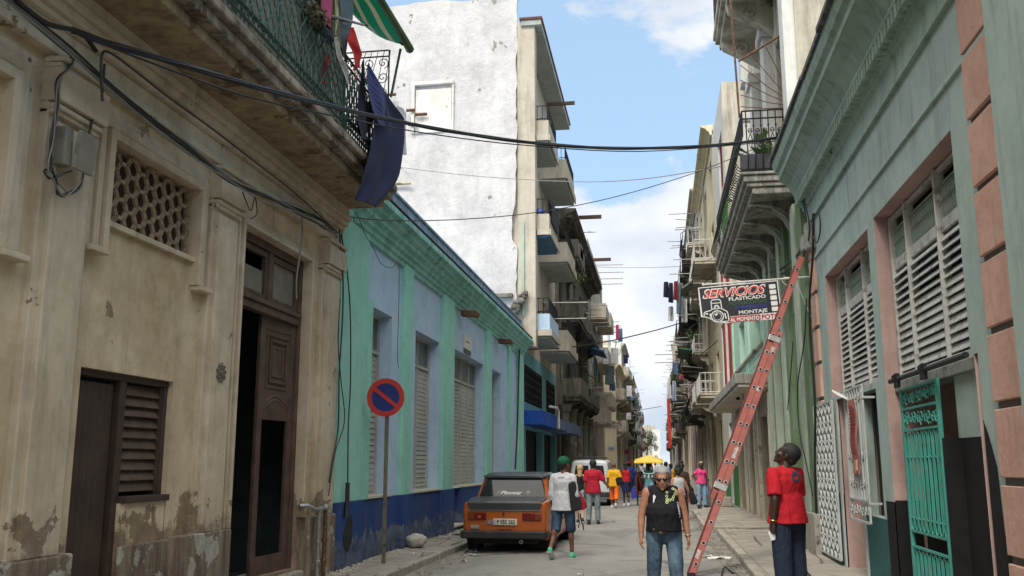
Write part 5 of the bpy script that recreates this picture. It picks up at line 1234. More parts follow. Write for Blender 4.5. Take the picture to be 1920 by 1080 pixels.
cable([atX(x, y, -4.45) for x, y in ((30, 0), (90, 45), (150, 60), (180, 96))], .02, 'short cable loop in the top left corner under the soffit')
cable([atX(x, y, -4.4) for x, y in ((192, 190), (190, 110), (204, 98), (250, 130), (320, 185), (400, 243), (480, 305), (560, 368), (630, 432))], .011, 'cable hooked along the soffit, parallel to and above the heavy wall cable')
cable([atX(x, y, -4.64) for x, y in ((196, 120), (192, 175), (190, 200), (175, 220), (165, 260))], .011, 'single cable dropping from the wall run to the junction box')
r = random.Random(5); WB = thing('wire_bundle', atX(100, 260, -4.64), 'grey bundle of wires dropping beside the junction box and looping beneath it', 'cable')
for k in range(7):
    j = lambda: r.uniform(-4, 4)
    px = [(132 + k * 2, 98), (128 + k, 125), (108 + j() * .7, 150), (108 + j(), 200), (97 + j(), 260), (93 + j(), 310), (100 + j() * 1.5, 335), (115 + j() * 2, 362 + j() * 1.4), (130 + j(), 362 + j()), (150 + j(), 345 + j() * 2), (157 + j() * .6, 318)]
    if k % 2: px = px[:6] + [(85 + j(), 320), (95 + j(), 335), (120 + j(), 325), (135, 320)]
    MB().tube(cr_([atX(x, y, -4.64 + .008 * k) for x, y in px]), .0065, 5).build('wire', M_CABLEG if k % 3 == 0 else M_CABLE, WB)
JB = thing('junction_box', (-4.62, 6.55, 4.1), 'grey metal junction box with its lid hanging ajar on the beige pilaster', 'junction box')
MB().box(-4.69, -4.58, 6.42, 6.52, 3.98, 4.3).build('box', mat('grey enamel box', (.2, .19, .165), .6, var=.2, dirt=(.1, .09, .07)), JB, bevel=.01)
MB().obox((-4.54, 6.63, 4.13), (.012, .012, 0), (.0, .125, 0), (.02, 0, .16)).build('lid', mat('grey brown lid', (.22, .2, .17), .55, var=.2, dirt=(.12, .1, .08)), JB, bevel=.012)
for i, (px, rr, l) in enumerate((
    ([(566, 398), (566, 450), (556, 520), (556, 560)], .012, 'pale flexible hose hanging in front of the dark doorway'),
    ([(636, 430), (643, 520), (642, 600), (636, 700), (634, 800), (624, 860), (617, 905)], .012, 'black cable dropping down the edge of the turquoise corner'),
    ([(640, 440), (652, 520), (657, 600), (657, 720), (653, 800), (652, 905)], .011, 'black cable down the middle of the turquoise corner pilaster'),
    ([(638, 560), (634, 640), (640, 720), (646, 790), (628, 850), (616, 930)], .008, 'slack loop of cable swinging on the turquoise corner'),
    ([(668, 398), (685, 440), (700, 465), (715, 495), (735, 502), (747, 494), (748, 560), (745, 660), (747, 690)], .006, 'thin wire wandering from the turquoise cornice past the first shutter'))):
    cable([atX(x, y, -4.63) for x, y in px], rr, l, 'hanging_cable', M_CABLEG if i == 0 else M_CABLE)
cable([atX(x, y, -4.63) for x, y in ((652, 905), (651, 940), (648, 970))], .034, 'black conduit sleeve fixed low on the navy dado', 'conduit', smooth=False)
m = MB(); m.prism([(13.75, .42), (13.95, .35), (14.1, .5), (14.12, .78), (14.0, .9), (13.85, .8), (13.72, .6)], 'x', XL + .035, XL + .135)
one(m, 'wall_cavity', M_DARK, 'dark ragged hole box low in the navy dado beneath the conduit sleeve', 'recess')
for i, (px, rr, l) in enumerate((
    ([(974, 655), (972, 720), (970, 800), (966, 880)], .03, 'cable down the far end pilaster of the blue shop'),)):
    cable([atX(x, y, -4.68) for x, y in px], rr, l, 'hanging_cable')
# right side wiring
for i, (px, rr, l) in enumerate((
    ([(1525, 400), (1524, 480), (1518, 560), (1520, 640), (1528, 760), (1528, 900), (1535, 1040)], .02, 'black conduit down the far edge of the grey-teal wall'),
    ([(1523, 410), (1535, 400), (1538, 430), (1532, 455), (1524, 440)], .012, 'coil of black cable below the green cornice end'),
    ([(1512, 560), (1508, 640), (1496, 720), (1498, 800), (1512, 870), (1524, 930)], .011, 'loose black cable bowed across the pale green pilaster'),
    ([(1487, 640), (1481, 720), (1474, 800), (1473, 850)], .01, 'thin cable beside the head of the man in red'),
    ([(1500, 355), (1512, 420), (1500, 470), (1470, 500), (1440, 512), (1400, 520)], .016, 'black cables bunched beneath the carved balcony slab'),
    ([(1505, 365), (1518, 430), (1504, 485), (1480, 505), (1450, 520)], .014, 'second black cable under the carved balcony slab'))):
    X_ = 2.63 if i != 2 else 2.55
    cable([atX(x, y, X_) for x, y in px], rr, l, 'hanging_cable')
m = MB(); m.box(2.6, 2.75, 16.25, 16.5, 5.3, 5.75); m.box(2.58, 2.74, 16.55, 16.85, 5.35, 5.6); one(m, 'meter_box', mat('weathered meter box', (.3, .3, .27), .7, dirt=(.1, .1, .08)), 'weathered meter boxes under the green cornice end', 'meter box', bevel=.01)

# ================================================================= PIPES, SIGN POST, BAG, LITTER
PP = thing('water_pipes', (-4.55, 12.6, .12), 'pair of old water pipes with a tap at the foot of the beige corner pilaster', 'pipe')
for i, (y, z) in enumerate(((12.42, 1.05), (12.66, 1.02))):
    m = MB(); m.tube([(-4.58, y, .1), (-4.58, y, z)], .03, 8)
    for q in (.35, .62): m.lathe([(.03, q - .03), (.043, q - .02), (.043, q + .02), (.03, q + .03)], (-4.58, y, 0), 8)
    m.build('pipe', M_STEELG if i == 0 else M_RUST, PP)
m = MB(); m.tube([(-4.58, 12.3, 1.04), (-4.58, 12.8, 1.06)], .032, 8); m.ball((-4.58, 12.66, 1.06), .05, 8, 6); m.tube([(-4.58, 12.3, 1.04), (-4.66, 12.2, 1.1), (-4.75, 12.12, 1.1)], .03, 6); m.bar((-4.62, 12.66, 1.1), (-4.5, 12.66, 1.16), .012, 5); m.build('tap', M_STEELG, PP)
NP = thing('no_parking_sign', (-4.29, 14.56, .12), 'round blue and red no-parking sign on a thin rusty post on the left pavement', 'road sign')
c = Vector((-4.31, 14.5, 2.69)); m = MB(); m.box(-4.325, -4.265, 14.535, 14.575, .1, 2.9); m.build('post', mat('weathered post paint', (.16, .145, .12), .7, metal=.3, var=.3, vs=8, dirt=(.1, .05, .03), da=.56), NP, bevel=.006)
fn = Vector((.08, -1, -.0)).normalized(); rx_ = Vector((0, 0, 1)).cross(-fn).normalized() * -1; 
def disc(m, c, r0, r1, n_, off, th=.004, seg=40):
    c = Vector(c) + fn * off; u = fn.cross(Vector((0, 0, 1))).normalized(); v = u.cross(fn)
    vs = []
    for k in range(seg):
        a = 2 * math.pi * k / seg; d = u * math.cos(a) + v * math.sin(a)
        vs += [c + d * r0, c + d * r1, c + d * r0 - fn * th, c + d * r1 - fn * th]
    fs = []
    for k in range(seg):
        i, j = 4 * k, 4 * ((k + 1) % seg); fs += [(i, j, j + 1, i + 1), (i + 2, i + 3, j + 3, j + 2), (i + 1, j + 1, j + 3, i + 3), (i, i + 2, j + 2, j)]
    m.add(vs, fs)
M_RSIGN = mat('sign red enamel', (.48, .03, .02), .35, var=.1, bump=0, dirt=(.2, .1, .07), da=.7); M_BSIGN = mat('sign blue enamel', (.008, .022, .16), .35, var=.1, bump=0)
m = MB(); disc(m, c, 0.001, .3, fn, .0, .006); d_ = m.build('sign_plate', M_BSIGN, NP)
m = MB(); disc(m, c, .225, .305, fn, .004, .012); m.build('red_ring', M_RSIGN, d_)
m = MB(); u = fn.cross(Vector((0, 0, 1))).normalized(); v = u.cross(fn)
if u.x < 0: u = -u
a_ = (u - v * .78).normalized(); b__ = a_.cross(fn); m.obox(c + fn * .006, a_ * .235, b__ * .03, fn * .002); m.build('red_bar', M_RSIGN, d_)
c2 = copy_tree(NP); c2.location = (-3.55, 104, .3); tag(c2, 'distant round no-parking sign on the far left pavement by the cream corner house')
M_PLAST = mat('dusty white plastic', (.42, .4, .36), .6, var=.25, vs=14, bump=.6, bs=16, dirt=(.2, .17, .13), da=.6)
m = MB(); r = random.Random(4); m.ball((-4.5, 17.3, .25), (.2, .17, .13), 18, 12)
for p in m.v: d = p - Vector((-4.5, 17.3, .25)); p += d * (.12 * math.sin(p.x * 31) * math.cos(p.y * 27 + p.z * 22)) + d * r.uniform(-.05, .05); p.z = max(p.z, .125)
one(m, 'refuse_bag', M_PLAST, 'knotted dusty white plastic bag of rubbish on the left pavement', 'bag', smooth=True)
def litter(name, x, y, z, sx, sy, mt, label, seed, n=4):
    r = random.Random(seed); m = MB(); g = {}
    for i in range(n + 1):
        for j in range(n + 1): g[i, j] = len(m.v); m.v.append(Vector((x + sx * (i / n - .5), y + sy * (j / n - .5) + .02 * math.sin(i * 2), z + r.uniform(.004, .045))))
    for i in range(n):
        for j in range(n): m.f.append([g[i, j], g[i + 1, j], g[i + 1, j + 1], g[i, j + 1]]); m.mi.append(0)
    return one(m, name, mt, label, 'litter')
litter('crumpled_paper', .98, 17.4, .0, .42, .35, mat('white newsprint', (.6, .58, .54), .9), 'flattened sheets of paper lying in the right gutter by the ladder foot', 3)
litter('crumpled_paper', .72, 17.6, .0, .3, .25, M_CREAMS, 'small torn paper scrap left of the flattened sheets in the right gutter', 4)
litter('plastic_scrap', -3.42, 17.2, .0, .13, .12, M_WALLW, 'small white plastic scrap by the left rear wheel of the orange car', 5)
litter('flattened_bag', -4.25, 20.6, .12, .5, .45, mat('green-grey plastic', (.16, .2, .17), .7), 'flattened grey-green bag on the pavement beside the orange car', 6)
cable([(.82, 14.3, .03), (.95, 15.6, .04), (1.05, 14.9, .03), (1.2, 13.6, .04), (1.35, 12.6, .13), (1.75, 12.1, .135), (1.95, 13.2, .135), (1.98, 14.6, .2)], .012, 'black cable snaking along the right gutter from the ladder', 'ground_cable')

# ================================================================= SERVICIOS SIGN
SG = thing('shop_sign', (1.5, 17, 4.2), 'black and white hanging sign reading SERVICIOS with a camera drawing and a broken lower corner', 'sign')
tl, tr, br = atY(1308.5, 539.5, 17), atY(1458, 525.5, 17), atY(1464.5, 597, 17)
ux = (tr - tl).normalized(); W_ = (tr - tl).length; uy = Vector((ux.z * -1, 0, ux.x)); uy = (ux.cross(Vector((0, 1, 0)))) * -1
if uy.z < 0: uy = -uy
HT = abs((br - tr).dot(uy)); K_ = W_ / 1.0
def SP(zx, zy, off=0.):
    """sign face coordinates: zoomed drawing (x 85..1680, y 255..) to the board"""
    sx = (zx - 85) / 1590.; return sx
def bd(a, b, off=.0): return tl + ux * (W_ * a) - uy * (HT * b) + Vector((0, -off, 0))
def poly(m, pts, off, th=.003):
    n = len(pts); f = [bd(a, b, off) for a, b in pts]; k = [p + Vector((0, th, 0)) for p in f]
    m.add(f + k, [tuple(range(n)), tuple(range(n, 2 * n))[::-1]] + [(i, n + i, n + (i + 1) % n, (i + 1) % n) for i in range(n)])
out = [(0, 0), (1, 0), (1, 1), (.30, 1), (.2, .965), (.13, .88), (.06, .80), (.0, .78)]
M_SW = mat('sign white', (.72, .72, .7), .5, var=.06, bump=0); M_SK = mat('sign black', (.012, .014, .022), .45, var=.1, bump=0); M_SR = mat('sign bright red', (.62, .03, .03), .5, var=.08, bump=0); M_SDR = mat('sign dark red', (.38, .035, .05), .5, bump=0); M_SG = mat('sign dark green', (.03, .1, .04), .5, bump=0); M_SB = mat('sign violet blue', (.03, .03, .24), .5, bump=0)
m = MB(); poly(m, out, 0, .012); bo = m.build('board', M_SW, SG)
m = MB(); poly(m, [(.014, .022), (.988, .022), (.988, .83), (.36, .83), (.36, .975), (.31, .975), (.22, .945), (.13, .86), (.07, .78), (.02, .76)], .002, .0015); m.build('black_field', M_SK, bo)
def T_(m, body, a, b, h, wdt, shear=0., off=.004, th=.0005, bold=0.):
    """body set with its baseline starting at (a,b), cap height h (of board height), width wdt (of board width)"""
    vs, fs = text_mesh(body, 1., extrude=0., offset=bold, shear=shear); xs = [v[0] for v in vs]; ys = [v[1] for v in vs]
    sx = W_ * wdt / (max(xs) - min(xs)); sy = HT * h / .72; x0 = min(xs); o = bd(a, b, off)
    m.add([o + ux * ((v[0] - x0) * sx) + uy * (v[1] * sy) for v in vs], fs)
m = MB(); T_(m, 'SERVICIOS', .045, .30, .235, .80, .35, .0045, bold=.045); m.build('lettering', M_SW, bo, recalc=False)
m = MB(); T_(m, 'SERVICIOS', .058, .288, .205, .775, .35, .006, bold=.012); m.build('lettering', M_SR, bo, recalc=False)
for (t_, a, b, wd, mt) in (('PLASTICADO', .37, .425, .46, M_SW), ('FOTOCOPIAS', .37, .545, .46, M_SG), ('IMPRESIÓN', .44, .665, .39, M_SB), ('MONTAJE', .475, .795, .355, M_SW)):
    m = MB(); T_(m, t_, a, b, .09, wd, 0, .0045, bold=.02); m.build('lettering', mt, bo, recalc=False)
m = MB(); poly(m, [(.345, .86), (.355, .845), (.725, .845), (.735, .86), (.735, .985), (.725, .995), (.355, .995), (.345, .985)], .0035, .0015); m.build('red_label', M_SDR, bo)
m = MB(); T_(m, 'AL MOMENTO', .36, .975, .1, .36, 0, .0055, bold=.02); m.build('lettering', M_SW, bo, recalc=False)
m = MB(); T_(m, 'FOTO', .75, .975, .115, .225, 0, .0045, bold=.04); m.build('lettering', M_SDR, bo, recalc=False)
for k in range(5):
    b0 = .1 + k * .148; m = MB(); poly(m, [(.885, b0), (.895, b0 - .01), (.955, b0 - .01), (.965, b0), (.965, b0 + .095), (.955, b0 + .105), (.895, b0 + .105), (.885, b0 + .095)], .0045, .001); m.build('film_hole', M_SW, bo)
def line(m, pts, w=.012, closed=False, off=.0045):
    P = [bd(a, b, off) for a, b in pts]; n = len(P)
    for i in range(n if closed else n - 1):
        a, b = P[i], P[(i + 1) % n]; d = (b - a)
        if d.length < 1e-6: continue
        nn = d.cross(Vector((0, 1, 0))).normalized() * w * .5 * W_ ; m.obox((a + b) / 2, d / 2 * 1.06, nn, (0, .0006, 0))
m = MB()                                                             # the camera drawn on the sign
line(m, [(.145, .60), (.145, .40), (.16, .36), (.25, .36), (.265, .40), (.27, .60)], .012); line(m, [(.15, .45), (.26, .45)], .01); line(m, [(.18, .6), (.19, .52), (.225, .52), (.235, .6)], .02)
line(m, [(.04, .76), (.045, .68), (.06, .66), (.13, .63), (.155, .6), (.26, .6), (.29, .64), (.33, .69), (.34, .76), (.34, .93), (.33, .95), (.22, .95)], .012)
line(m, [(.205 + .075 * math.cos(t), .80 + .145 * math.sin(t)) for t in [2 * math.pi * k / 22 for k in range(22)]], .014, True); line(m, [(.205 + .05 * math.cos(t), .80 + .10 * math.sin(t)) for t in [2 * math.pi * k / 18 for k in range(18)]], .006, True)
line(m, [(.18, .77), (.21, .73)], .02); line(m, [(.12, .72), (.12, .84)], .018); line(m, [(.3, .74), (.31, .88)], .014); line(m, [(.06, .7), (.09, .72)], .016)
m.build('camera_drawing', M_SW, bo)
BK = thing('sign_bracket', atY(1525, 519, 17.03), 'long pale steel pipe bracket with a curled brace carrying the hanging sign', 'bracket')
m = MB(); a, b = atY(1319, 534, 17.03), atY(1533, 518, 17.03); m.bar(a, b, .017, 8); m.ball(a, .03, 8, 6); m.ball(b, .04, 8, 6); m.bar(b, atY(1535, 598, 17.03), .02, 8); m.build('arm', M_WRAIL, BK)
m = MB(); c0 = atY(1473, 528, 17.03); m.tube(cr_([atY(x, y, 17.03) for x, y in ((1478, 536), (1470, 531), (1466, 524), (1474, 520), (1487, 524), (1500, 545), (1512, 575), (1525, 598), (1535, 600))]), .008, 5); m.build('curled_brace', M_WRAIL, BK)
m = MB()
for x, y0_, y1_ in ((1320, 534, 541), (1447, 524, 529)): m.bar(atY(x, y0_ - 1, 17.02), atY(x, y1_ + 2, 17.0), .005, 5)
m.build('hanger', M_IRON, BK)

# ================================================================= LADDER
LD = thing('extension_ladder', (.45, 14.6, .02), 'red fibreglass extension ladder leaning on the right wall under the hanging sign', 'ladder')
M_LRED = mat('faded red fibreglass', (.31, .085, .068), .55, var=.2, vs=6, bump=.1, dirt=(.5, .3, .25), da=.62); M_LDR = mat('dark red fibreglass flange', (.2, .035, .03), .55, var=.2, vs=6); M_ALU = mat('worn aluminium', (.45, .45, .44), .35, metal=.8, var=.2, vs=9)
f0 = Vector((.40, 14.45, .02)); t0 = Vector((2.60, 16.25, 5.12)); dr = (t0 - f0).normalized(); LN = (t0 - f0).length
wd_ = Vector((0, 1, 0)); wd_ = (wd_ - dr * wd_.dot(dr)).normalized(); nm_ = dr.cross(wd_).normalized()
if nm_.x > 0: nm_ = -nm_                                             # nm_ points to the climbing side (street)
def rail_(m0, m1, s0, s1, wo, no, hw=.045):
    """channel rail: web facing sideways, two flanges"""
    c = f0 + dr * (s0 + s1) / 2 + wd_ * wo + nm_ * no; L2 = (s1 - s0) / 2
    m0.obox(c, dr * L2, nm_ * hw, wd_ * .004)
    for sg in (-1, 1): m1.obox(c + nm_ * sg * hw + wd_ * (.014 if wo < .2 else -.014) * 1, dr * L2, nm_ * .004, wd_ * .018)
for s0, s1, no, w0, w1, nmr in ((0, 3.1, .0, 0, .42, 'base_rail'), (1.35, LN, .093, .03, .39, 'fly_rail')):
    for wo in (w0, w1):
        m0, m1 = MB(), MB(); hw = .05
        if nmr == 'fly_rail': s0_, s1_ = s0, s1
        else: s0_, s1_ = 0, 4.3
        rail_(m0, m1, s0_, s1_, wo, no if nmr == 'fly_rail' else 0, .048); q_ = m0.build(nmr, M_LRED, LD); m1.build('flange', M_LDR, q_)
for k in range(17):
    s = .2 + k * .335
    for nmr, no, a, b, lo, hi in (('rung', 0, -.012, .43, 0, 4.3), ('rung', .093, .018, .40, 1.35, LN)):
        if lo < s < hi:
            p = f0 + dr * s + nm_ * no; m = MB(); m.tube([p + wd_ * (a - .002), p + wd_ * (a + .03), p + wd_ * (a + .032), p + wd_ * b], [.033, .033, .017, .017], 12); rg = m.build('rung', M_ALU, LD)
            m = MB(); m.tube([p + wd_ * (a - .004), p + wd_ * (a + .004)], .022, 10); m.build('rung_hole', M_DARK, rg)
for s in (1.45, 4.15):
    m = MB(); m.obox(f0 + dr * s + nm_ * .05 - wd_ * .006, dr * .05, nm_ * .1, wd_ * .008); m.build('clamp', M_ALU, LD, bevel=.004)
for s, l_ in ((.35, .07), (2.05, .1), (3.95, .05), (3.2, .04)):
    m = MB(); m.obox(f0 + dr * s + nm_ * .02 - wd_ * .0065, dr * l_, nm_ * .028, wd_ * .0015); m.build('sticker', mat('worn white sticker', (.5, .48, .44), .6, dirt=(.12, .1, .1), da=.48, vs=30), LD)
m = MB(); 
for wo in (0, .42): m.obox(f0 + wd_ * wo + Vector((0, 0, .03)), (.06, 0, 0), (0, .03, 0), (0, 0, .03))
m.build('foot', M_IRON, LD)

# ================================================================= LAUNDRY AND AWNING
def cloth(name, L_, R_, X, mt, label, rip=.05, n=16, k=10, plane='X', cat='laundry', grp=None, seed=1, th=.004, fr=3.):
    """hanging cloth between two edge curves, rippled in depth; real thickness"""
    def samp(c, t):
        s = t * (len(c) - 1); i = min(int(s), len(c) - 2); f = s - i; a, b = c[i], c[i + 1]; return (a[0] + (b[0] - a[0]) * f, a[1] + (b[1] - a[1]) * f)
    r = random.Random(seed); ph = r.uniform(0, 6); m = MB()
    for i in range(n + 1):
        l, q = samp(L_, i / n), samp(R_, i / n)
        for j in range(k + 1):
            u = j / k; x, y = l[0] + (q[0] - l[0]) * u, l[1] + (q[1] - l[1]) * u
            p = atX(x, y, X) if plane == 'X' else atY(x, y, X)
            o = rip * (.6 * math.sin(u * fr * math.pi + ph + i * .12) + .5 * math.sin(u * fr * 1.9 + i * .35 + ph * 2) + .3 * math.sin(u * 11 - i * .5)) * (.35 + .65 * i / n)
            if plane == 'X': p.x += o
            else: p.y += o
            m.v.append(p)
    for i in range(n):
        for j in range(k): a = i * (k + 1) + j; m.f.append([a, a + 1, a + k + 2, a + k + 1]); m.mi.append(0)
    o = one(m, name, mt, label, cat, grp, smooth=True); s = o.modifiers.new('thickness', 'SOLIDIFY'); s.thickness = th; s2 = o.modifiers.new('sub', 'SUBSURF'); s2.levels = 1; s2.render_levels = 1
    return o
def stripemat(name, a, b, sc, axis, wd=.5, rough=.8, bump=True):
    m, t, bs = newmat(name); q = NB(t); g = q.n('ShaderNodeNewGeometry'); v = q.n('ShaderNodeSeparateXYZ'); q.l(g.outputs['Position'], v.inputs[0])
    s = v.outputs[axis]; f = q.math('FRACT', q.math('MULTIPLY', s, sc)); f = q.ramp(q.math('ABSOLUTE', q.math('SUBTRACT', f, .5)), wd / 2 - .02, wd / 2 + .02)
    c = q.mix(f, b, a); c = q.mix(q.ramp(q.noise(q.pos(), 3, 6), .35, .7, 0, .35), c, [x * .5 for x in a]); q.l(c, bs.inputs['Base Color']); bs.inputs['Roughness'].default_value = rough; return m
M_NAVYC = mat('navy cloth', (.006, .009, .048), .85, var=.2, vs=2, bump=.5, bs=7); M_BLKC = mat('near black cloth', (.01, .013, .028), .9, bump=.4, bs=9); M_PLAID = stripemat('navy plaid', (.022, .03, .14), (.14, .16, .3), 14, 'Z', .1)
M_REDC = mat('red cloth', (.45, .012, .012), .8, bump=.4, bs=9); M_PINKC = mat('deep pink cloth', (.36, .05, .13), .85, bump=.4, bs=9); M_GREYC = mat('slate grey cloth', (.11, .15, .17), .85, bump=.4, bs=8); M_FLOR = mat('patterned pale cloth', (.4, .38, .34), .85, var=.3, vs=14, dirt=(.2, .05, .05), da=.56); M_WHC = mat('white cloth', (.62, .62, .66), .85, bump=.4, bs=8)
cloth('navy_bedsheet', [(702, 150), (703, 220), (690, 290), (677, 335), (665, 372)], [(706, 146), (733, 190), (757, 222), (756, 262), (745, 335), (707, 391)], -3.80, M_NAVYC, 'long navy sheet billowing over the edge of the left balcony', .05, 22, 22, fr=4)
cloth('plaid_shirt', [(688, 122), (686, 150), (697, 205), (709, 232)], [(692, 120), (722, 172), (728, 200), (722, 236)], -3.73, M_PLAID, 'navy plaid shirt hanging over the top of the long navy sheet', .03)
cloth('black_garment', [(679, 118), (673, 170), (668, 222), (678, 262)], [(683, 110), (685, 170), (692, 250), (690, 262)], -3.83, M_BLKC, 'narrow near-black garment hanging left of the long navy sheet', .03)
cloth('dark_skirt', [(672, 190), (668, 222), (672, 250), (684, 262)], [(700, 190), (702, 222), (692, 250), (690, 264)], -3.88, M_BLKC, 'dark skirt hanging inside the long navy sheet', .03)
cloth('red_garment', [(656, 52), (650, 76), (661, 100), (665, 128)], [(663, 50), (672, 76), (684, 100), (676, 128)], -3.82, M_REDC, 'bright red garment pegged at the balcony corner beneath the awning', .04)
cloth('red_strap', [(663, 124), (664, 136), (667, 150)], [(666, 124), (667, 136), (669, 150)], -3.82, M_REDC, 'thin red strap dangling from the bright red garment', .01, 8, 2)
cloth('white_shirt', [(742, 196), (746, 240), (748, 290)], [(756, 203), (763, 214), (763, 291)], -3.87, M_WHC, 'white shirt hanging behind the long navy sheet', .02)
cloth('pink_towel', [(600, -12), (603, 28), (616, 50)], [(624, -12), (624, 32), (624, 57)], -3.85, M_PINKC, 'deep pink towel hanging from the pole above the lattice railing', .03)
cloth('grey_trousers', [(634, -8), (640, 30), (634, 62), (644, 110)], [(663, -8), (662, 40), (656, 80), (652, 112)], -3.95, M_GREYC, 'slate grey trousers hanging behind the bright red garment', .04)
cloth('grey_blouse', [(627, -10), (629, 30), (628, 66)], [(638, -10), (636, 30), (631, 66)], -3.98, mat('pale yellow cloth', (.45, .44, .28), .85), 'pale yellow cloth strip beside the slate grey trousers', .02)
cloth('flowered_cloth', [(625, 72), (631, 105), (640, 128), (650, 156)], [(633, 68), (640, 100), (656, 130), (656, 158)], -3.82, M_FLOR, 'pale cloth with red flowers draped down the lattice railing', .03)
cloth('navy_cap_cloth', [(606, 40), (605, 62), (618, 86)], [(624, 50), (626, 70), (626, 92)], -3.86, M_BLKC, 'dark navy garment bunched under the deep pink towel', .04)
cloth('red_cloth', [(611, 100), (606, 130), (603, 155)], [(617, 98), (616, 130), (610, 158)], -4.02, M_REDC, 'red cloth glimpsed behind the green lattice', .01)
for i, (a, b, rr, l, mt) in enumerate((((566, 14), (682, 47), .016, 'long pale pole laid across the balcony railing carrying laundry', M_STEELG), ((600, 30), (690, 48), .012, 'dark iron bar beneath the long pale laundry pole', M_IRON))):
    p, q = atX(*a, -4.2 + i * .1), atX(*b, -3.75); one(MB().bar(p, q, rr, 6), 'laundry_pole', mt, l, 'pole')
r = random.Random(3); m = MB(); leaves(m, atX(590, 30, -3.95), (.14, .35, .12), 260, .05, r); one(m, 'dried_plants', mat('dry brown leaves', (.11, .1, .065), .9), 'tangle of dried plants on the rail beneath the long pale laundry pole', 'plant')
AW = thing('striped_awning', (XL, 12, 8.6), 'green awning with cream stripes sloping out over the left balcony, rolled at its outer edge', 'awning')
def awm():
    m, t, bs = newmat('green striped canvas'); q = NB(t); tc_ = q.n('ShaderNodeTexCoord'); v = q.n('ShaderNodeSeparateXYZ'); q.l(tc_.outputs['Object'], v.inputs[0])
    f = q.math('FRACT', q.math('MULTIPLY', v.outputs['X'], 3.6)); f = q.ramp(q.math('ABSOLUTE', q.math('SUBTRACT', f, .5)), .33, .36)
    c = q.mix(f, (.04, .4, .27), (.6, .58, .46)); q.l(c, bs.inputs['Base Color']); bs.inputs['Roughness'].default_value = .85
    tr_ = q.n('ShaderNodeBsdfTranslucent'); q.l(c, tr_.inputs['Color']); mx_ = q.n('ShaderNodeMixShader'); mx_.inputs[0].default_value = .55; o = t.nodes['Material Output']; q.l(bs.outputs[0], mx_.inputs[1]); q.l(tr_.outputs[0], mx_.inputs[2]); q.l(mx_.outputs[0], o.inputs['Surface']); return m
ou = Vector((-3.74, 13.3, 8.12)); inn = Vector((-4.78, 13.3, 8.86)); m = MB(); n, k = 14, 12
for i in range(n + 1):
    for j in range(k + 1):
        p = ou.lerp(inn, i / n); p.y = 13.3 - 6.5 * j / k; p.z -= .15 * math.sin(math.pi * i / n) + .05 * math.sin(j * 2.1) * math.sin(math.pi * i / n); m.v.append(p)
for i in range(n):
    for j in range(k): a = i * (k + 1) + j; m.f.append([a, a + 1, a + k + 2, a + k + 1]); m.mi.append(0)
o = m.build('canvas', awm(), AW, smooth=True); s = o.modifiers.new('thickness', 'SOLIDIFY'); s.thickness = .006
m = MB(); m.tube([(-3.72, 13.38, 8.08), (-3.72, 12.6, 8.1), (-3.73, 11, 8.12), (-3.73, 6.8, 8.12)], [.07, .055, .05, .05], 8); m.build('rolled_edge', M_LEAF, AW)
m = MB(); m.bar(atY(751, 92, 13.3), atY(733, 182, 13.3), .02, 6); m.build('awning_post', M_RAILG, AW)
m = MB(); m.bar((-3.8, 13.25, 8.1), (-4.78, 13.25, 9.05), .02, 6); m.build('awning_arm', M_RAILG, AW)
# tall grille dividing the balcony end
EG = thing('balcony_end_grille', (-4.4, 13.35, 7.0), 'black wrought iron scroll grille closing the far end of the left balcony', 'grille')
m = MB(); xa, xb, za_, zb_ = -4.78, -4.05, 7.0, 8.08
for z in (za_, zb_ - .1, zb_): m.bar((xa, 13.36, z), (xb, 13.36, z), .013, 5)
for x in (xa, xb): m.bar((x, 13.36, za_ - 1), (x, 13.36, zb_), .013, 5)
m.build('frame', M_IRON, EG); m = MB()
for i in range(3):
    for j in range(4): m.tube(scroll((xa + .15 + i * .24, 13.36, za_ + .15 + j * .24), (1, 0, 0), (0, 0, 1), .1, 1.4, 12, i + j), .008, 4)
for i in range(5): m.bar((xa + i * .15, 13.36, za_), (xa + .35 + i * .1, 13.36, zb_), .006, 4)
m.build('scrollwork', M_IRON, EG)
# short beams sticking out of the whitewashed wall behind the laundry
for i, (x, y, ww) in enumerate(((724, 178, 18), (762, 207, 16), (778, 215, 22), (766, 234, 16), (735, 345, 34))):
    a = atY(x, y, 32.75); one(MB().tube([a, a + Vector((ww * .0215, 0, .0))], .06, 6), 'wall_stub', M_RUST if i < 4 else M_STONEC, ['rusty stub in the whitewashed wall, topmost by the awning post', 'rusty stub in the whitewashed wall beside the white shirt', 'longest rusty stub in the whitewashed wall, beside the blocked window', 'rusty stub in the whitewashed wall just above the thick cable', 'pale pipe stub low on the whitewashed wall near the sheet'][i], 'stub')
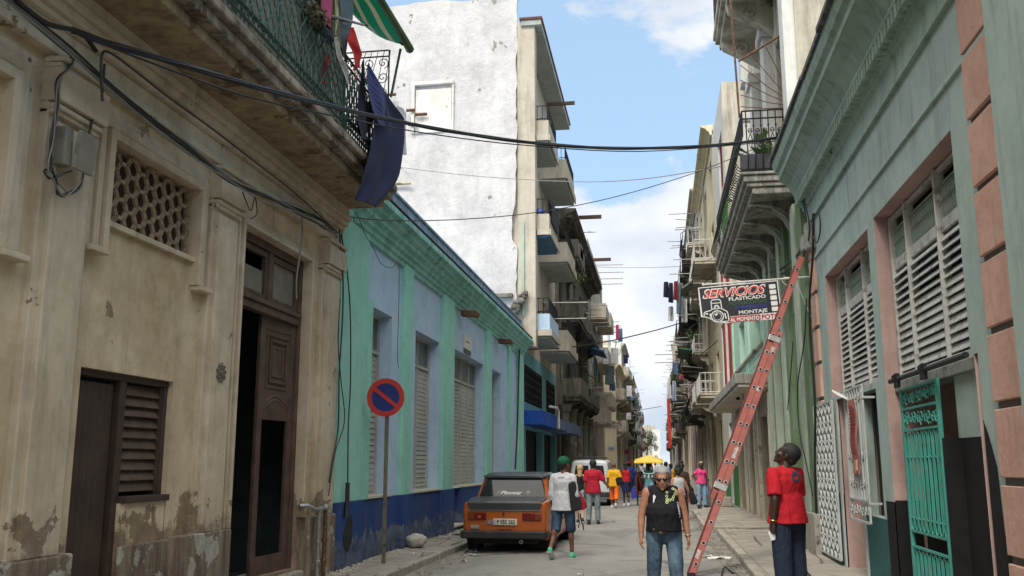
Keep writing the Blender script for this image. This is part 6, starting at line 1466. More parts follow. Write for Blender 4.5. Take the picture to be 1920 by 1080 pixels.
# rods for hanging clothes sticking out of far balconies
for i, (x0, x1, y, Y, l) in enumerate(((1118, 1168, 497, 70, 'highest clothes rod beyond the sooty building'), (1120, 1170, 511, 70, 'second clothes rod beyond the sooty building'), (1120, 1168, 523, 70, 'third clothes rod beyond the sooty building'), (1122, 1168, 533, 70, 'fourth clothes rod beyond the sooty building'),
    (1138, 1162, 604, 78, 'upper of the three lower clothes rods on the left'), (1138, 1164, 612, 78, 'middle of the three lower clothes rods on the left'), (1138, 1166, 624, 78, 'lowest clothes rod on the left'),
    (1262, 1300, 487, 50, 'upper clothes rod on the right against the sky'), (1255, 1295, 514, 50, 'lower clothes rod on the right, above the dark laundry'), (1228, 1275, 665, 60, 'far right clothes rod, upper'), (1228, 1272, 680, 60, 'far right clothes rod, lower'),
    (1012, 1102, 568, 34.5, 'long pale rod across the lower balcony of the white block'), (1030, 1100, 598, 34.5, 'second pale rod below the long one at the white block'))):
    one(MB().bar(atY(x0, y, Y), atY(x1, y - 1, Y), .02 * Y / 60 + .01, 5), 'clothes_rod', M_STEELG, l, 'rod')
r = random.Random(11)
M_J = mat('faded blue cloth', (.08, .12, .25), .9)
far = [(1249, 528, 9, 30, M_BLKC, 'small dark trousers hanging against the sky'), (1258, 530, 8, 38, M_NAVYC, 'navy trousers in the far right row of laundry'), (1267, 527, 7, 36, mat('wine red cloth', (.2, .02, .03), .9), 'wine red shirt in the far right row of laundry'), (1275, 530, 12, 60, M_GREYC, 'long grey cloth in the far right row of laundry'), (1258, 574, 9, 28, M_WHC, 'white cloth under the far right row of laundry'), (1283, 560, 10, 45, M_WHC, 'white towel beside the dark balcony at right')]
for i, (x, y, w2, h2, mt, l) in enumerate(far): cloth('hanging_clothes', [(x - w2 / 2, y), (x - w2 / 2 - 1, y + h2)], [(x + w2 / 2, y), (x + w2 / 2 + 1, y + h2)], 50 + .2 * i, mt, l, .15, 6, 5, 'Y')
far = [(1136, 655, 12, 28, M_WHC, 'white laundry bunched outside the balcony beyond the sooty building'), (1152, 652, 14, 30, M_WHC, 'larger white sheet farther out beyond the sooty building'), (1143, 686, 16, 36, M_GREYC, 'dark grey cloth beneath the white laundry'), (1148, 715, 10, 18, M_J, 'bluish cloth at the foot of the grey laundry')]
for i, (x, y, w2, h2, mt, l) in enumerate(far): cloth('hanging_clothes', [(x - w2 / 2, y), (x - w2 / 2 - 1, y + h2)], [(x + w2 / 2, y), (x + w2 / 2 + 1, y + h2)], 66 + .3 * i, mt, l, .15, 6, 5, 'Y')
far = [(1254, 714, 6, 34, M_WHC, 'pale towel, left of the pair hanging far right'), (1264, 714, 7, 38, mat('pale grey blue cloth', (.3, .35, .45), .9), 'pale blue towel, right of the pair hanging far right'), (1277, 702, 8, 10, M_PINKC, 'bright pink cloth on the far right balcony')]
for i, (x, y, w2, h2, mt, l) in enumerate(far): cloth('hanging_clothes', [(x - w2 / 2, y), (x - w2 / 2 - 1, y + h2)], [(x + w2 / 2, y), (x + w2 / 2 + 1, y + h2)], 62 + .3 * i, mt, l, .1, 6, 5, 'Y')
# tarpaulins and plants on the right-hand balconies
one(MB().obox((1.55, 46.5, 10.2), (.28, 0, .2), (0, 1.2, 0), (.02, 0, -.03)), 'grey_tarpaulin', M_TARP, 'small faded tarpaulin slanting over an upper right balcony', 'tarpaulin')
one(MB().obox((1.75, 57, 8.1), (.5, 0, -.08), (0, 2.6, 0), (.02, 0, .05)), 'green_awning', mat('green sheet awning', (.03, .12, .06), .7), 'flat dark green sheet awning on a right-hand balcony', 'awning')
for i, (x, y, z, s) in enumerate(((1.7, 46, 7.4, .6), (1.2, 60, 6.4, .9), (1.3, 66, 7.0, 1.0), (1.5, 78, 6.6, 1.1), (1.4, 84, 9.2, 1.0), (-2.9, 110, 5.4, 1.2), (-2.9, 126, 8.2, 1.2))):
    pot_plant((x, y, z), ['plant in a pot on the white-railed right balcony', 'plant spilling from the dark right balcony', 'second bushy plant on the dark right balcony', 'hanging plant on the pinkish house', 'upper hanging plant on the pinkish house', 'plant on a far left balcony', 'plant on the upper far left balcony'][i], s, M_LEAF, False, 20 + i, s * .6)

r = random.Random(19)
def grit(name, x0, x1, y0, y1, n, z, label, mt):
    m = MB()
    for _ in range(n): x = r.uniform(x0, x1); y = y0 + (y1 - y0) * r.random() ** 1.5; q = r.uniform(.006, .022); m.obox((x, y, z + q * .4), (q, q * .4, 0), (-q * .3, q * .8, 0), (0, 0, q * .5))
    tag(m.build(name, mt), label, 'grit', kind='stuff')
grit('gutter_grit', .95, 1.25, 12, 34, 420, .022, 'small stones and grit scattered along the right gutter', M_KERB)
grit('gutter_grit', -3.8, -3.45, 13, 36, 380, .02, 'small stones and grit scattered along the left gutter', M_KERB)
grit('wall_grit', -4.75, -4.45, 13, 30, 260, .125, 'crumbs of plaster along the foot of the blue shop wall', M_CREAMS)
for i, (x, y, z, L_) in enumerate(((-3.3, 15.9, .03, 'torn pale brown scrap on the roadway near the left kerb'), (-1.2, 14.2, .035, 'small pale scrap in the middle of the roadway'), (.35, 21, .03, 'pale scrap lying on the roadway behind the grey-haired man'), (-4.2, 16, .125, 'tiny white wrapper on the left pavement near the sign post'))): litter('paper_scrap', x, y, z, .1, .08, [M_STONEC, M_CREAMS, M_CREAMS, M_WALLW][i], L_, 40 + i, 3)
PG = 'small plants on the far balconies'
for i in range(14):
    sd = r.choice((-1, 1)); y = r.uniform(70, 135); z = r.choice((4.9, 7.4, 9.8)); x = (XF + .85) if sd < 0 else XR - .95
    t_ = pot_plant((x, y, z), 'small bushy plant in a pot on one of the far balconies', r.uniform(.5, .9), r.choice((M_LEAF, M_LEAF2)), False, 60 + i, .4, PG)
LG = 'washing hung on the far balconies'
for i in range(22):
    sd = r.choice((-1, 1)); y = r.uniform(62, 140); z = r.choice((5.2, 7.8, 10.2)) + r.uniform(0, .8); x = (XF + 1.0) if sd < 0 else XR - 1.15
    m = MB(); w_, h_ = r.uniform(.25, .6), r.uniform(.5, 1.1); m.v = [Vector((x + .04 * math.sin(a * 1.7 + b), y + w_ * a / 3, z + h_ - h_ * b / 4)) for b in range(5) for a in range(4)]
    for b in range(4):
        for a in range(3): m.f.append([b * 4 + a, b * 4 + a + 1, b * 4 + a + 5, b * 4 + a + 4]); m.mi.append(0)
    m.v = [Vector((x + (p.y - y) * r.choice((.9,)) * (1 if sd < 0 else -1), y + (p.x - x), p.z)) for p in m.v]
    o = one(m, 'washing', r.choice((M_WHC, M_WHC, M_J, M_GREYC, M_CREAMS, M_PINKC, M_NAVYC, M_GREYC)), 'small piece of washing hung out on one of the far balconies', 'laundry', LG); s_ = o.modifiers.new('t', 'SOLIDIFY'); s_.thickness = .01
# ================================================================= VEHICLES
def loft(m, secs):
    n = len(secs[0]); b = len(m.v)
    for s in secs: m.v += [Vector(p) for p in s]
    for i in range(len(secs) - 1):
        for j in range(n): m.f.append([b + i * n + j, b + i * n + (j + 1) % n, b + (i + 1) * n + (j + 1) % n, b + (i + 1) * n + j]); m.mi.append(m.m)
    m.f.append([b + j for j in range(n)][::-1]); m.mi.append(m.m); m.f.append([b + (len(secs) - 1) * n + j for j in range(n)]); m.mi.append(m.m)
def carpaint(name, c, rough=.3, dirt=(.2, .13, .08), da=.6):
    m, t, b = newmat(name); q = NB(t); p = q.pos(obj=True); k = q.mix(q.ramp(q.noise(p, 1.5, 6), .3, .7), [x * .82 for x in c], [x * 1.1 for x in c]); k = q.mix(q.ramp(q.noise(p, 5, 9, .7), da, da + .14, 0, .5), k, dirt)
    q.l(k, b.inputs['Base Color']); q.l(q.ramp(q.noise(p, 4, 6), .3, .7, rough * .8, rough * 1.6), b.inputs['Roughness']); b.inputs['Coat Weight'].default_value = .25; return m
P_ORA = carpaint('faded orange car paint', (.43, .1, .016)); P_MBK = carpaint('matt black car paint', (.03, .033, .038), .45, (.1, .1, .1)); P_WHT = carpaint('white van paint', (.55, .57, .6), .35, (.35, .33, .3))
M_TYRE = mat('tyre rubber', (.012, .012, .012), .85, obj=True); M_RUB = mat('black plastic bumper', (.018, .018, .02), .5, obj=True, dirt=(.07, .06, .05)); M_CHR = mat('dull chrome', (.5, .5, .48), .25, metal=.9, bump=0); M_TAIL = mat('dark red tail lens', (.13, .012, .012), .15, bump=0, obj=True); M_TAILO = mat('orange lens', (.4, .1, .02), .2, bump=0); M_PLATE = mat('number plate enamel', (.62, .61, .5), .5, bump=0); M_CGL = glass('car window glass', (.012, .015, .017), .03); M_CGL.node_tree.nodes['Principled BSDF'].inputs['Specular IOR Level'].default_value = .45
def wheel(parent, x, y, r, wd, rim=True, side=1):
    m = MB(); m.lathe([(r * .62, -wd / 2), (r * .93, -wd / 2), (r, -wd * .35), (r, wd * .35), (r * .93, wd / 2), (r * .62, wd / 2)], (x, y, r), 28, 'x'); w_ = m.build('wheel', M_TYRE, parent, local=True, smooth=False)
    m = MB(); m.lathe([(r * .63, -wd * .42), (r * .6, -wd * .3), (r * .3, -wd * .25), (.02, -wd * .3), (.02, wd * .3), (r * .3, wd * .25), (r * .6, wd * .3), (r * .63, wd * .42)], (x, y, r), 20, 'x'); m.build('rim', M_CHR, w_, local=True)
# orange sedan with black roof and boot lid
CR = thing('sedan_car', (-2.90, 17.65, .01), 'faded orange sedan with matt black roof and boot lid parked on the left', 'car', None, R(-1.5))
def sec(y, w, zb, zs, wt, zt, tuck=.03): 
    h = [(w - .05, zb), (w, zb + .14), (w, zs - .1), (w - tuck, zs), (wt, zt - .012), (wt * .6, zt)]
    return [(x, y, z) for x, z in h] + [(-x, y, z) for x, z in h[::-1]]
m = MB(); loft(m, [sec(.0, .76, .34, .90, .70, .925), sec(.04, .79, .28, .925, .72, .94), sec(.35, .815, .22, .93, .74, .965), sec(.95, .82, .2, .935, .74, .985), sec(3.0, .82, .2, .93, .74, .97), sec(3.2, .82, .2, .92, .72, .95), sec(3.9, .80, .24, .86, .68, .885), sec(4.05, .77, .3, .82, .66, .85)])
body = m.build('body', P_ORA, CR, local=True, bevel=.02)
# cabin: pillars in orange, black roof
def cab(y0, y1, yt0, yt1, wb, wt, zb, zt):
    m = MB(); secs = []
    for t in (0, .5, 1):
        w_ = wb + (wt - wb) * t; a = y0 + (yt0 - y0) * t; b = y1 + (yt1 - y1) * t; z = zb + (zt - zb) * t; r_ = .07
        secs.append([(w_, a + r_, z), (w_, b - r_, z), (w_ - r_, b, z), (-w_ + r_, b, z), (-w_, b - r_, z), (-w_, a + r_, z), (-w_ + r_, a, z), (w_ - r_, a, z)])
    loft(m, secs); return m
c_ = cab(.78, 3.05, 1.12, 2.55, .735, .62, .94, 1.395).build('cabin', P_ORA, CR, local=True, bevel=.02)
m = MB(); secs = []
for (yy, w_, z0, z1) in ((1.03, .56, 1.35, 1.40), (1.1, .625, 1.37, 1.435), (1.45, .64, 1.385, 1.465), (2.2, .64, 1.385, 1.47), (2.55, .62, 1.375, 1.44), (2.65, .58, 1.36, 1.40)):
    h = [(w_, z0), (w_ + .01, z0 + .02), (w_ - .05, z1 - .012), (w_ * .55, z1)]; secs.append([(x, yy, z) for x, z in h] + [(-x, yy, z) for x, z in h[::-1]])
loft(m, secs); m.build('roof', P_MBK, CR, local=True, bevel=.008)
m = MB(); f = lambda t, x: (x, .775 + .34 * t - .012, .94 + .455 * t); lp = lambda t, w0, w1: w0 + (w1 - w0) * t
wg = [(-.66, .08), (.66, .08), (.60, .6), (.545, .9), (.5, .93), (-.5, .93), (-.545, .9), (-.60, .6)]
m.add([Vector(f(t, x)) for x, t in wg] + [Vector(f(t, x)) + Vector((0, .01, 0)) for x, t in wg], [tuple(range(8)), tuple(range(8, 16))[::-1]] + [(i, 8 + i, 8 + (i + 1) % 8, (i + 1) % 8) for i in range(8)])
rg_ = m.build('rear_window', M_CGL, CR, local=True)
m = MB(); P8 = [Vector(f(t * 1.0, x)) + Vector((0, -.004, 0)) for x, t in wg]; m.tube(P8, .014, 5, closed=True); m.build('window_seal', M_RUB, rg_, local=True)
m = MB(); tx = basis(f(.22, -.235), (1, 0, 0), (0, .34, .455)); tx.translation += Vector((0, -.012, .005)); put_text(m, 'Pioneer', .115, tx, extrude=.0005, offset=.006, shear=.25, sx=1.15); 
for sx_ in (-.28, .31):
    c = Vector(f(.29, sx_)) + Vector((0, -.012, 0))
    for rr in (.032, .014): m.tube([c + Vector((rr * math.cos(a), .34 * .6 * rr * math.sin(a) * 1.7 * .5, rr * math.sin(a))) for a in [2 * math.pi * k / 14 for k in range(14)]], .006, 4, closed=True)
for k in range(9): m.obox(Vector(f(.17, -.17 + k * .042)) + Vector((0, -.01, 0)), (.013, 0, 0), (0, .003, .005), (0, .001, 0))
m.build('window_lettering', M_WALLW, rg_, local=True, recalc=False)
for sg in (-1, 1):
    for (a, b, at_, bt_) in ((1.18, 1.78, 1.36, 1.78), (1.84, 2.72, 1.84, 2.4)):
        X0, X1 = .722 * sg, .64 * sg; m = MB(); pts = [(X0 * 1.012, a, 1.0), (X0 * 1.012, b, 1.0), (X1 * 1.012, bt_, 1.34), (X1 * 1.012, at_, 1.34)]; m.add(pts + [(p[0] - .02 * sg, p[1], p[2]) for p in pts], [(0, 1, 2, 3), (7, 6, 5, 4), (0, 4, 5, 1), (1, 5, 6, 2), (2, 6, 7, 3), (3, 7, 4, 0)]); m.build('side_window', M_CGL, CR, local=True)
m = MB(); m.add([(-.6, 3.02, 1.0), (.6, 3.02, 1.0), (.52, 2.62, 1.36), (-.52, 2.62, 1.36)], [(0, 1, 2, 3)]); m.build('windscreen', M_CGL, CR, local=True)
# boot lid
m = MB(); secs = []
for (yy, w_, z) in ((-.012, .66, .79), (-.014, .70, .905), (.02, .71, .942), (.35, .725, .982), (.74, .70, 1.0), (.80, .66, .98)): secs.append([(w_, yy, z), (w_ - .02, yy, z + .008), (-w_ + .02, yy, z + .008), (-w_, yy, z), (-w_, yy + .015, z - .03), (w_, yy + .015, z - .03)])
loft(m, secs); m.build('boot_lid', P_MBK, CR, local=True, bevel=.006)
m = MB()
for sg in (-1, 1):
    for yy in (1.14, 1.81, 2.78): m.box(sg * .817, sg * .8215, yy, yy + .012, .3, .92)
    m.box(sg * .70, sg * .706, -.006, .74, .80, .95); m.box(sg * .82, sg * .845, 1.3, 1.42, .78, .81); m.box(sg * .82, sg * .845, 1.95, 2.07, .78, .81)
m.build('panel_gap', M_RUB, CR, local=True)
m = MB(); m.box(-.70, .70, -.022, -.008, .775, .788); m.build('chrome_trim', M_CHR, CR, local=True)
for sg in (-1, 1):
    m = MB(); m.box(sg * .70, sg * .34, -.028, .0, .60, .735); tl_ = m.build('tail_light', M_TAIL, CR, local=True, bevel=.012)
    m = MB(); m.box(sg * .70, sg * .58, -.033, -.02, .612, .722); m.build('lens', mat('amber lens', (.16, .04, .015), .2, bump=0), tl_, local=True, bevel=.008)
    if sg < 0: m = MB(); m.box(-.5, -.44, -.034, -.026, .64, .69); m.build('reflector', M_TAILO, tl_, local=True)
m = MB(); m.box(-.64, -.48, -.026, .0, .44, .51); m.build('reversing_light', mat('clear lens', (.3, .28, .24), .25, bump=0), CR, local=True, bevel=.008)
m = MB(); m.box(-.21, .24, -.034, -.008, .515, .63); pl_ = m.build('number_plate', M_PLATE, CR, local=True, bevel=.005)
m = MB(); tx = basis((-.135, -.036, .535), (1, 0, 0), (0, 0, 1)); put_text(m, 'P 055 262', .105, tx, extrude=.0006, offset=.003, sx=.80); m.build('plate_lettering', SH_BLK_ if 'SH_BLK_' in globals() else M_RUB, pl_, local=True, recalc=False)
m = MB(); 
for k in range(4): m.box(-.2, -.165, -.0365, -.034, .53 + k * .022, .543 + k * .022)
m.box(-.155, -.15, -.0365, -.034, .525, .62); m.build('plate_stripe', mat('grey print', (.25, .27, .25), .6, bump=0), pl_, local=True)
m = MB(); m.box(-.325, -.225, -.024, -.0, .53, .59); st_ = m.build('sticker', mat('blue and white sticker', (.05, .08, .3), .5, bump=0, vs=60, dirt=(.6, .6, .65), da=.5, obj=True), CR, local=True)
m = MB(); m.box(-.12, .14, -.02, -.0, .44, .475); m.build('painted_recess_shade', mat('shadowed orange panel', (.38, .09, .015), .5, obj=True), CR, local=True)  # darker orange paints the shade of a recess below the number plate
m = MB(); m.box(-.025, .0, -.03, -.01, .69, .735); m.tube([(-.03, -.024, .75), (-.012, -.03, .70), (.006, -.024, .75)], .006, 4); m.build('boot_badge', M_RUB, CR, local=True)
m = MB(); m.box(-.80, .80, -.12, .02, .27, .415); m.box(.77, .825, -.1, .22, .28, .41); m.box(-.825, -.77, -.1, .22, .28, .41); m.build('bumper', M_RUB, CR, local=True, bevel=.025)
for sg in (-1, 1):
    wheel(CR, sg * .68, .85, .29, .17); wheel(CR, sg * .68, 3.3, .29, .17)
    m = MB(); m.prism([(sg * .58, .05), (sg * .79, .05), (sg * .79, .3), (sg * .58, .3)], 'y', .50, .515); m.build('mud_flap', M_TYRE, CR, local=True)
    for yy in (.85, 3.3):
        m = MB(); m.lathe([(.36, 0), (.36, .012)], (sg * .815 - (.012 if sg < 0 else 0), yy, .3), 24, 'x'); m.build('wheel_arch', M_TYRE, CR, local=True)
    m = MB(); m.box(sg * .815, sg * .83, .5, 3.6, .52, .55); m.build('side_moulding', M_RUB, CR, local=True)
m = MB(); m.box(-.6, .6, .1, 3.8, .17, .26); m.box(-.35, .3, .6, .9, .12, .22); m.build('underbody', M_TYRE, CR, local=True)
m = MB(); m.tube([(.33, -.1, .22), (.33, .25, .23), (.3, .8, .22)], .035, 10); m.build('exhaust_pipe', M_STEELG, CR, local=True); m = MB(); m.tube([(.33, -.102, .22), (.33, -.09, .22)], .026, 10); m.build('exhaust_hole', M_DARK, CR, local=True)
m = MB(); m.box(.83, .9, 2.35, 2.43, .98, 1.08); m.build('door_mirror', M_RUB, CR, local=True, bevel=.01)
# white van
VN = thing('minivan', (-2.72, 36.9, .01), 'white minivan with roof rack and dark rear windows parked beyond the group of walkers', 'van')
m = MB(); secs = []
for (yy, w_, zb, zw, wt, zt) in ((0, .77, .38, .95, .60, 1.66), (.06, .80, .3, .97, .64, 1.74), (.5, .81, .26, .98, .66, 1.78), (2.4, .81, .26, .98, .66, 1.78), (3.0, .80, .26, .97, .60, 1.6), (3.6, .78, .3, .95, .6, 1.02), (3.9, .74, .35, .8, .6, .84)):
    h = [(w_ - .05, zb), (w_, zb + .2), (w_, zw), (wt + .04, zt - .1), (wt - .04, zt - .015), (wt * .5, zt)]; secs.append([(x, yy, z) for x, z in h] + [(-x, yy, z) for x, z in h[::-1]])
loft(m, secs); m.build('body', P_WHT, VN, local=True, bevel=.03)
m = MB()
for a, b in ((-.60, -.03), (.03, .60)): pts = [(a, -.012, 1.02), (b, -.012, 1.02), (b * .9 if b > .1 else b, .0, 1.56), (a * .9 if a < -.1 else a, .0, 1.56)]; m.add(pts + [(p[0], p[1] + .06, p[2]) for p in pts], [(0, 1, 2, 3), (0, 4, 5, 1), (1, 5, 6, 2), (2, 6, 7, 3), (3, 7, 4, 0)])
m.build('rear_window', M_CGL, VN, local=True, bevel=.01)
m = MB(); m.box(-.79, .79, -.1, .05, .36, .56); m.build('bumper', M_RUB, VN, local=True, bevel=.03)
for sg in (-1, 1):
    m = MB(); m.box(sg * .77, sg * .68, -.02, .05, .75, 1.0); m.build('tail_light', M_TAIL, VN, local=True, bevel=.01); wheel(VN, sg * .70, .75, .29, .17); wheel(VN, sg * .70, 3.1, .29, .17)
    m = MB(); pts = [(sg * .80, .3, 1.04), (sg * .80, 2.7, 1.04), (sg * .71, 2.6, 1.6), (sg * .71, .4, 1.6)]; m.add(pts, [(0, 1, 2, 3)]); m.build('side_window', M_CGL, VN, local=True)
    m = MB(); m.bar((sg * .56, .2, 1.86), (sg * .56, 2.3, 1.86), .018, 6)
    for yy in (.3, 1.2, 2.2): m.bar((sg * .56, yy, 1.76), (sg * .56, yy, 1.86), .014, 5)
    m.build('roof_rail', M_RUB, VN, local=True)
m = MB()
for yy in (.3, .8, 1.3, 1.8, 2.2): m.bar((-.58, yy, 1.87), (.58, yy, 1.87), .016, 5)
m.build('roof_rack', M_RUB, VN, local=True)
m = MB(); m.box(-.22, .22, -.02, .02, .68, .79); m.build('number_plate', M_PLATE, VN, local=True)
# tricycle taxi with yellow canopy, facing the camera
BT = thing('tricycle_taxi', (-.45, 36.3, .02), 'pedal tricycle taxi with a yellow canopy and brown side panels in the roadway', 'tricycle taxi')
def cyc(m_, c, r, wd=.03):
    m_.tube([Vector(c) + Vector((0, r * math.cos(a), r * math.sin(a))) for a in [2 * math.pi * k / 24 for k in range(24)]], wd, 6, closed=True)
for (x, y) in ((0, 0), (-.47, 1.75), (.47, 1.75)):
    m = MB(); cyc(m, (x, y, .33), .31, .026); w_ = m.build('wheel', M_TYRE, BT, local=True); m = MB()
    for k in range(12): a = k * math.pi / 6; m.bar((x, y, .33), (x, y + .3 * math.cos(a), .33 + .3 * math.sin(a)), .004, 3)
    m.tube([(x - .04, y, .33), (x + .04, y, .33)], .025, 6); m.build('spokes', M_STEELG, w_, local=True)
m = MB(); m.tube([(0, 0, .33), (0, .1, .75), (0, .14, 1.05)], .022, 6); m.tube([(-.3, .2, 1.08), (-.22, .12, 1.12), (.22, .12, 1.12), (.3, .2, 1.08)], .015, 6); m.tube([(0, .12, .78), (0, .9, .62), (0, 1.3, .55)], .022, 6); m.tube([(0, .7, .45), (0, .85, .85)], .018, 6); m.bar((-.47, 1.75, .33), (.47, 1.75, .33), .02, 6); m.bar((0, .7, .45), (0, 1.75, .4), .02, 6)
m.build('frame', M_STEELG, BT, local=True)
m = MB(); m.ball((-.14, .0, 1.12), (.085, .03, .085), 12, 8); m.ball((.14, .0, 1.12), (.085, .03, .085), 12, 8); m.build('round_lamps', M_RUB, BT, local=True)
m = MB(); m.ball((-.14, -.03, 1.12), (.06, .012, .06), 12, 8); m.ball((.14, -.03, 1.12), (.05, .012, .05), 12, 8); m.build('lamp_glass', M_CHR, BT, local=True)
m = MB(); m.tube([(-.46, .35, 1.72), (-.16, .2, 1.24), (.16, .2, 1.24), (.46, .35, 1.72)], .018, 6); m.bar((0, .15, .85), (0, .2, 1.24), .02, 6)
for sg in (-1, 1): m.bar((sg * .46, 2.1, .6), (sg * .46, 2.1, 1.78), .016, 6)
m.build('canopy_frame', M_WRAIL, BT, local=True)
m = MB(); e = [(-.54, .2, 1.68), (.54, .2, 1.68), (.56, 2.2, 1.78), (-.56, 2.2, 1.78)]; apex = [(-.05, 1.0, 1.93), (.05, 1.0, 1.93)]
m.add(e + apex + [(p[0], p[1], p[2] - .05) for p in e], [(0, 1, 5, 4), (1, 2, 5), (2, 3, 4, 5), (3, 0, 4), (0, 6, 7, 1), (1, 7, 8, 2), (2, 8, 9, 3), (3, 9, 6, 0)]); m.build('canopy', mat('yellow vinyl canopy', (.72, .48, .06), .5, var=.15, bump=.1, obj=True), BT, local=True)
m = MB(); m.box(-.5, .5, 1.3, 2.1, .42, .55); m.box(-.5, .5, 1.95, 2.1, .55, 1.3); m.box(-.52, -.46, 1.1, 2.1, .42, 1.15); m.box(.46, .52, 1.1, 2.1, .42, 1.15); m.build('bench', mat('brown red vinyl', (.14, .03, .022), .5, obj=True), BT, local=True, bevel=.02)
# wheeled bin
BN = thing('wheeled_bin', (-1.95, 62, .03), 'large blue wheeled rubbish bin standing in the roadway on the left', 'bin')
m = MB(); loft(m, [[(-.36, -.3, .16), (.36, -.3, .16), (.36, .3, .16), (-.36, .3, .16)], [(-.5, -.38, 1.05), (.5, -.38, 1.05), (.5, .38, 1.05), (-.5, .38, 1.05)]]); M_BIN = mat('blue bin plastic', (.01, .09, .36), .45, obj=True, dirt=(.05, .08, .15)); m.build('tub', M_BIN, BN, local=True, bevel=.03)
m = MB(); m.box(-.54, .54, -.42, .42, 1.05, 1.13); m.bar((-.5, -.45, 1.08), (.5, -.45, 1.08), .025, 6); m.build('lid', M_BIN, BN, local=True, bevel=.02)
for x in (-.33, .33):
    for y in (-.25, .25): m = MB(); m.lathe([(.08, -.03), (.08, .03)], (x, y, .08), 12, 'x'); m.build('castor', M_TYRE, BN, local=True)
# ================================================================= PEOPLE
def bake(mb, name, mt, parent, vox=.012, smooth=4, disp=0., dsize=.12, extra=None):
    o = mb.build(name, mt, None, local=True)
    r_ = o.modifiers.new('r', 'REMESH'); r_.mode = 'VOXEL'; r_.voxel_size = vox; r_.use_smooth_shade = True
    s = o.modifiers.new('s', 'SMOOTH'); s.factor = .5; s.iterations = smooth
    if disp:
        tx = bpy.data.textures.get('folds') or bpy.data.textures.new('folds', 'CLOUDS'); tx.noise_scale = dsize; tx.noise_depth = 2
        d = o.modifiers.new('d', 'DISPLACE'); d.texture = tx; d.strength = disp; d.mid_level = .5
    bpy.context.view_layer.update(); dg = bpy.context.evaluated_depsgraph_get(); me = bpy.data.meshes.new_from_object(o.evaluated_get(dg))
    for x in list(o.modifiers): o.modifiers.remove(x)
    old = o.data; o.data = me; bpy.data.meshes.remove(old); me.name = name
    me.polygons.foreach_set('use_smooth', [True] * len(me.polygons))
    o.parent = parent; o.location = (0, 0, 0)
    return o
def skinmat(name, c, rough=.55):
    m, t, b = newmat(name); q = NB(t); p = q.pos(obj=True); k = q.mix(q.ramp(q.noise(p, 18, 5), .35, .65), [x * .85 for x in c], [x * 1.12 for x in c]); q.l(k, b.inputs['Base Color']); b.inputs['Roughness'].default_value = rough
    b.inputs['Subsurface Weight'].default_value = .06; b.inputs['Subsurface Radius'].default_value = (.01, .004, .002); q.bump(q.noise(p, 120, 3), .15, .003, b); return m
def fabric(name, c, fold=.9, var=.15, fs=9, str_=(1, 1, .45), dirt=None):
    m, t, b = newmat(name); q = NB(t); p = q.pos(str_, obj=True); n = q.noise(p, fs, 4, .5, 1.2)
    k = q.mix(q.ramp(q.noise(p, 5, 6), .3, .7), [x * (1 - var) for x in c], [min(1, x * (1 + var)) for x in c])
    if dirt: k = q.mix(q.ramp(q.noise(q.pos((1, 1, .5), obj=True), 7, 6), .45, .62), k, dirt)
    q.l(k, b.inputs['Base Color']); b.inputs['Roughness'].default_value = .85; b.inputs['Specular IOR Level'].default_value = .25; q.bump(n, fold, .03, b); return m
SK_DARK = skinmat('dark brown skin', (.045, .022, .014), .45); SK_BROWN = skinmat('brown skin', (.15, .068, .038)); SK_TAN = skinmat('tanned skin', (.36, .17, .105)); SK_PALE = skinmat('light skin', (.48, .27, .19))
H_BLACK = mat('black hair', (.01, .009, .009), .7, bs=60, bump=.5, obj=True); H_GREY = mat('grey hair', (.26, .26, .26), .7, bs=60, bump=.6, obj=True); H_BLOND = mat('blonde hair', (.42, .28, .12), .6, bs=50, bump=.6, obj=True)
def D_(p, splay=0.): p = R(p); return Vector((splay, math.sin(p), -math.cos(p))).normalized()
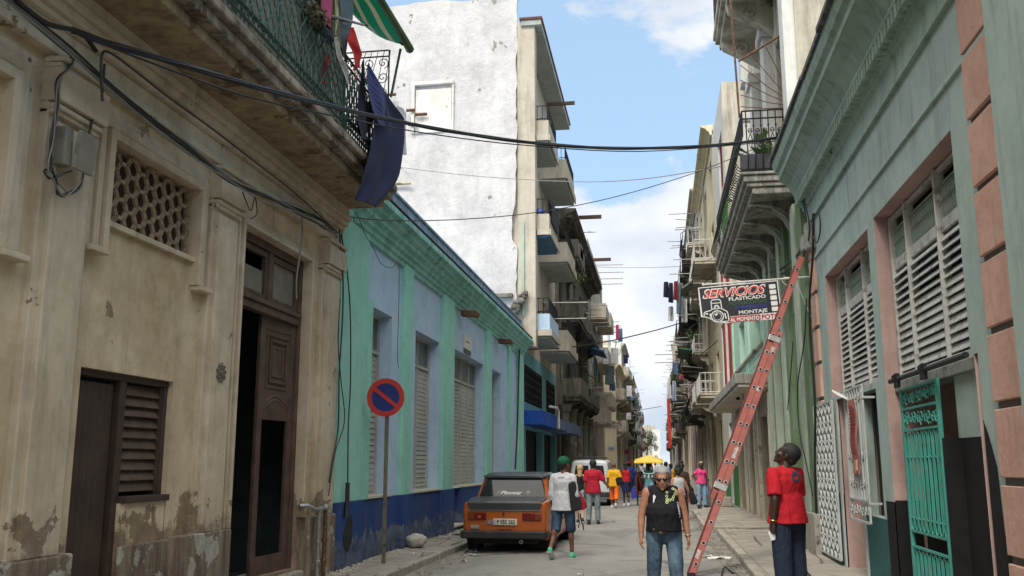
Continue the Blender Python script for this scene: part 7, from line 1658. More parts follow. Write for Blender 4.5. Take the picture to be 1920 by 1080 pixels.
def person(loc, rz, H, label, legs, arms, skin, top, bottom, shoes, hair, w=1., head=(0, 0), lean=0., belly=0., vox=.013, seat=None, grp=None, female=False, face=True, curl=.6, hs=1.13, nk=.018, nr=.06):
    s = H / 1.75; T_ = thing('person', loc, label, 'person', grp, rz)
    hipz = 0.
    hw = .092 * w
    # legs
    feet = []; L_ = []
    for i, (a, b, sp) in enumerate(legs):
        sg = -1 if i == 0 else 1
        hip = Vector((sg * hw, 0, 0)); kn = hip + D_(a, sg * sp) * .44; an = kn + D_(b, sg * sp * .6) * .42; L_.append([hip, kn, an])
    low = min(l[2].z for l in L_) - .075
    base = -low if seat is None else seat
    for l in L_:
        for v in l: v.z += base
    pel = Vector((0, 0, base)); up = Vector((0, math.sin(R(lean)), math.cos(R(lean))))
    waist = pel + up * .17; chest = pel + up * .37; nb = pel + up * .515; hd = nb + up * .0 + Vector((0, .0, 0))
    sw = (.168 if not female else .145) * w ** .8
    shz = pel + up * .44
    SH = [shz + Vector((-sw, 0, 0)), shz + Vector((sw, 0, 0))]
    A_ = []
    for i, (u, f) in enumerate(arms):
        sg = -1 if i == 0 else 1; u = Vector((u[0] * sg, u[1], u[2])).normalized(); f = Vector((f[0] * sg, f[1], f[2])).normalized()
        el = SH[i] + u * .295; wr = el + f * .25; A_.append([SH[i], el, wr, f, u])
    # head frame
    Rh = Matrix.Rotation(R(head[0]), 3, 'Z') @ Matrix.Rotation(R(head[1]), 3, 'X')
    hb = nb + Vector((0, .012, nk)); HC = hb + Rh @ Vector((0, .025, .125))
    def hp(x, y, z): return HC + Rh @ Vector((x, y, z))
    def S_(mb_): mb_.v = [v * s for v in mb_.v]; return mb_
    def HS(mb_, i0=0):
        for i in range(i0, len(mb_.v)): mb_.v[i] = HC + (mb_.v[i] - HC) * hs
        return mb_
    B = MB(); k = .68
    B.cap(pel + Vector((0, 0, -.03)), waist, .155 * w, .13 * w, k=k); B.cap(waist, chest, .13 * w, .155 * w, k=k); B.cap(chest, nb - up * .06, .15 * w, .085, k=.62); B.cap(SH[0] + Vector((.02, 0, -.01)), SH[1] + Vector((-.02, 0, -.01)), .06 * w, .06 * w, side=(0, 1, 0))
    for sg in (-1, 1): B.ball(pel + Vector((sg * .075 * w, -.05, -.03)), (.085 * w, .08, .1)); B.cap(nb - up * .02 + Vector((sg * .02, 0, 0)), SH[(sg + 1) // 2] + Vector((-sg * .02, 0, .01)), .05, .045)
    B.cap(nb - up * .05, hb + Rh @ Vector((0, .01, .06)), nr * (w ** .5) * (.85 if female else 1), nr * .92 * (.85 if female else 1))
    if belly: B.ball(waist + Vector((0, .05, .02)), (.17 * w, .15 + belly, .19))
    n0 = len(B.v)
    # head: cranium, face, jaw, chin, nose, brow, lips, ears
    B.ball(hp(0, -.008, .035), (.076, .096, .085), 20, 14, Rh); B.ball(hp(0, .022, -.01), (.064, .075, .09), 18, 12, Rh); B.ball(hp(0, .045, -.062), (.047, .048, .046), 14, 10, Rh); B.ball(hp(0, .076, -.092), (.02, .018, .018), 10, 8, Rh)
    B.cap(hp(0, .09, .018), hp(0, .103, -.022), .009, .015, seg=8); B.ball(hp(0, .096, -.028), (.021, .013, .01), 10, 6, Rh)
    B.cap(hp(-.03, .085, .03), hp(.03, .085, .03), .011, .011, seg=8)
    for zz, rr in ((-.048, .0085), (-.061, .0095)): B.cap(hp(-.018, .09, zz), hp(.018, .09, zz), rr, rr, seg=8)
    for sg in (-1, 1): B.ball(hp(sg * .077, -.002, -.002), (.01, .02, .032), 10, 8, Rh); B.ball(hp(sg * .045, .066, -.022), (.02, .02, .022), 8, 6, Rh)
    HS(B, n0)
    # arms and hands
    for i, (sh, el, wr, f, u) in enumerate(A_):
        sg = -1 if i == 0 else 1; aw = (.93 if not female else .78) * w
        B.cap(sh, el, .057 * aw, .043 * aw); B.ball(sh.lerp(el, .4), (.052 * aw, .052 * aw, .09)); B.cap(el, wr, .044 * aw, .028 * aw); B.cap(el.lerp(wr, .08), el.lerp(wr, .5), .043 * aw, .038 * aw)
        side = Vector((0, 1, 0)); side = (side - f * side.dot(f)).normalized(); pn = f.cross(side).normalized()
        if pn.x * sg > 0: pn = -pn                                   # palm looks at the body
        pa = wr + f * .085; B.cap(wr, pa, .034, .045, side=side, k=.5)
        for j, (o_, ln) in enumerate(((.033, .068), (.0115, .078), (-.0105, .074), (-.032, .058))):
            a0 = pa + side * o_ - f * .0; c = curl * (.8 + .18 * j)
            m1 = a0 + (f * math.cos(c * .5) + pn * math.sin(c * .5)) * ln * .5 + f * .006; e_ = m1 + (f * math.cos(c * 1.3) + pn * math.sin(c * 1.3)) * ln * .5; B.cap(a0, m1, .0105, .0098, seg=8); B.cap(m1, e_, .0098, .008, seg=8)
        t0 = wr + f * .03 + side * .03; t1 = t0 + (f * .7 + side * .55 + pn * .35).normalized() * .045; B.cap(t0, t1, .013, .01, seg=8); B.cap(t1, t1 + (f * .9 + pn * .4).normalized() * .03, .01, .008, seg=8)
    for i, (hip, kn, an) in enumerate(L_):
        lw = w ** .8; B.cap(hip, kn, .088 * lw, .054 * lw); B.cap(kn, an, .053 * lw, .034); B.ball(kn.lerp(an, .3) + Vector((0, -.018, 0)), (.046 * lw, .05 * lw, .1)); toe = legs[i][1]
        fd = Vector((0, 1, -.0)) if an.z < .14 else Vector((0, .75, -.65))
        B.cap(an + Vector((0, -.03, -.045)), an + fd * .13 + Vector((0, 0, -.045)), .032, .027)
    bake(S_(B), 'body', skin, T_, vox)
    # shoes
    if shoes:
        for i, (hip, kn, an) in enumerate(L_):
            fl = an.z > .14; fd = Vector((0, .8, -.6)) if fl else Vector((0, 1, 0)); h_ = an + (Vector((0, -.03, -.045)) if not fl else Vector((0, -.0, -.045)))
            m = MB(); m.cap(h_, h_ + fd * .12, .043, .045, k=.8); m.cap(h_ + fd * .1, h_ + fd * .19, .046, .036, k=.7); m.cap(an + Vector((0, 0, .0)), h_, .043, .045)
            sh_ = bake(S_(m), 'shoe', shoes[0], T_, max(vox * .8, .008)); nrm_ = fd.cross(Vector((1, 0, 0))).normalized()
            if nrm_.z > 0: nrm_ = -nrm_
            m = MB(); c0 = h_ + fd * .075 + nrm_ * .036; m.obox(c0, fd * .14, (.046, 0, 0), nrm_ * .009); b_ = S_(m).build('sole', shoes[1], sh_, local=True, bevel=.01)
    J = dict(pel=pel, waist=waist, chest=chest, nb=nb, SH=SH, A=A_, L=L_, HC=HC, Rh=Rh, s=s, up=up, T=T_, hp=hp, S=S_, HS=HS)
    # bottom garment
    if bottom:
        kind, mt, ln = bottom[0], bottom[1], bottom[2]; lo = bottom[3] if len(bottom) > 3 else .015
        m = MB()
        m.cap(pel + Vector((0, 0, -.05)), waist + up * (-.04), .172 * w, .146 * w + belly * .2, k=.74, flat=(False, True))
        for sg in (-1, 1): m.ball(pel + Vector((sg * .078 * w, -.055, -.03)), (.095 * w, .088, .11))
        if kind == 'skirt': m.cap(pel + Vector((0, 0, -.02)), (L_[0][1] + L_[1][1]) / 2 + Vector((0, 0, .44 * (1 - ln))), .17 * w, .19 * w, k=.8, flat=(False, True))
        else:
            for (hip, kn, an) in L_:
                lw = w ** .8
                if ln <= 1: e = hip.lerp(kn, ln); m.cap(hip, e, .085 * lw + lo, (.075 if ln > .6 else .095) * lw + lo, flat=(False, True))
                else: m.cap(hip, kn, .086 * lw + lo * .6, .068 * lw + lo * .6); e = kn.lerp(an, min(1.06, ln - 1)); m.cap(kn, e, .068 * lw + lo * .6, .05 + lo, flat=(False, True)); m.ball(e + Vector((0, 0, .03)), (.055 + lo, .058 + lo, .035))
        J['bottom'] = bake(S_(m), bottom[4] if len(bottom) > 4 else ('skirt' if kind == 'skirt' else 'trousers'), mt, T_, vox, 3, .012, .09)
    if top:
        mt, slv, hem = top[0], top[1], top[2]; nm = top[3] if len(top) > 3 else 'shirt'; lo = top[4] if len(top) > 4 else .012
        m = MB(); he = pel + up * hem
        m.cap(he, waist, (.186 if hem < -.04 else .162) * w + lo * 1.2 + belly * .3, .15 * w + lo + belly * .3, k=k + .12, flat=(True, False)); m.cap(waist, chest, .138 * w + lo * 1.2, .163 * w + lo, k=k + .04); m.cap(chest, nb - up * .05, .158 * w + lo, .08 + lo, k=.68)
        if slv is not None: m.cap(SH[0] + Vector((.02, 0, -.01)), SH[1] + Vector((-.02, 0, -.01)), .058 * w + lo * .6, .058 * w + lo * .6, side=(0, 1, 0))
        else: m.cap(SH[0] + Vector((.065, 0, -.0)), SH[1] + Vector((-.065, 0, -.0)), .06 * w + lo, .06 * w + lo, side=(0, 1, 0))
        if belly: m.ball(waist + Vector((0, .05, .02)), (.19 * w, .165 + belly, .205)); m.cap(waist + Vector((0, .05, .02)), pel + up * (hem + .0) + Vector((0, .06, 0)), .175 * w, .165 * w, k=.95, flat=(False, True))
        for sg in (-1, 1): m.cap(nb - up * .03 + Vector((sg * .03, 0, -.01)), SH[(sg + 1) // 2] + Vector((-sg * (.02 if slv is not None else .065), 0, .012)), .05 + lo * .7, .046 + lo * .6)
        if slv:
            for i, (sh, el, wr, f, u) in enumerate(A_):
                aw = .93 * w; e = sh.lerp(el, slv) if slv <= 1 else el
                m.cap(sh, e, .057 * aw + lo * .7, (.056 if slv <= 1 else .048) * aw + lo, flat=(False, slv <= 1))
                if slv > 1: m.cap(el, el.lerp(wr, slv - 1), .05 * aw + lo, .04 * aw + lo, flat=(False, True))
        if female:
            for sg in (-1, 1): m.ball(chest + Vector((sg * .075, .085, -.0)), (.068, .07, .065))
        J['top'] = bake(S_(m), nm, mt, T_, vox, 3, .014, .1)
    # hair
    if hair:
        kind, mt = hair[0], hair[1]; m = MB()
        if kind in ('short', 'crop'):
            e = .009 if kind == 'crop' else .014
            m.ball(hp(0, -.014, .041), (.079 + e, .095 + e, .085 + e), 20, 14, Rh); m.ball(hp(0, -.045, -.015), (.062 + e * .7, .055 + e, .06), 14, 10, Rh)
        if kind == 'long': m.ball(hp(0, -.015, .035), (.09, .105, .1), 20, 14, Rh); m.cap(hp(0, -.06, .0), hp(0, -.085, -.18), .075, .05, k=.6)
        if kind == 'bun': m.ball(hp(0, -.015, .035), (.09, .105, .1), 20, 14, Rh); m.ball(hp(0, -.04, .14), .06, 12, 8); m.ball(hp(0, -.06, -.02), (.07, .06, .07))
        if kind == 'cap':
            m.ball(hp(0, -.008, .055), (.09, .108, .085), 20, 14, Rh); m.cap(hp(0, .075, .045), hp(0, .15, .032), .062, .055, side=Rh @ Vector((1, 0, 0)), k=.16)
        if kind == 'wrap': m.ball(hp(0, -.02, .045), (.1, .12, .1), 20, 14, Rh)
        h_ = bake(S_(HS(m)), 'cap' if kind == 'cap' else ('head_wrap' if kind == 'wrap' else 'hair'), mt, T_, min(vox, .009), 3, .01 if kind in ('long', 'bun') else 0, .04)
        # keep hair off the face
        me = h_.data; bm = bmesh.new(); bm.from_mesh(me)
        if kind != 'cap':
            Ri = Rh.transposed()
            dl = [v for v in bm.verts if (lambda q: q.y > .045 - max(0, q.z - .03) * .0 and q.z < .078 - (.03 if kind == 'crop' else 0) * 0)(Ri @ (v.co / s - HC) / hs) and (Ri @ (v.co / s - HC) / hs).z < .075]
            bmesh.ops.delete(bm, geom=dl, context='VERTS')
        bm.to_mesh(me); bm.free()
        if kind == 'cap': 
            m = MB(); m.ball(hp(0, -.02, .02), (.08, .098, .07), 16, 12, Rh); m.ball(hp(0, -.05, -.02), (.062, .052, .05), 12, 8, Rh); bake(S_(HS(m)), 'hair', H_BLACK, T_, min(vox, .009))
    if face:
        m = MB(); 
        for sg in (-1, 1): m.ball(hp(sg * .028, .0855, .008), (.0125, .008, .007), 10, 6, Rh)
        S_(HS(m)).build('eye', mat('eye', (.05, .04, .035), .3, bump=0), T_, local=True)
    bpy.context.view_layer.update()
    return J
def surf(o):
    me = o.data; M = o.matrix_world; return BVHTree.FromPolygons([M @ v.co for v in me.vertices], [tuple(p.vertices) for p in me.polygons])
def decal(J, key, polys, mt, name, off=.004, sub=6):
    """a printed patch: outline points found on the garment surface, built as its own thin mesh on it"""
    o = J[key]; bv = surf(o); m = MB(); org = Vector((0, 0, CZ)); Mi = o.matrix_world.inverted()
    def hit(x, y):
        d = ray(x, y).normalized(); h = bv.ray_cast(org, d)
        return (h[0] - d * off) if h[0] else None
    for pl in polys:
        pts = [hit(*p) for p in pl]
        if any(p is None for p in pts): continue
        c = hit(sum(p[0] for p in pl) / len(pl), sum(p[1] for p in pl) / len(pl))
        if c is None: continue
        n = len(pts); m.add([Mi @ p for p in [c] + pts], [(0, i + 1, (i + 1) % n + 1) for i in range(n)])
    if m.v: return m.build(name, mt, o, local=True, recalc=False)
def ringpoly(cx_, cy, r0, r1, n=12):
    return [[(cx_ + r0 * math.cos(a), cy + r0 * math.sin(a)), (cx_ + r1 * math.cos(a), cy + r1 * math.sin(a)), (cx_ + r1 * math.cos(b), cy + r1 * math.sin(b)), (cx_ + r0 * math.cos(b), cy + r0 * math.sin(b))] for a, b in [(2 * math.pi * k / n, 2 * math.pi * (k + 1) / n) for k in range(n)]]
JEANS_D = fabric('dark navy denim', (.018, .026, .05), .8, fs=7); JEANS = fabric('washed blue denim', (.05, .09, .14), .9, var=.25, fs=8, dirt=(.12, .18, .24)); JEANS_G = fabric('grey washed denim', (.13, .17, .18), .9, var=.2, fs=10, dirt=(.22, .26, .27)); JEANS_L = fabric('light blue denim', (.16, .27, .38), .8, fs=8, dirt=(.26, .38, .5))
F_RED = fabric('red cotton', (.42, .012, .022), .7); F_BLACK = fabric('black cotton', (.012, .012, .016), .8); F_WHITE = fabric('white linen', (.52, .52, .55), .9, fs=11, var=.06); F_DRED = fabric('crimson cotton', (.35, .012, .03), .8); F_YEL = fabric('golden yellow cotton', (.62, .33, .015), .8); F_ORA = fabric('orange cotton', (.68, .12, .02), .9); F_PINK = fabric('hot pink cotton', (.62, .06, .2), .7); F_MAG = fabric('magenta leggings', (.3, .02, .12), .5); F_NAVY = fabric('navy cotton', (.012, .02, .06), .7); F_AQUA = fabric('aqua cotton', (.08, .33, .38), .8); F_BLUE = fabric('royal blue cotton', (.015, .07, .4), .8)
SH_BLK = mat('black shoe', (.015, .015, .016), .6, obj=True); SH_WHT = mat('white shoe', (.6, .6, .6), .6, obj=True); SH_GRN = mat('mint green canvas shoe', (.1, .5, .3), .7, obj=True)
hang = ((.16, -.03, -1), (.1, .16, -1))
# --- man in red looking up
A = person((1.46, 11.65, .12), R(42), 1.80, 'man in red T-shirt and dark jeans seen from behind, looking up beside the ladder', [(-2, -3, .04), (3, -2, .05)], [((.22, -.22, -1), (.06, .12, -1)), ((.12, .1, -1), (.1, .5, -1))], SK_DARK, (F_RED, .85, -.11, 'shirt', .02), ('trousers', JEANS_D, 1.99, .045), (SH_BLK, SH_BLK), ('crop', H_BLACK), w=1.27, head=(36, 30), hs=1.2, nk=.01, nr=.07, vox=.0085, curl=.9)
a_ = A['A'][0]; s = A['s']; w_c = a_[2] - a_[3] * .02
m = MB(); sd_ = a_[3].orthogonal().normalized(); m.tube([(w_c + sd_ * .036 * math.cos(t) + a_[3].cross(sd_) * .036 * math.sin(t)) * s for t in [2 * math.pi * k / 16 for k in range(16)]], .006, 6, closed=True); m.build('wristwatch', mat('gold watch', (.4, .28, .1), .3, metal=.8, bump=0), A['T'], local=True)
bx = (1493, 893)
pl = []
r = random.Random(6)
for k in range(14):
    a = k * 2 * math.pi / 14; c = (bx[0] + 7.5 * math.cos(a) * .8, bx[1] + 9.5 * math.sin(a)); pl.append([(c[0] + r.uniform(2.2, 3.4) * math.cos(b), c[1] + r.uniform(2.6, 4) * math.sin(b)) for b in [2 * math.pi * q / 9 for q in range(9)]])
pl.append([(bx[0] - 1 + 3.4 * math.cos(b), bx[1] - 3 + 3.6 * math.sin(b)) for b in [2 * math.pi * q / 9 for q in range(9)]])
decal(A, 'top', pl, mat('dark teal print', (.035, .03, .055), .85, obj=True, bump=0), 'printed_emblem')
hp_ = (a_[2] + a_[3] * .13) * s; Mw = A['T'].matrix_world
m = MB(); m.obox(Mw @ (hp_ + Vector((.03, .02, -.02))), (.035, 0, .01), (0, .01, 0), (-.015, 0, .05)); one(m, 'paper_slip', mat('folded white paper', (.7, .7, .7), .8), 'folded white paper held in the left hand of the man in red', 'paper')
# --- grey-haired man in black sleeveless top
Bm = person((.02, 11.6, -.0), math.pi + R(6), 1.69, 'grey-haired man in sunglasses, black sleeveless top and jeans walking towards the camera', [(14, -4, .03), (-8, -22, .03)], [((.24, -.04, -1), (.10, .16, -1)), ((.27, .02, -1), (.06, .22, -1))], SK_TAN, (F_BLACK, None, -.03, 'sleeveless_top', .014), ('trousers', JEANS, 1.99, .02), (SH_BLK, SH_BLK), ('crop', H_GREY), w=1.2, head=(-8, -10), belly=.05, hs=1.2, nk=-.03, nr=.07, vox=.0085)
J = Bm; hp = J['hp']; S_ = J['S']
m = MB()
for sg in (-1, 1): m.ball(hp(sg * .031, .092, .012), (.027, .012, .018), 12, 8, J['Rh'])
m.cap(hp(-.012, .102, .016), hp(.012, .102, .016), .004, .004, seg=6)
for sg in (-1, 1): m.tube([hp(sg * .052, .088, .016), hp(sg * .075, .05, .014), hp(sg * .082, .0, .01)], .004, 5)
S_(J['HS'](m)).build('sunglasses', mat('black sunglasses', (.008, .008, .009), .12, bump=0, obj=True), J['T'], local=True, smooth=True)
m = MB(); m.cap(hp(-.022, .096, -.054), hp(.022, .096, -.054), .0028, .0028, seg=6); S_(J['HS'](m)).build('mouth', mat('dark lip line', (.09, .035, .03), .7, bump=0), J['T'], local=True)
px = lambda zx, zy: (1190 + zx / 4.908, 860 + zy / 4.908)
pr_ = []
for (zx, zy, rr) in ((297, 310, 12), (295, 345, 13), (298, 375, 13), (297, 400, 14), (322, 380, 13), (349, 372, 14), (357, 350, 12), (372, 325, 14), (388, 318, 13), (380, 296, 12), (366, 283, 10), (350, 275, 11)):
    c = px(zx, zy); pr_ += ringpoly(c[0], c[1], rr / 4.908 * .55, rr / 4.908, 10)
decal(J, 'top', pr_, mat('pale yellow chain print', (.55, .6, .3), .8, bump=0, obj=True), 'chain_print')
pr_ = [[px(a, b) for a, b in q] for q in ([(372, 352), (412, 325), (424, 350), (408, 392), (392, 398)], [(170, 335), (182, 332), (196, 350), (186, 372), (175, 410), (168, 400)])] + [[px(395 + i * 2.9 + dx, 402 + i * 17 + dy) for dx, dy in ((-7, -5), (6, -6), (8, 5), (-4, 7))] for i in range(9)]
decal(J, 'top', pr_, mat('white print', (.62, .62, .66), .8, bump=0, obj=True), 'white_print')
m = MB(); p_ = J['pel']; 
m.tube([(p_ + Vector((.2 * math.cos(t), .02 + .165 * math.sin(t), .03 - .02 * math.sin(t)))) for t in [2 * math.pi * k / 24 for k in range(24)]], .014, 6, closed=True); m.cap(p_ + Vector((.01, .195, .0)), p_ + Vector((.13, .17, .005)), .045, .035, side=(0, 0, 1), k=.7); m.cap(p_ + Vector((.01, .195, .0)), p_ + Vector((.06, .21, -.03)), .035, .03); 
bake(S_(m), 'waist_pouch', mat('khaki pouch', (.09, .075, .05), .8, bs=30, obj=True), J['T'], .009)
a_ = J['A'][0]; w_c = a_[2] - a_[3] * .015; sd_ = a_[3].orthogonal().normalized(); m = MB(); m.tube([(w_c + sd_ * .036 * math.cos(t) + a_[3].cross(sd_) * .036 * math.sin(t)) * J['s'] for t in [2 * math.pi * k / 16 for k in range(16)]], .009, 6, closed=True); m.build('wristwatch', mat('steel watch', (.4, .4, .38), .3, metal=.8, bump=0), J['T'], local=True)
# --- man in green cap
Cm = person((-1.70, 16.75, .03), R(-14), 1.76, 'man in green cap, white shirt and denim shorts walking away beside the orange car', [(-14, -40, .03), (12, 3, .02)], [((.14, -.02, -1), (.1, .3, -1)), ((.16, -.1, -1), (.22, .75, -.5))], SK_BROWN, (F_WHITE, 1.35, -.12, 'shirt', .03), ('shorts', fabric('dark denim shorts', (.025, .045, .09), .9, var=.25, fs=8, dirt=(.05, .085, .14)), 1.1, .03, 'shorts'), (SH_GRN, SH_WHT), ('cap', fabric('dark green cap cloth', (.008, .09, .045), .3)), w=1.02, head=(-22, 3), vox=.0095)
J = Cm; rg = thing('shoulder_bag', J['T'].matrix_world @ Vector((.26, -.02, .85)), 'dark grey and red bag tucked under the arm of the man in the green cap', 'bag')
Mt = J['T'].matrix_world
def W_pts(v): return [Mt @ Vector(p) for p in v]
m = MB(); m.cap(Mt @ Vector((.20, -.12, 1.28)), Mt @ Vector((.25, .0, .86)), .08, .14, side=Mt.to_3x3() @ Vector((.55, .8, 0)), k=.38)
b_ = bake(m, 'bag_body', fabric('charcoal bag cloth', (.03, .03, .034), .5), None, .012, 3); b_.parent = rg; b_.location = -rg.location
m = MB(); m.cap(Mt @ Vector((.27, .04, 1.12)), Mt @ Vector((.33, .09, .86)), .04, .10, side=Mt.to_3x3() @ Vector((.55, .8, 0)), k=.34)
b_ = bake(m, 'red_side', fabric('dark red bag cloth', (.3, .012, .03), .5), None, .012, 3); b_.parent = rg; b_.location = -rg.location
m = MB(); m.tube(W_pts([(.3, .02, .76), (.31, .03, .66), (.34, .05, .56), (.35, .05, .48)]), .012, 5); m.tube(W_pts([(.27, .0, .76), (.29, .0, .62), (.27, .0, .52)]), .01, 5); b_ = m.build('bag_strap', SH_BLK, None, local=True); b_.parent = rg; b_.location = -rg.location
q = decal(J, 'top', [[(1047 + i * 2.0, 894.2), (1048.4 + i * 2.0, 894.2), (1048.4 + i * 2.0, 896.2), (1047 + i * 2.0, 896.2)] for i in range(6)], SH_BLK, 'back_lettering')
# --- the group beyond
person((-2.22, 26.5, .03), R(-4), 1.60, 'blonde woman in dark vest top and denim shorts walking beside the man in crimson', [(10, 2, .02), (-12, -30, .02)], [((.2, -.1, -1), (.0, .5, -1)), ((.25, -.15, -1), (-.1, .5, -.9))], SK_PALE, (F_BLACK, None, .0, 'vest_top', .01), ('shorts', JEANS_L, .42, .015, 'shorts'), (SH_BLK, SH_WHT), ('long', H_BLOND), w=.95, female=True, vox=.012)
person((-1.83, 26.1, .03), R(-6), 1.74, 'man in crimson T-shirt and grey jeans walking away with his right arm held out', [(-4, -12, .03), (4, 1, .03)], [((.14, -.05, -1), (.12, .1, -1)), ((.55, .1, -1), (.75, .3, -.9))], SK_BROWN, (F_DRED, .8, -.1, 'shirt', .025), ('trousers', JEANS_G, 1.97, .02), (SH_BLK, SH_BLK), ('crop', H_BLACK), w=1.05, vox=.012)
Fm = person((-1.72, 35.6, .03), R(-8), 1.68, 'bald man in yellow T-shirt and orange trousers walking away beside the white van', [(14, -2, .02), (-14, -34, .02)], [((.2, -.15, -1), (.1, .1, -1)), ((.3, -.1, -1), (.0, .6, -1))], SK_BROWN, (F_YEL, .85, -.12, 'shirt', .03), ('trousers', F_ORA, 1.5, .035), (SH_WHT, SH_WHT), None, w=1.1, vox=.014)
m = MB(); c = Vector((-1.5, 35.45, 1.0)); m.cap(c + Vector((-.05, 0, .1)), c + Vector((.02, 0, -.08)), .12, .15, k=.4); b_ = bake(m, 'black_bag', F_BLACK, None, .014); tag(b_, 'rounded black bag at the right hip of the man in yellow', 'bag')
person((-1.33, 37.2, .03), R(-3), 1.70, 'woman in red vest top and navy skirt walking away beside the man in yellow', [(8, 0, .01), (-8, -20, .01)], [((.15, -.05, -1), (.1, .1, -1)), ((.2, .0, -1), (.1, .15, -1))], SK_DARK, (F_RED, None, .0, 'vest_top', .012), ('skirt', F_NAVY, .9, .02), (SH_WHT, SH_WHT), ('long', H_BLACK), w=.98, female=True, vox=.014)
m = MB(); m.prism([(-.1, 0), (.12, .02), (.06, .42), (-.06, .44)], 'y', -.05, .05); m.tube([(-.04, 0, .42), (-.01, 0, .56), (.04, 0, .42)], .008, 4); m.xf(Matrix.Translation((-1.02, 37.3, .30)) @ Matrix.Rotation(R(-8), 4, 'Y'))
one(m, 'carrier_bag', mat('blue carrier bag', (.02, .035, .33), .5, bump=.5, bs=12), 'blue carrier bag hanging from the hand of the woman in red', 'bag', bevel=.02)
person((-1.5, 47, .03), R(20), 1.72, 'person in royal blue shirt and red cap beyond the woman in red', [(6, 0, .02), (-6, -10, .02)], [hang, hang], SK_DARK, (F_BLUE, .8, -.1, 'shirt', .02), ('trousers', F_NAVY, 1.97, .02), (SH_BLK, SH_BLK), ('cap', fabric('red cap cloth', (.4, .015, .02), .3)), vox=.018, face=False)
J = person((.42, 23.6, .03), R(12), 1.56, 'dark-haired woman in white strappy top seen from behind past the grey-haired man', [(6, 0, .02), (-8, -16, .02)], [((.2, -.08, -1), (.1, .2, -1)), ((.4, -.1, -1), (.1, .4, -1))], SK_TAN, (fabric('pale grey top', (.42, .42, .42), .5), None, -.05, 'strappy_top', .006), ('trousers', F_BLACK, 1.97, .02), (SH_BLK, SH_BLK), ('bun', H_BLACK), w=1.08, female=True, vox=.013)
m = MB(); m.cap((.72, 23.5, .95), (.78, 23.5, .72), .07, .1, k=.5); m.tube([(.55, 23.5, 1.32), (.66, 23.48, 1.15), (.72, 23.5, .98)], .014, 5); b_ = bake(m, 'handbag', F_BLACK, None, .012); tag(b_, 'black handbag hanging at the side of the dark-haired woman', 'bag')
person((.62, 29, .03), R(8), 1.66, 'person in dark clothes with piled black hair, just behind the dark-haired woman', [(4, 0, .02), (-4, -8, .02)], [hang, hang], SK_DARK, (fabric('dark brown cloth', (.05, .03, .025), .5), .9, -.1, 'shirt', .02), ('trousers', F_BLACK, 1.97, .02), (SH_BLK, SH_BLK), ('bun', H_BLACK), vox=.018, face=False)
person((1.42, 34.3, .13), math.pi + R(18), 1.60, 'woman in hot pink top and light jeans standing on the right pavement, hand on hip', [(3, -2, .03), (-2, -3, .03)], [((.2, .1, -1), (.05, .4, -1)), ((.75, -.3, -.8), (-.75, .4, -.6))], SK_DARK, (F_PINK, .6, -.06, 'shirt', .02), ('trousers', JEANS_L, 1.97, .035), (SH_BLK, SH_BLK), ('crop', mat('straw coloured hair', (.25, .2, .12), .8)), w=1.02, female=True, vox=.013, head=(-10, 0))
person((1.72, 35.2, .13), R(80), 1.45, 'person with patterned head wrap and magenta leggings sitting on the doorstep', [(82, -14, .02), (70, 4, .03)], [((.15, .4, -1), (.0, .9, -.4)), ((.15, .5, -1), (.0, .9, -.3))], SK_DARK, (fabric('lilac print top', (.34, .3, .46), .4, dirt=(.12, .2, .4)), None, -.02, 'vest_top', .012), ('trousers', F_MAG, 1.9, .0), (SH_BLK, SH_BLK), ('wrap', mat('grey patterned wrap', (.03, .04, .06), .8, dirt=(.3, .34, .42), da=.55, vs=20, obj=True)), w=.95, vox=.013, seat=.42, female=True, lean=12)
one(MB().box(1.6, 2.5, 34.95, 35.6, .13, .46), 'stone_step', M_KERB, 'concrete step under the person in the head wrap', 'step', bevel=.03)
person((1.28, 42.5, .13), R(70), 1.5, 'person crouched in black on the far right pavement', [(95, -30, .03), (85, -20, .03)], [((.1, .5, -1), (0, .9, -.3)), ((.1, .5, -1), (0, .9, -.3))], SK_DARK, (F_BLACK, .9, -.05, 'shirt', .02), ('trousers', F_NAVY, 1.95, .02), (SH_BLK, SH_BLK), ('crop', H_BLACK), vox=.02, seat=.4, lean=25, face=False)
for i, (x, y, H, sk, tp, bt, l) in enumerate(((.25, 44, 1.7, SK_DARK, F_BLUE, JEANS, 'far pedestrian in blue with yellow bag strap, right of the cart'), (.5, 46, 1.62, SK_DARK, F_YEL, F_NAVY, 'far pedestrian in yellow, right of the cart'),
    (-1.2, 66, 1.7, SK_BROWN, F_WHITE, F_NAVY, 'far pedestrian in a white shirt near the blue bin'), (-.7, 70, 1.65, SK_DARK, F_AQUA, JEANS, 'far pedestrian in pale blue beyond the bin'), (-.4, 84, 1.7, SK_BROWN, F_WHITE, JEANS_G, 'far pedestrian in white, left of the cart canopy'), (-1.7, 92, 1.72, SK_DARK, F_NAVY, F_BLACK, 'far pedestrian in navy near the cream corner house'), (-.9, 100, 1.7, SK_TAN, F_DRED, JEANS, 'far pedestrian in crimson, deep in the street'), (.2, 110, 1.7, SK_BROWN, F_WHITE, F_NAVY, 'farthest pedestrian in white on the roadway'))):
    person((x, y, .03), R(20 * i), H, l, [(8, 0, .02), (-8, -14, .02)], [hang, hang], sk, (tp, .8, -.1, 'shirt', .02), ('trousers', bt, 1.97, .02), (SH_BLK, SH_BLK), ('crop', H_BLACK), vox=.024, face=False)
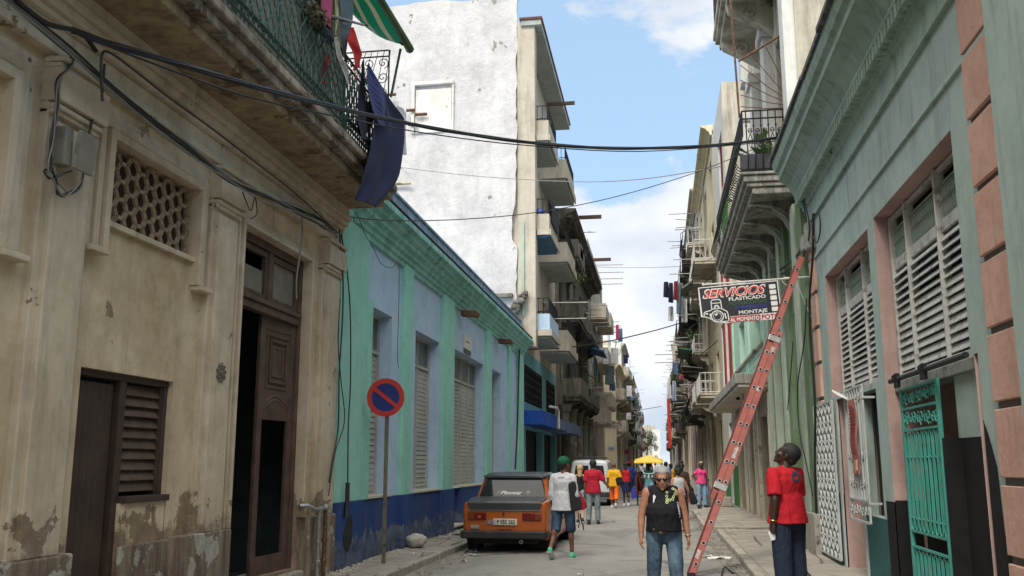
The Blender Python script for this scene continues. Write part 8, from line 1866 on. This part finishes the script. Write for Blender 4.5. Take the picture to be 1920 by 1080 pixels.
J = person((-.45, 37.1, .02), math.pi, 1.7, 'cart driver in aqua shirt astride the tricycle taxi under its yellow canopy', [(62, -8, .05), (40, -30, .05)], [((.25, .45, -1), (-.1, 1, -.2)), ((.25, .45, -1), (-.1, 1, -.2))], SK_DARK, (F_AQUA, .8, -.05, 'shirt', .02), ('shorts', JEANS_L, .95, .02, 'shorts'), (SH_WHT, SH_WHT), ('crop', H_BLACK), vox=.016, seat=.88, face=False)
# ================================================================= separate the pieces of repeated parts into their own meshes
def split_obj(o, tol=.012):
    me = o.data; nv = len(me.vertices)
    par = list(range(nv))
    def find(a):
        while par[a] != a: par[a] = par[par[a]]; a = par[a]
        return a
    for p in me.polygons:
        a = find(p.vertices[0])
        for v in p.vertices[1:]: par[find(v)] = a
    comp = {}
    for i in range(nv): comp.setdefault(find(i), []).append(i)
    cs = []
    for vs in comp.values():
        co = [me.vertices[i].co for i in vs]; cs.append([vs, [min(c[k] for c in co) - tol for k in range(3)], [max(c[k] for c in co) + tol for k in range(3)]])
    ch = True
    while ch:
        ch = False; out = []
        for c in cs:
            for d in out:
                if all(c[1][k] <= d[2][k] and d[1][k] <= c[2][k] for k in range(3)):
                    d[0] += c[0]; d[1] = [min(c[1][k], d[1][k]) for k in range(3)]; d[2] = [max(c[2][k], d[2][k]) for k in range(3)]; ch = True; break
            else: out.append(c)
        cs = out
    if len(cs) < 2 or len(cs) > 100: return
    own = {}
    for k, c in enumerate(cs):
        for i in c[0]: own[i] = k
    base = {'modillions': 'modillion', 'broken_plaster': 'broken_plaster'}.get(o.name.split('.')[0], o.name.split('.')[0]); o.name = base
    for k in range(len(cs)):
        idx = {}; vs = []; fs = []; mi = []
        for p in me.polygons:
            if own[p.vertices[0]] != k: continue
            f = []
            for v in p.vertices:
                if v not in idx: idx[v] = len(vs); vs.append(me.vertices[v].co.copy())
                f.append(idx[v])
            fs.append(f); mi.append(p.material_index)
        c = sum(vs, Vector()) / len(vs); n = bpy.data.meshes.new(base); n.from_pydata([tuple(v - c) for v in vs], [], fs)
        for m_ in me.materials: n.materials.append(m_)
        n.polygons.foreach_set('material_index', mi); sm = me.polygons[0].use_smooth; n.polygons.foreach_set('use_smooth', [sm] * len(fs))
        q = o.copy(); q.data = n; q.location = o.location + c; C.objects.link(q)
        if k == 0:
            for chd in list(o.children): chd.parent = q; chd.location = chd.location - c
    bpy.data.objects.remove(o)
SPLIT = ('plinth', 'dado', 'bracket', 'upper_pilaster', 'column', 'pilaster', 'transom', 'transom_board', 'balcony_door', 'sill', 'window_backing', 'roof_tank', 'window_grille', 'slab_trim', 'rail_post', 'red_panel', 'door', 'hanger', 'foot', 'street_canopy', 'quoin', 'guard_bracket', 'floor_bolt', 'shutter_frame', 'banner_lettering', 'broken_plaster', 'modillions', 'canopy_frame')
for o in [o for o in S.objects if o.type == 'MESH' and o.parent and o.name.split('.')[0] in SPLIT]: split_obj(o)
for m_ in bpy.data.materials: m_.use_backface_culling = False
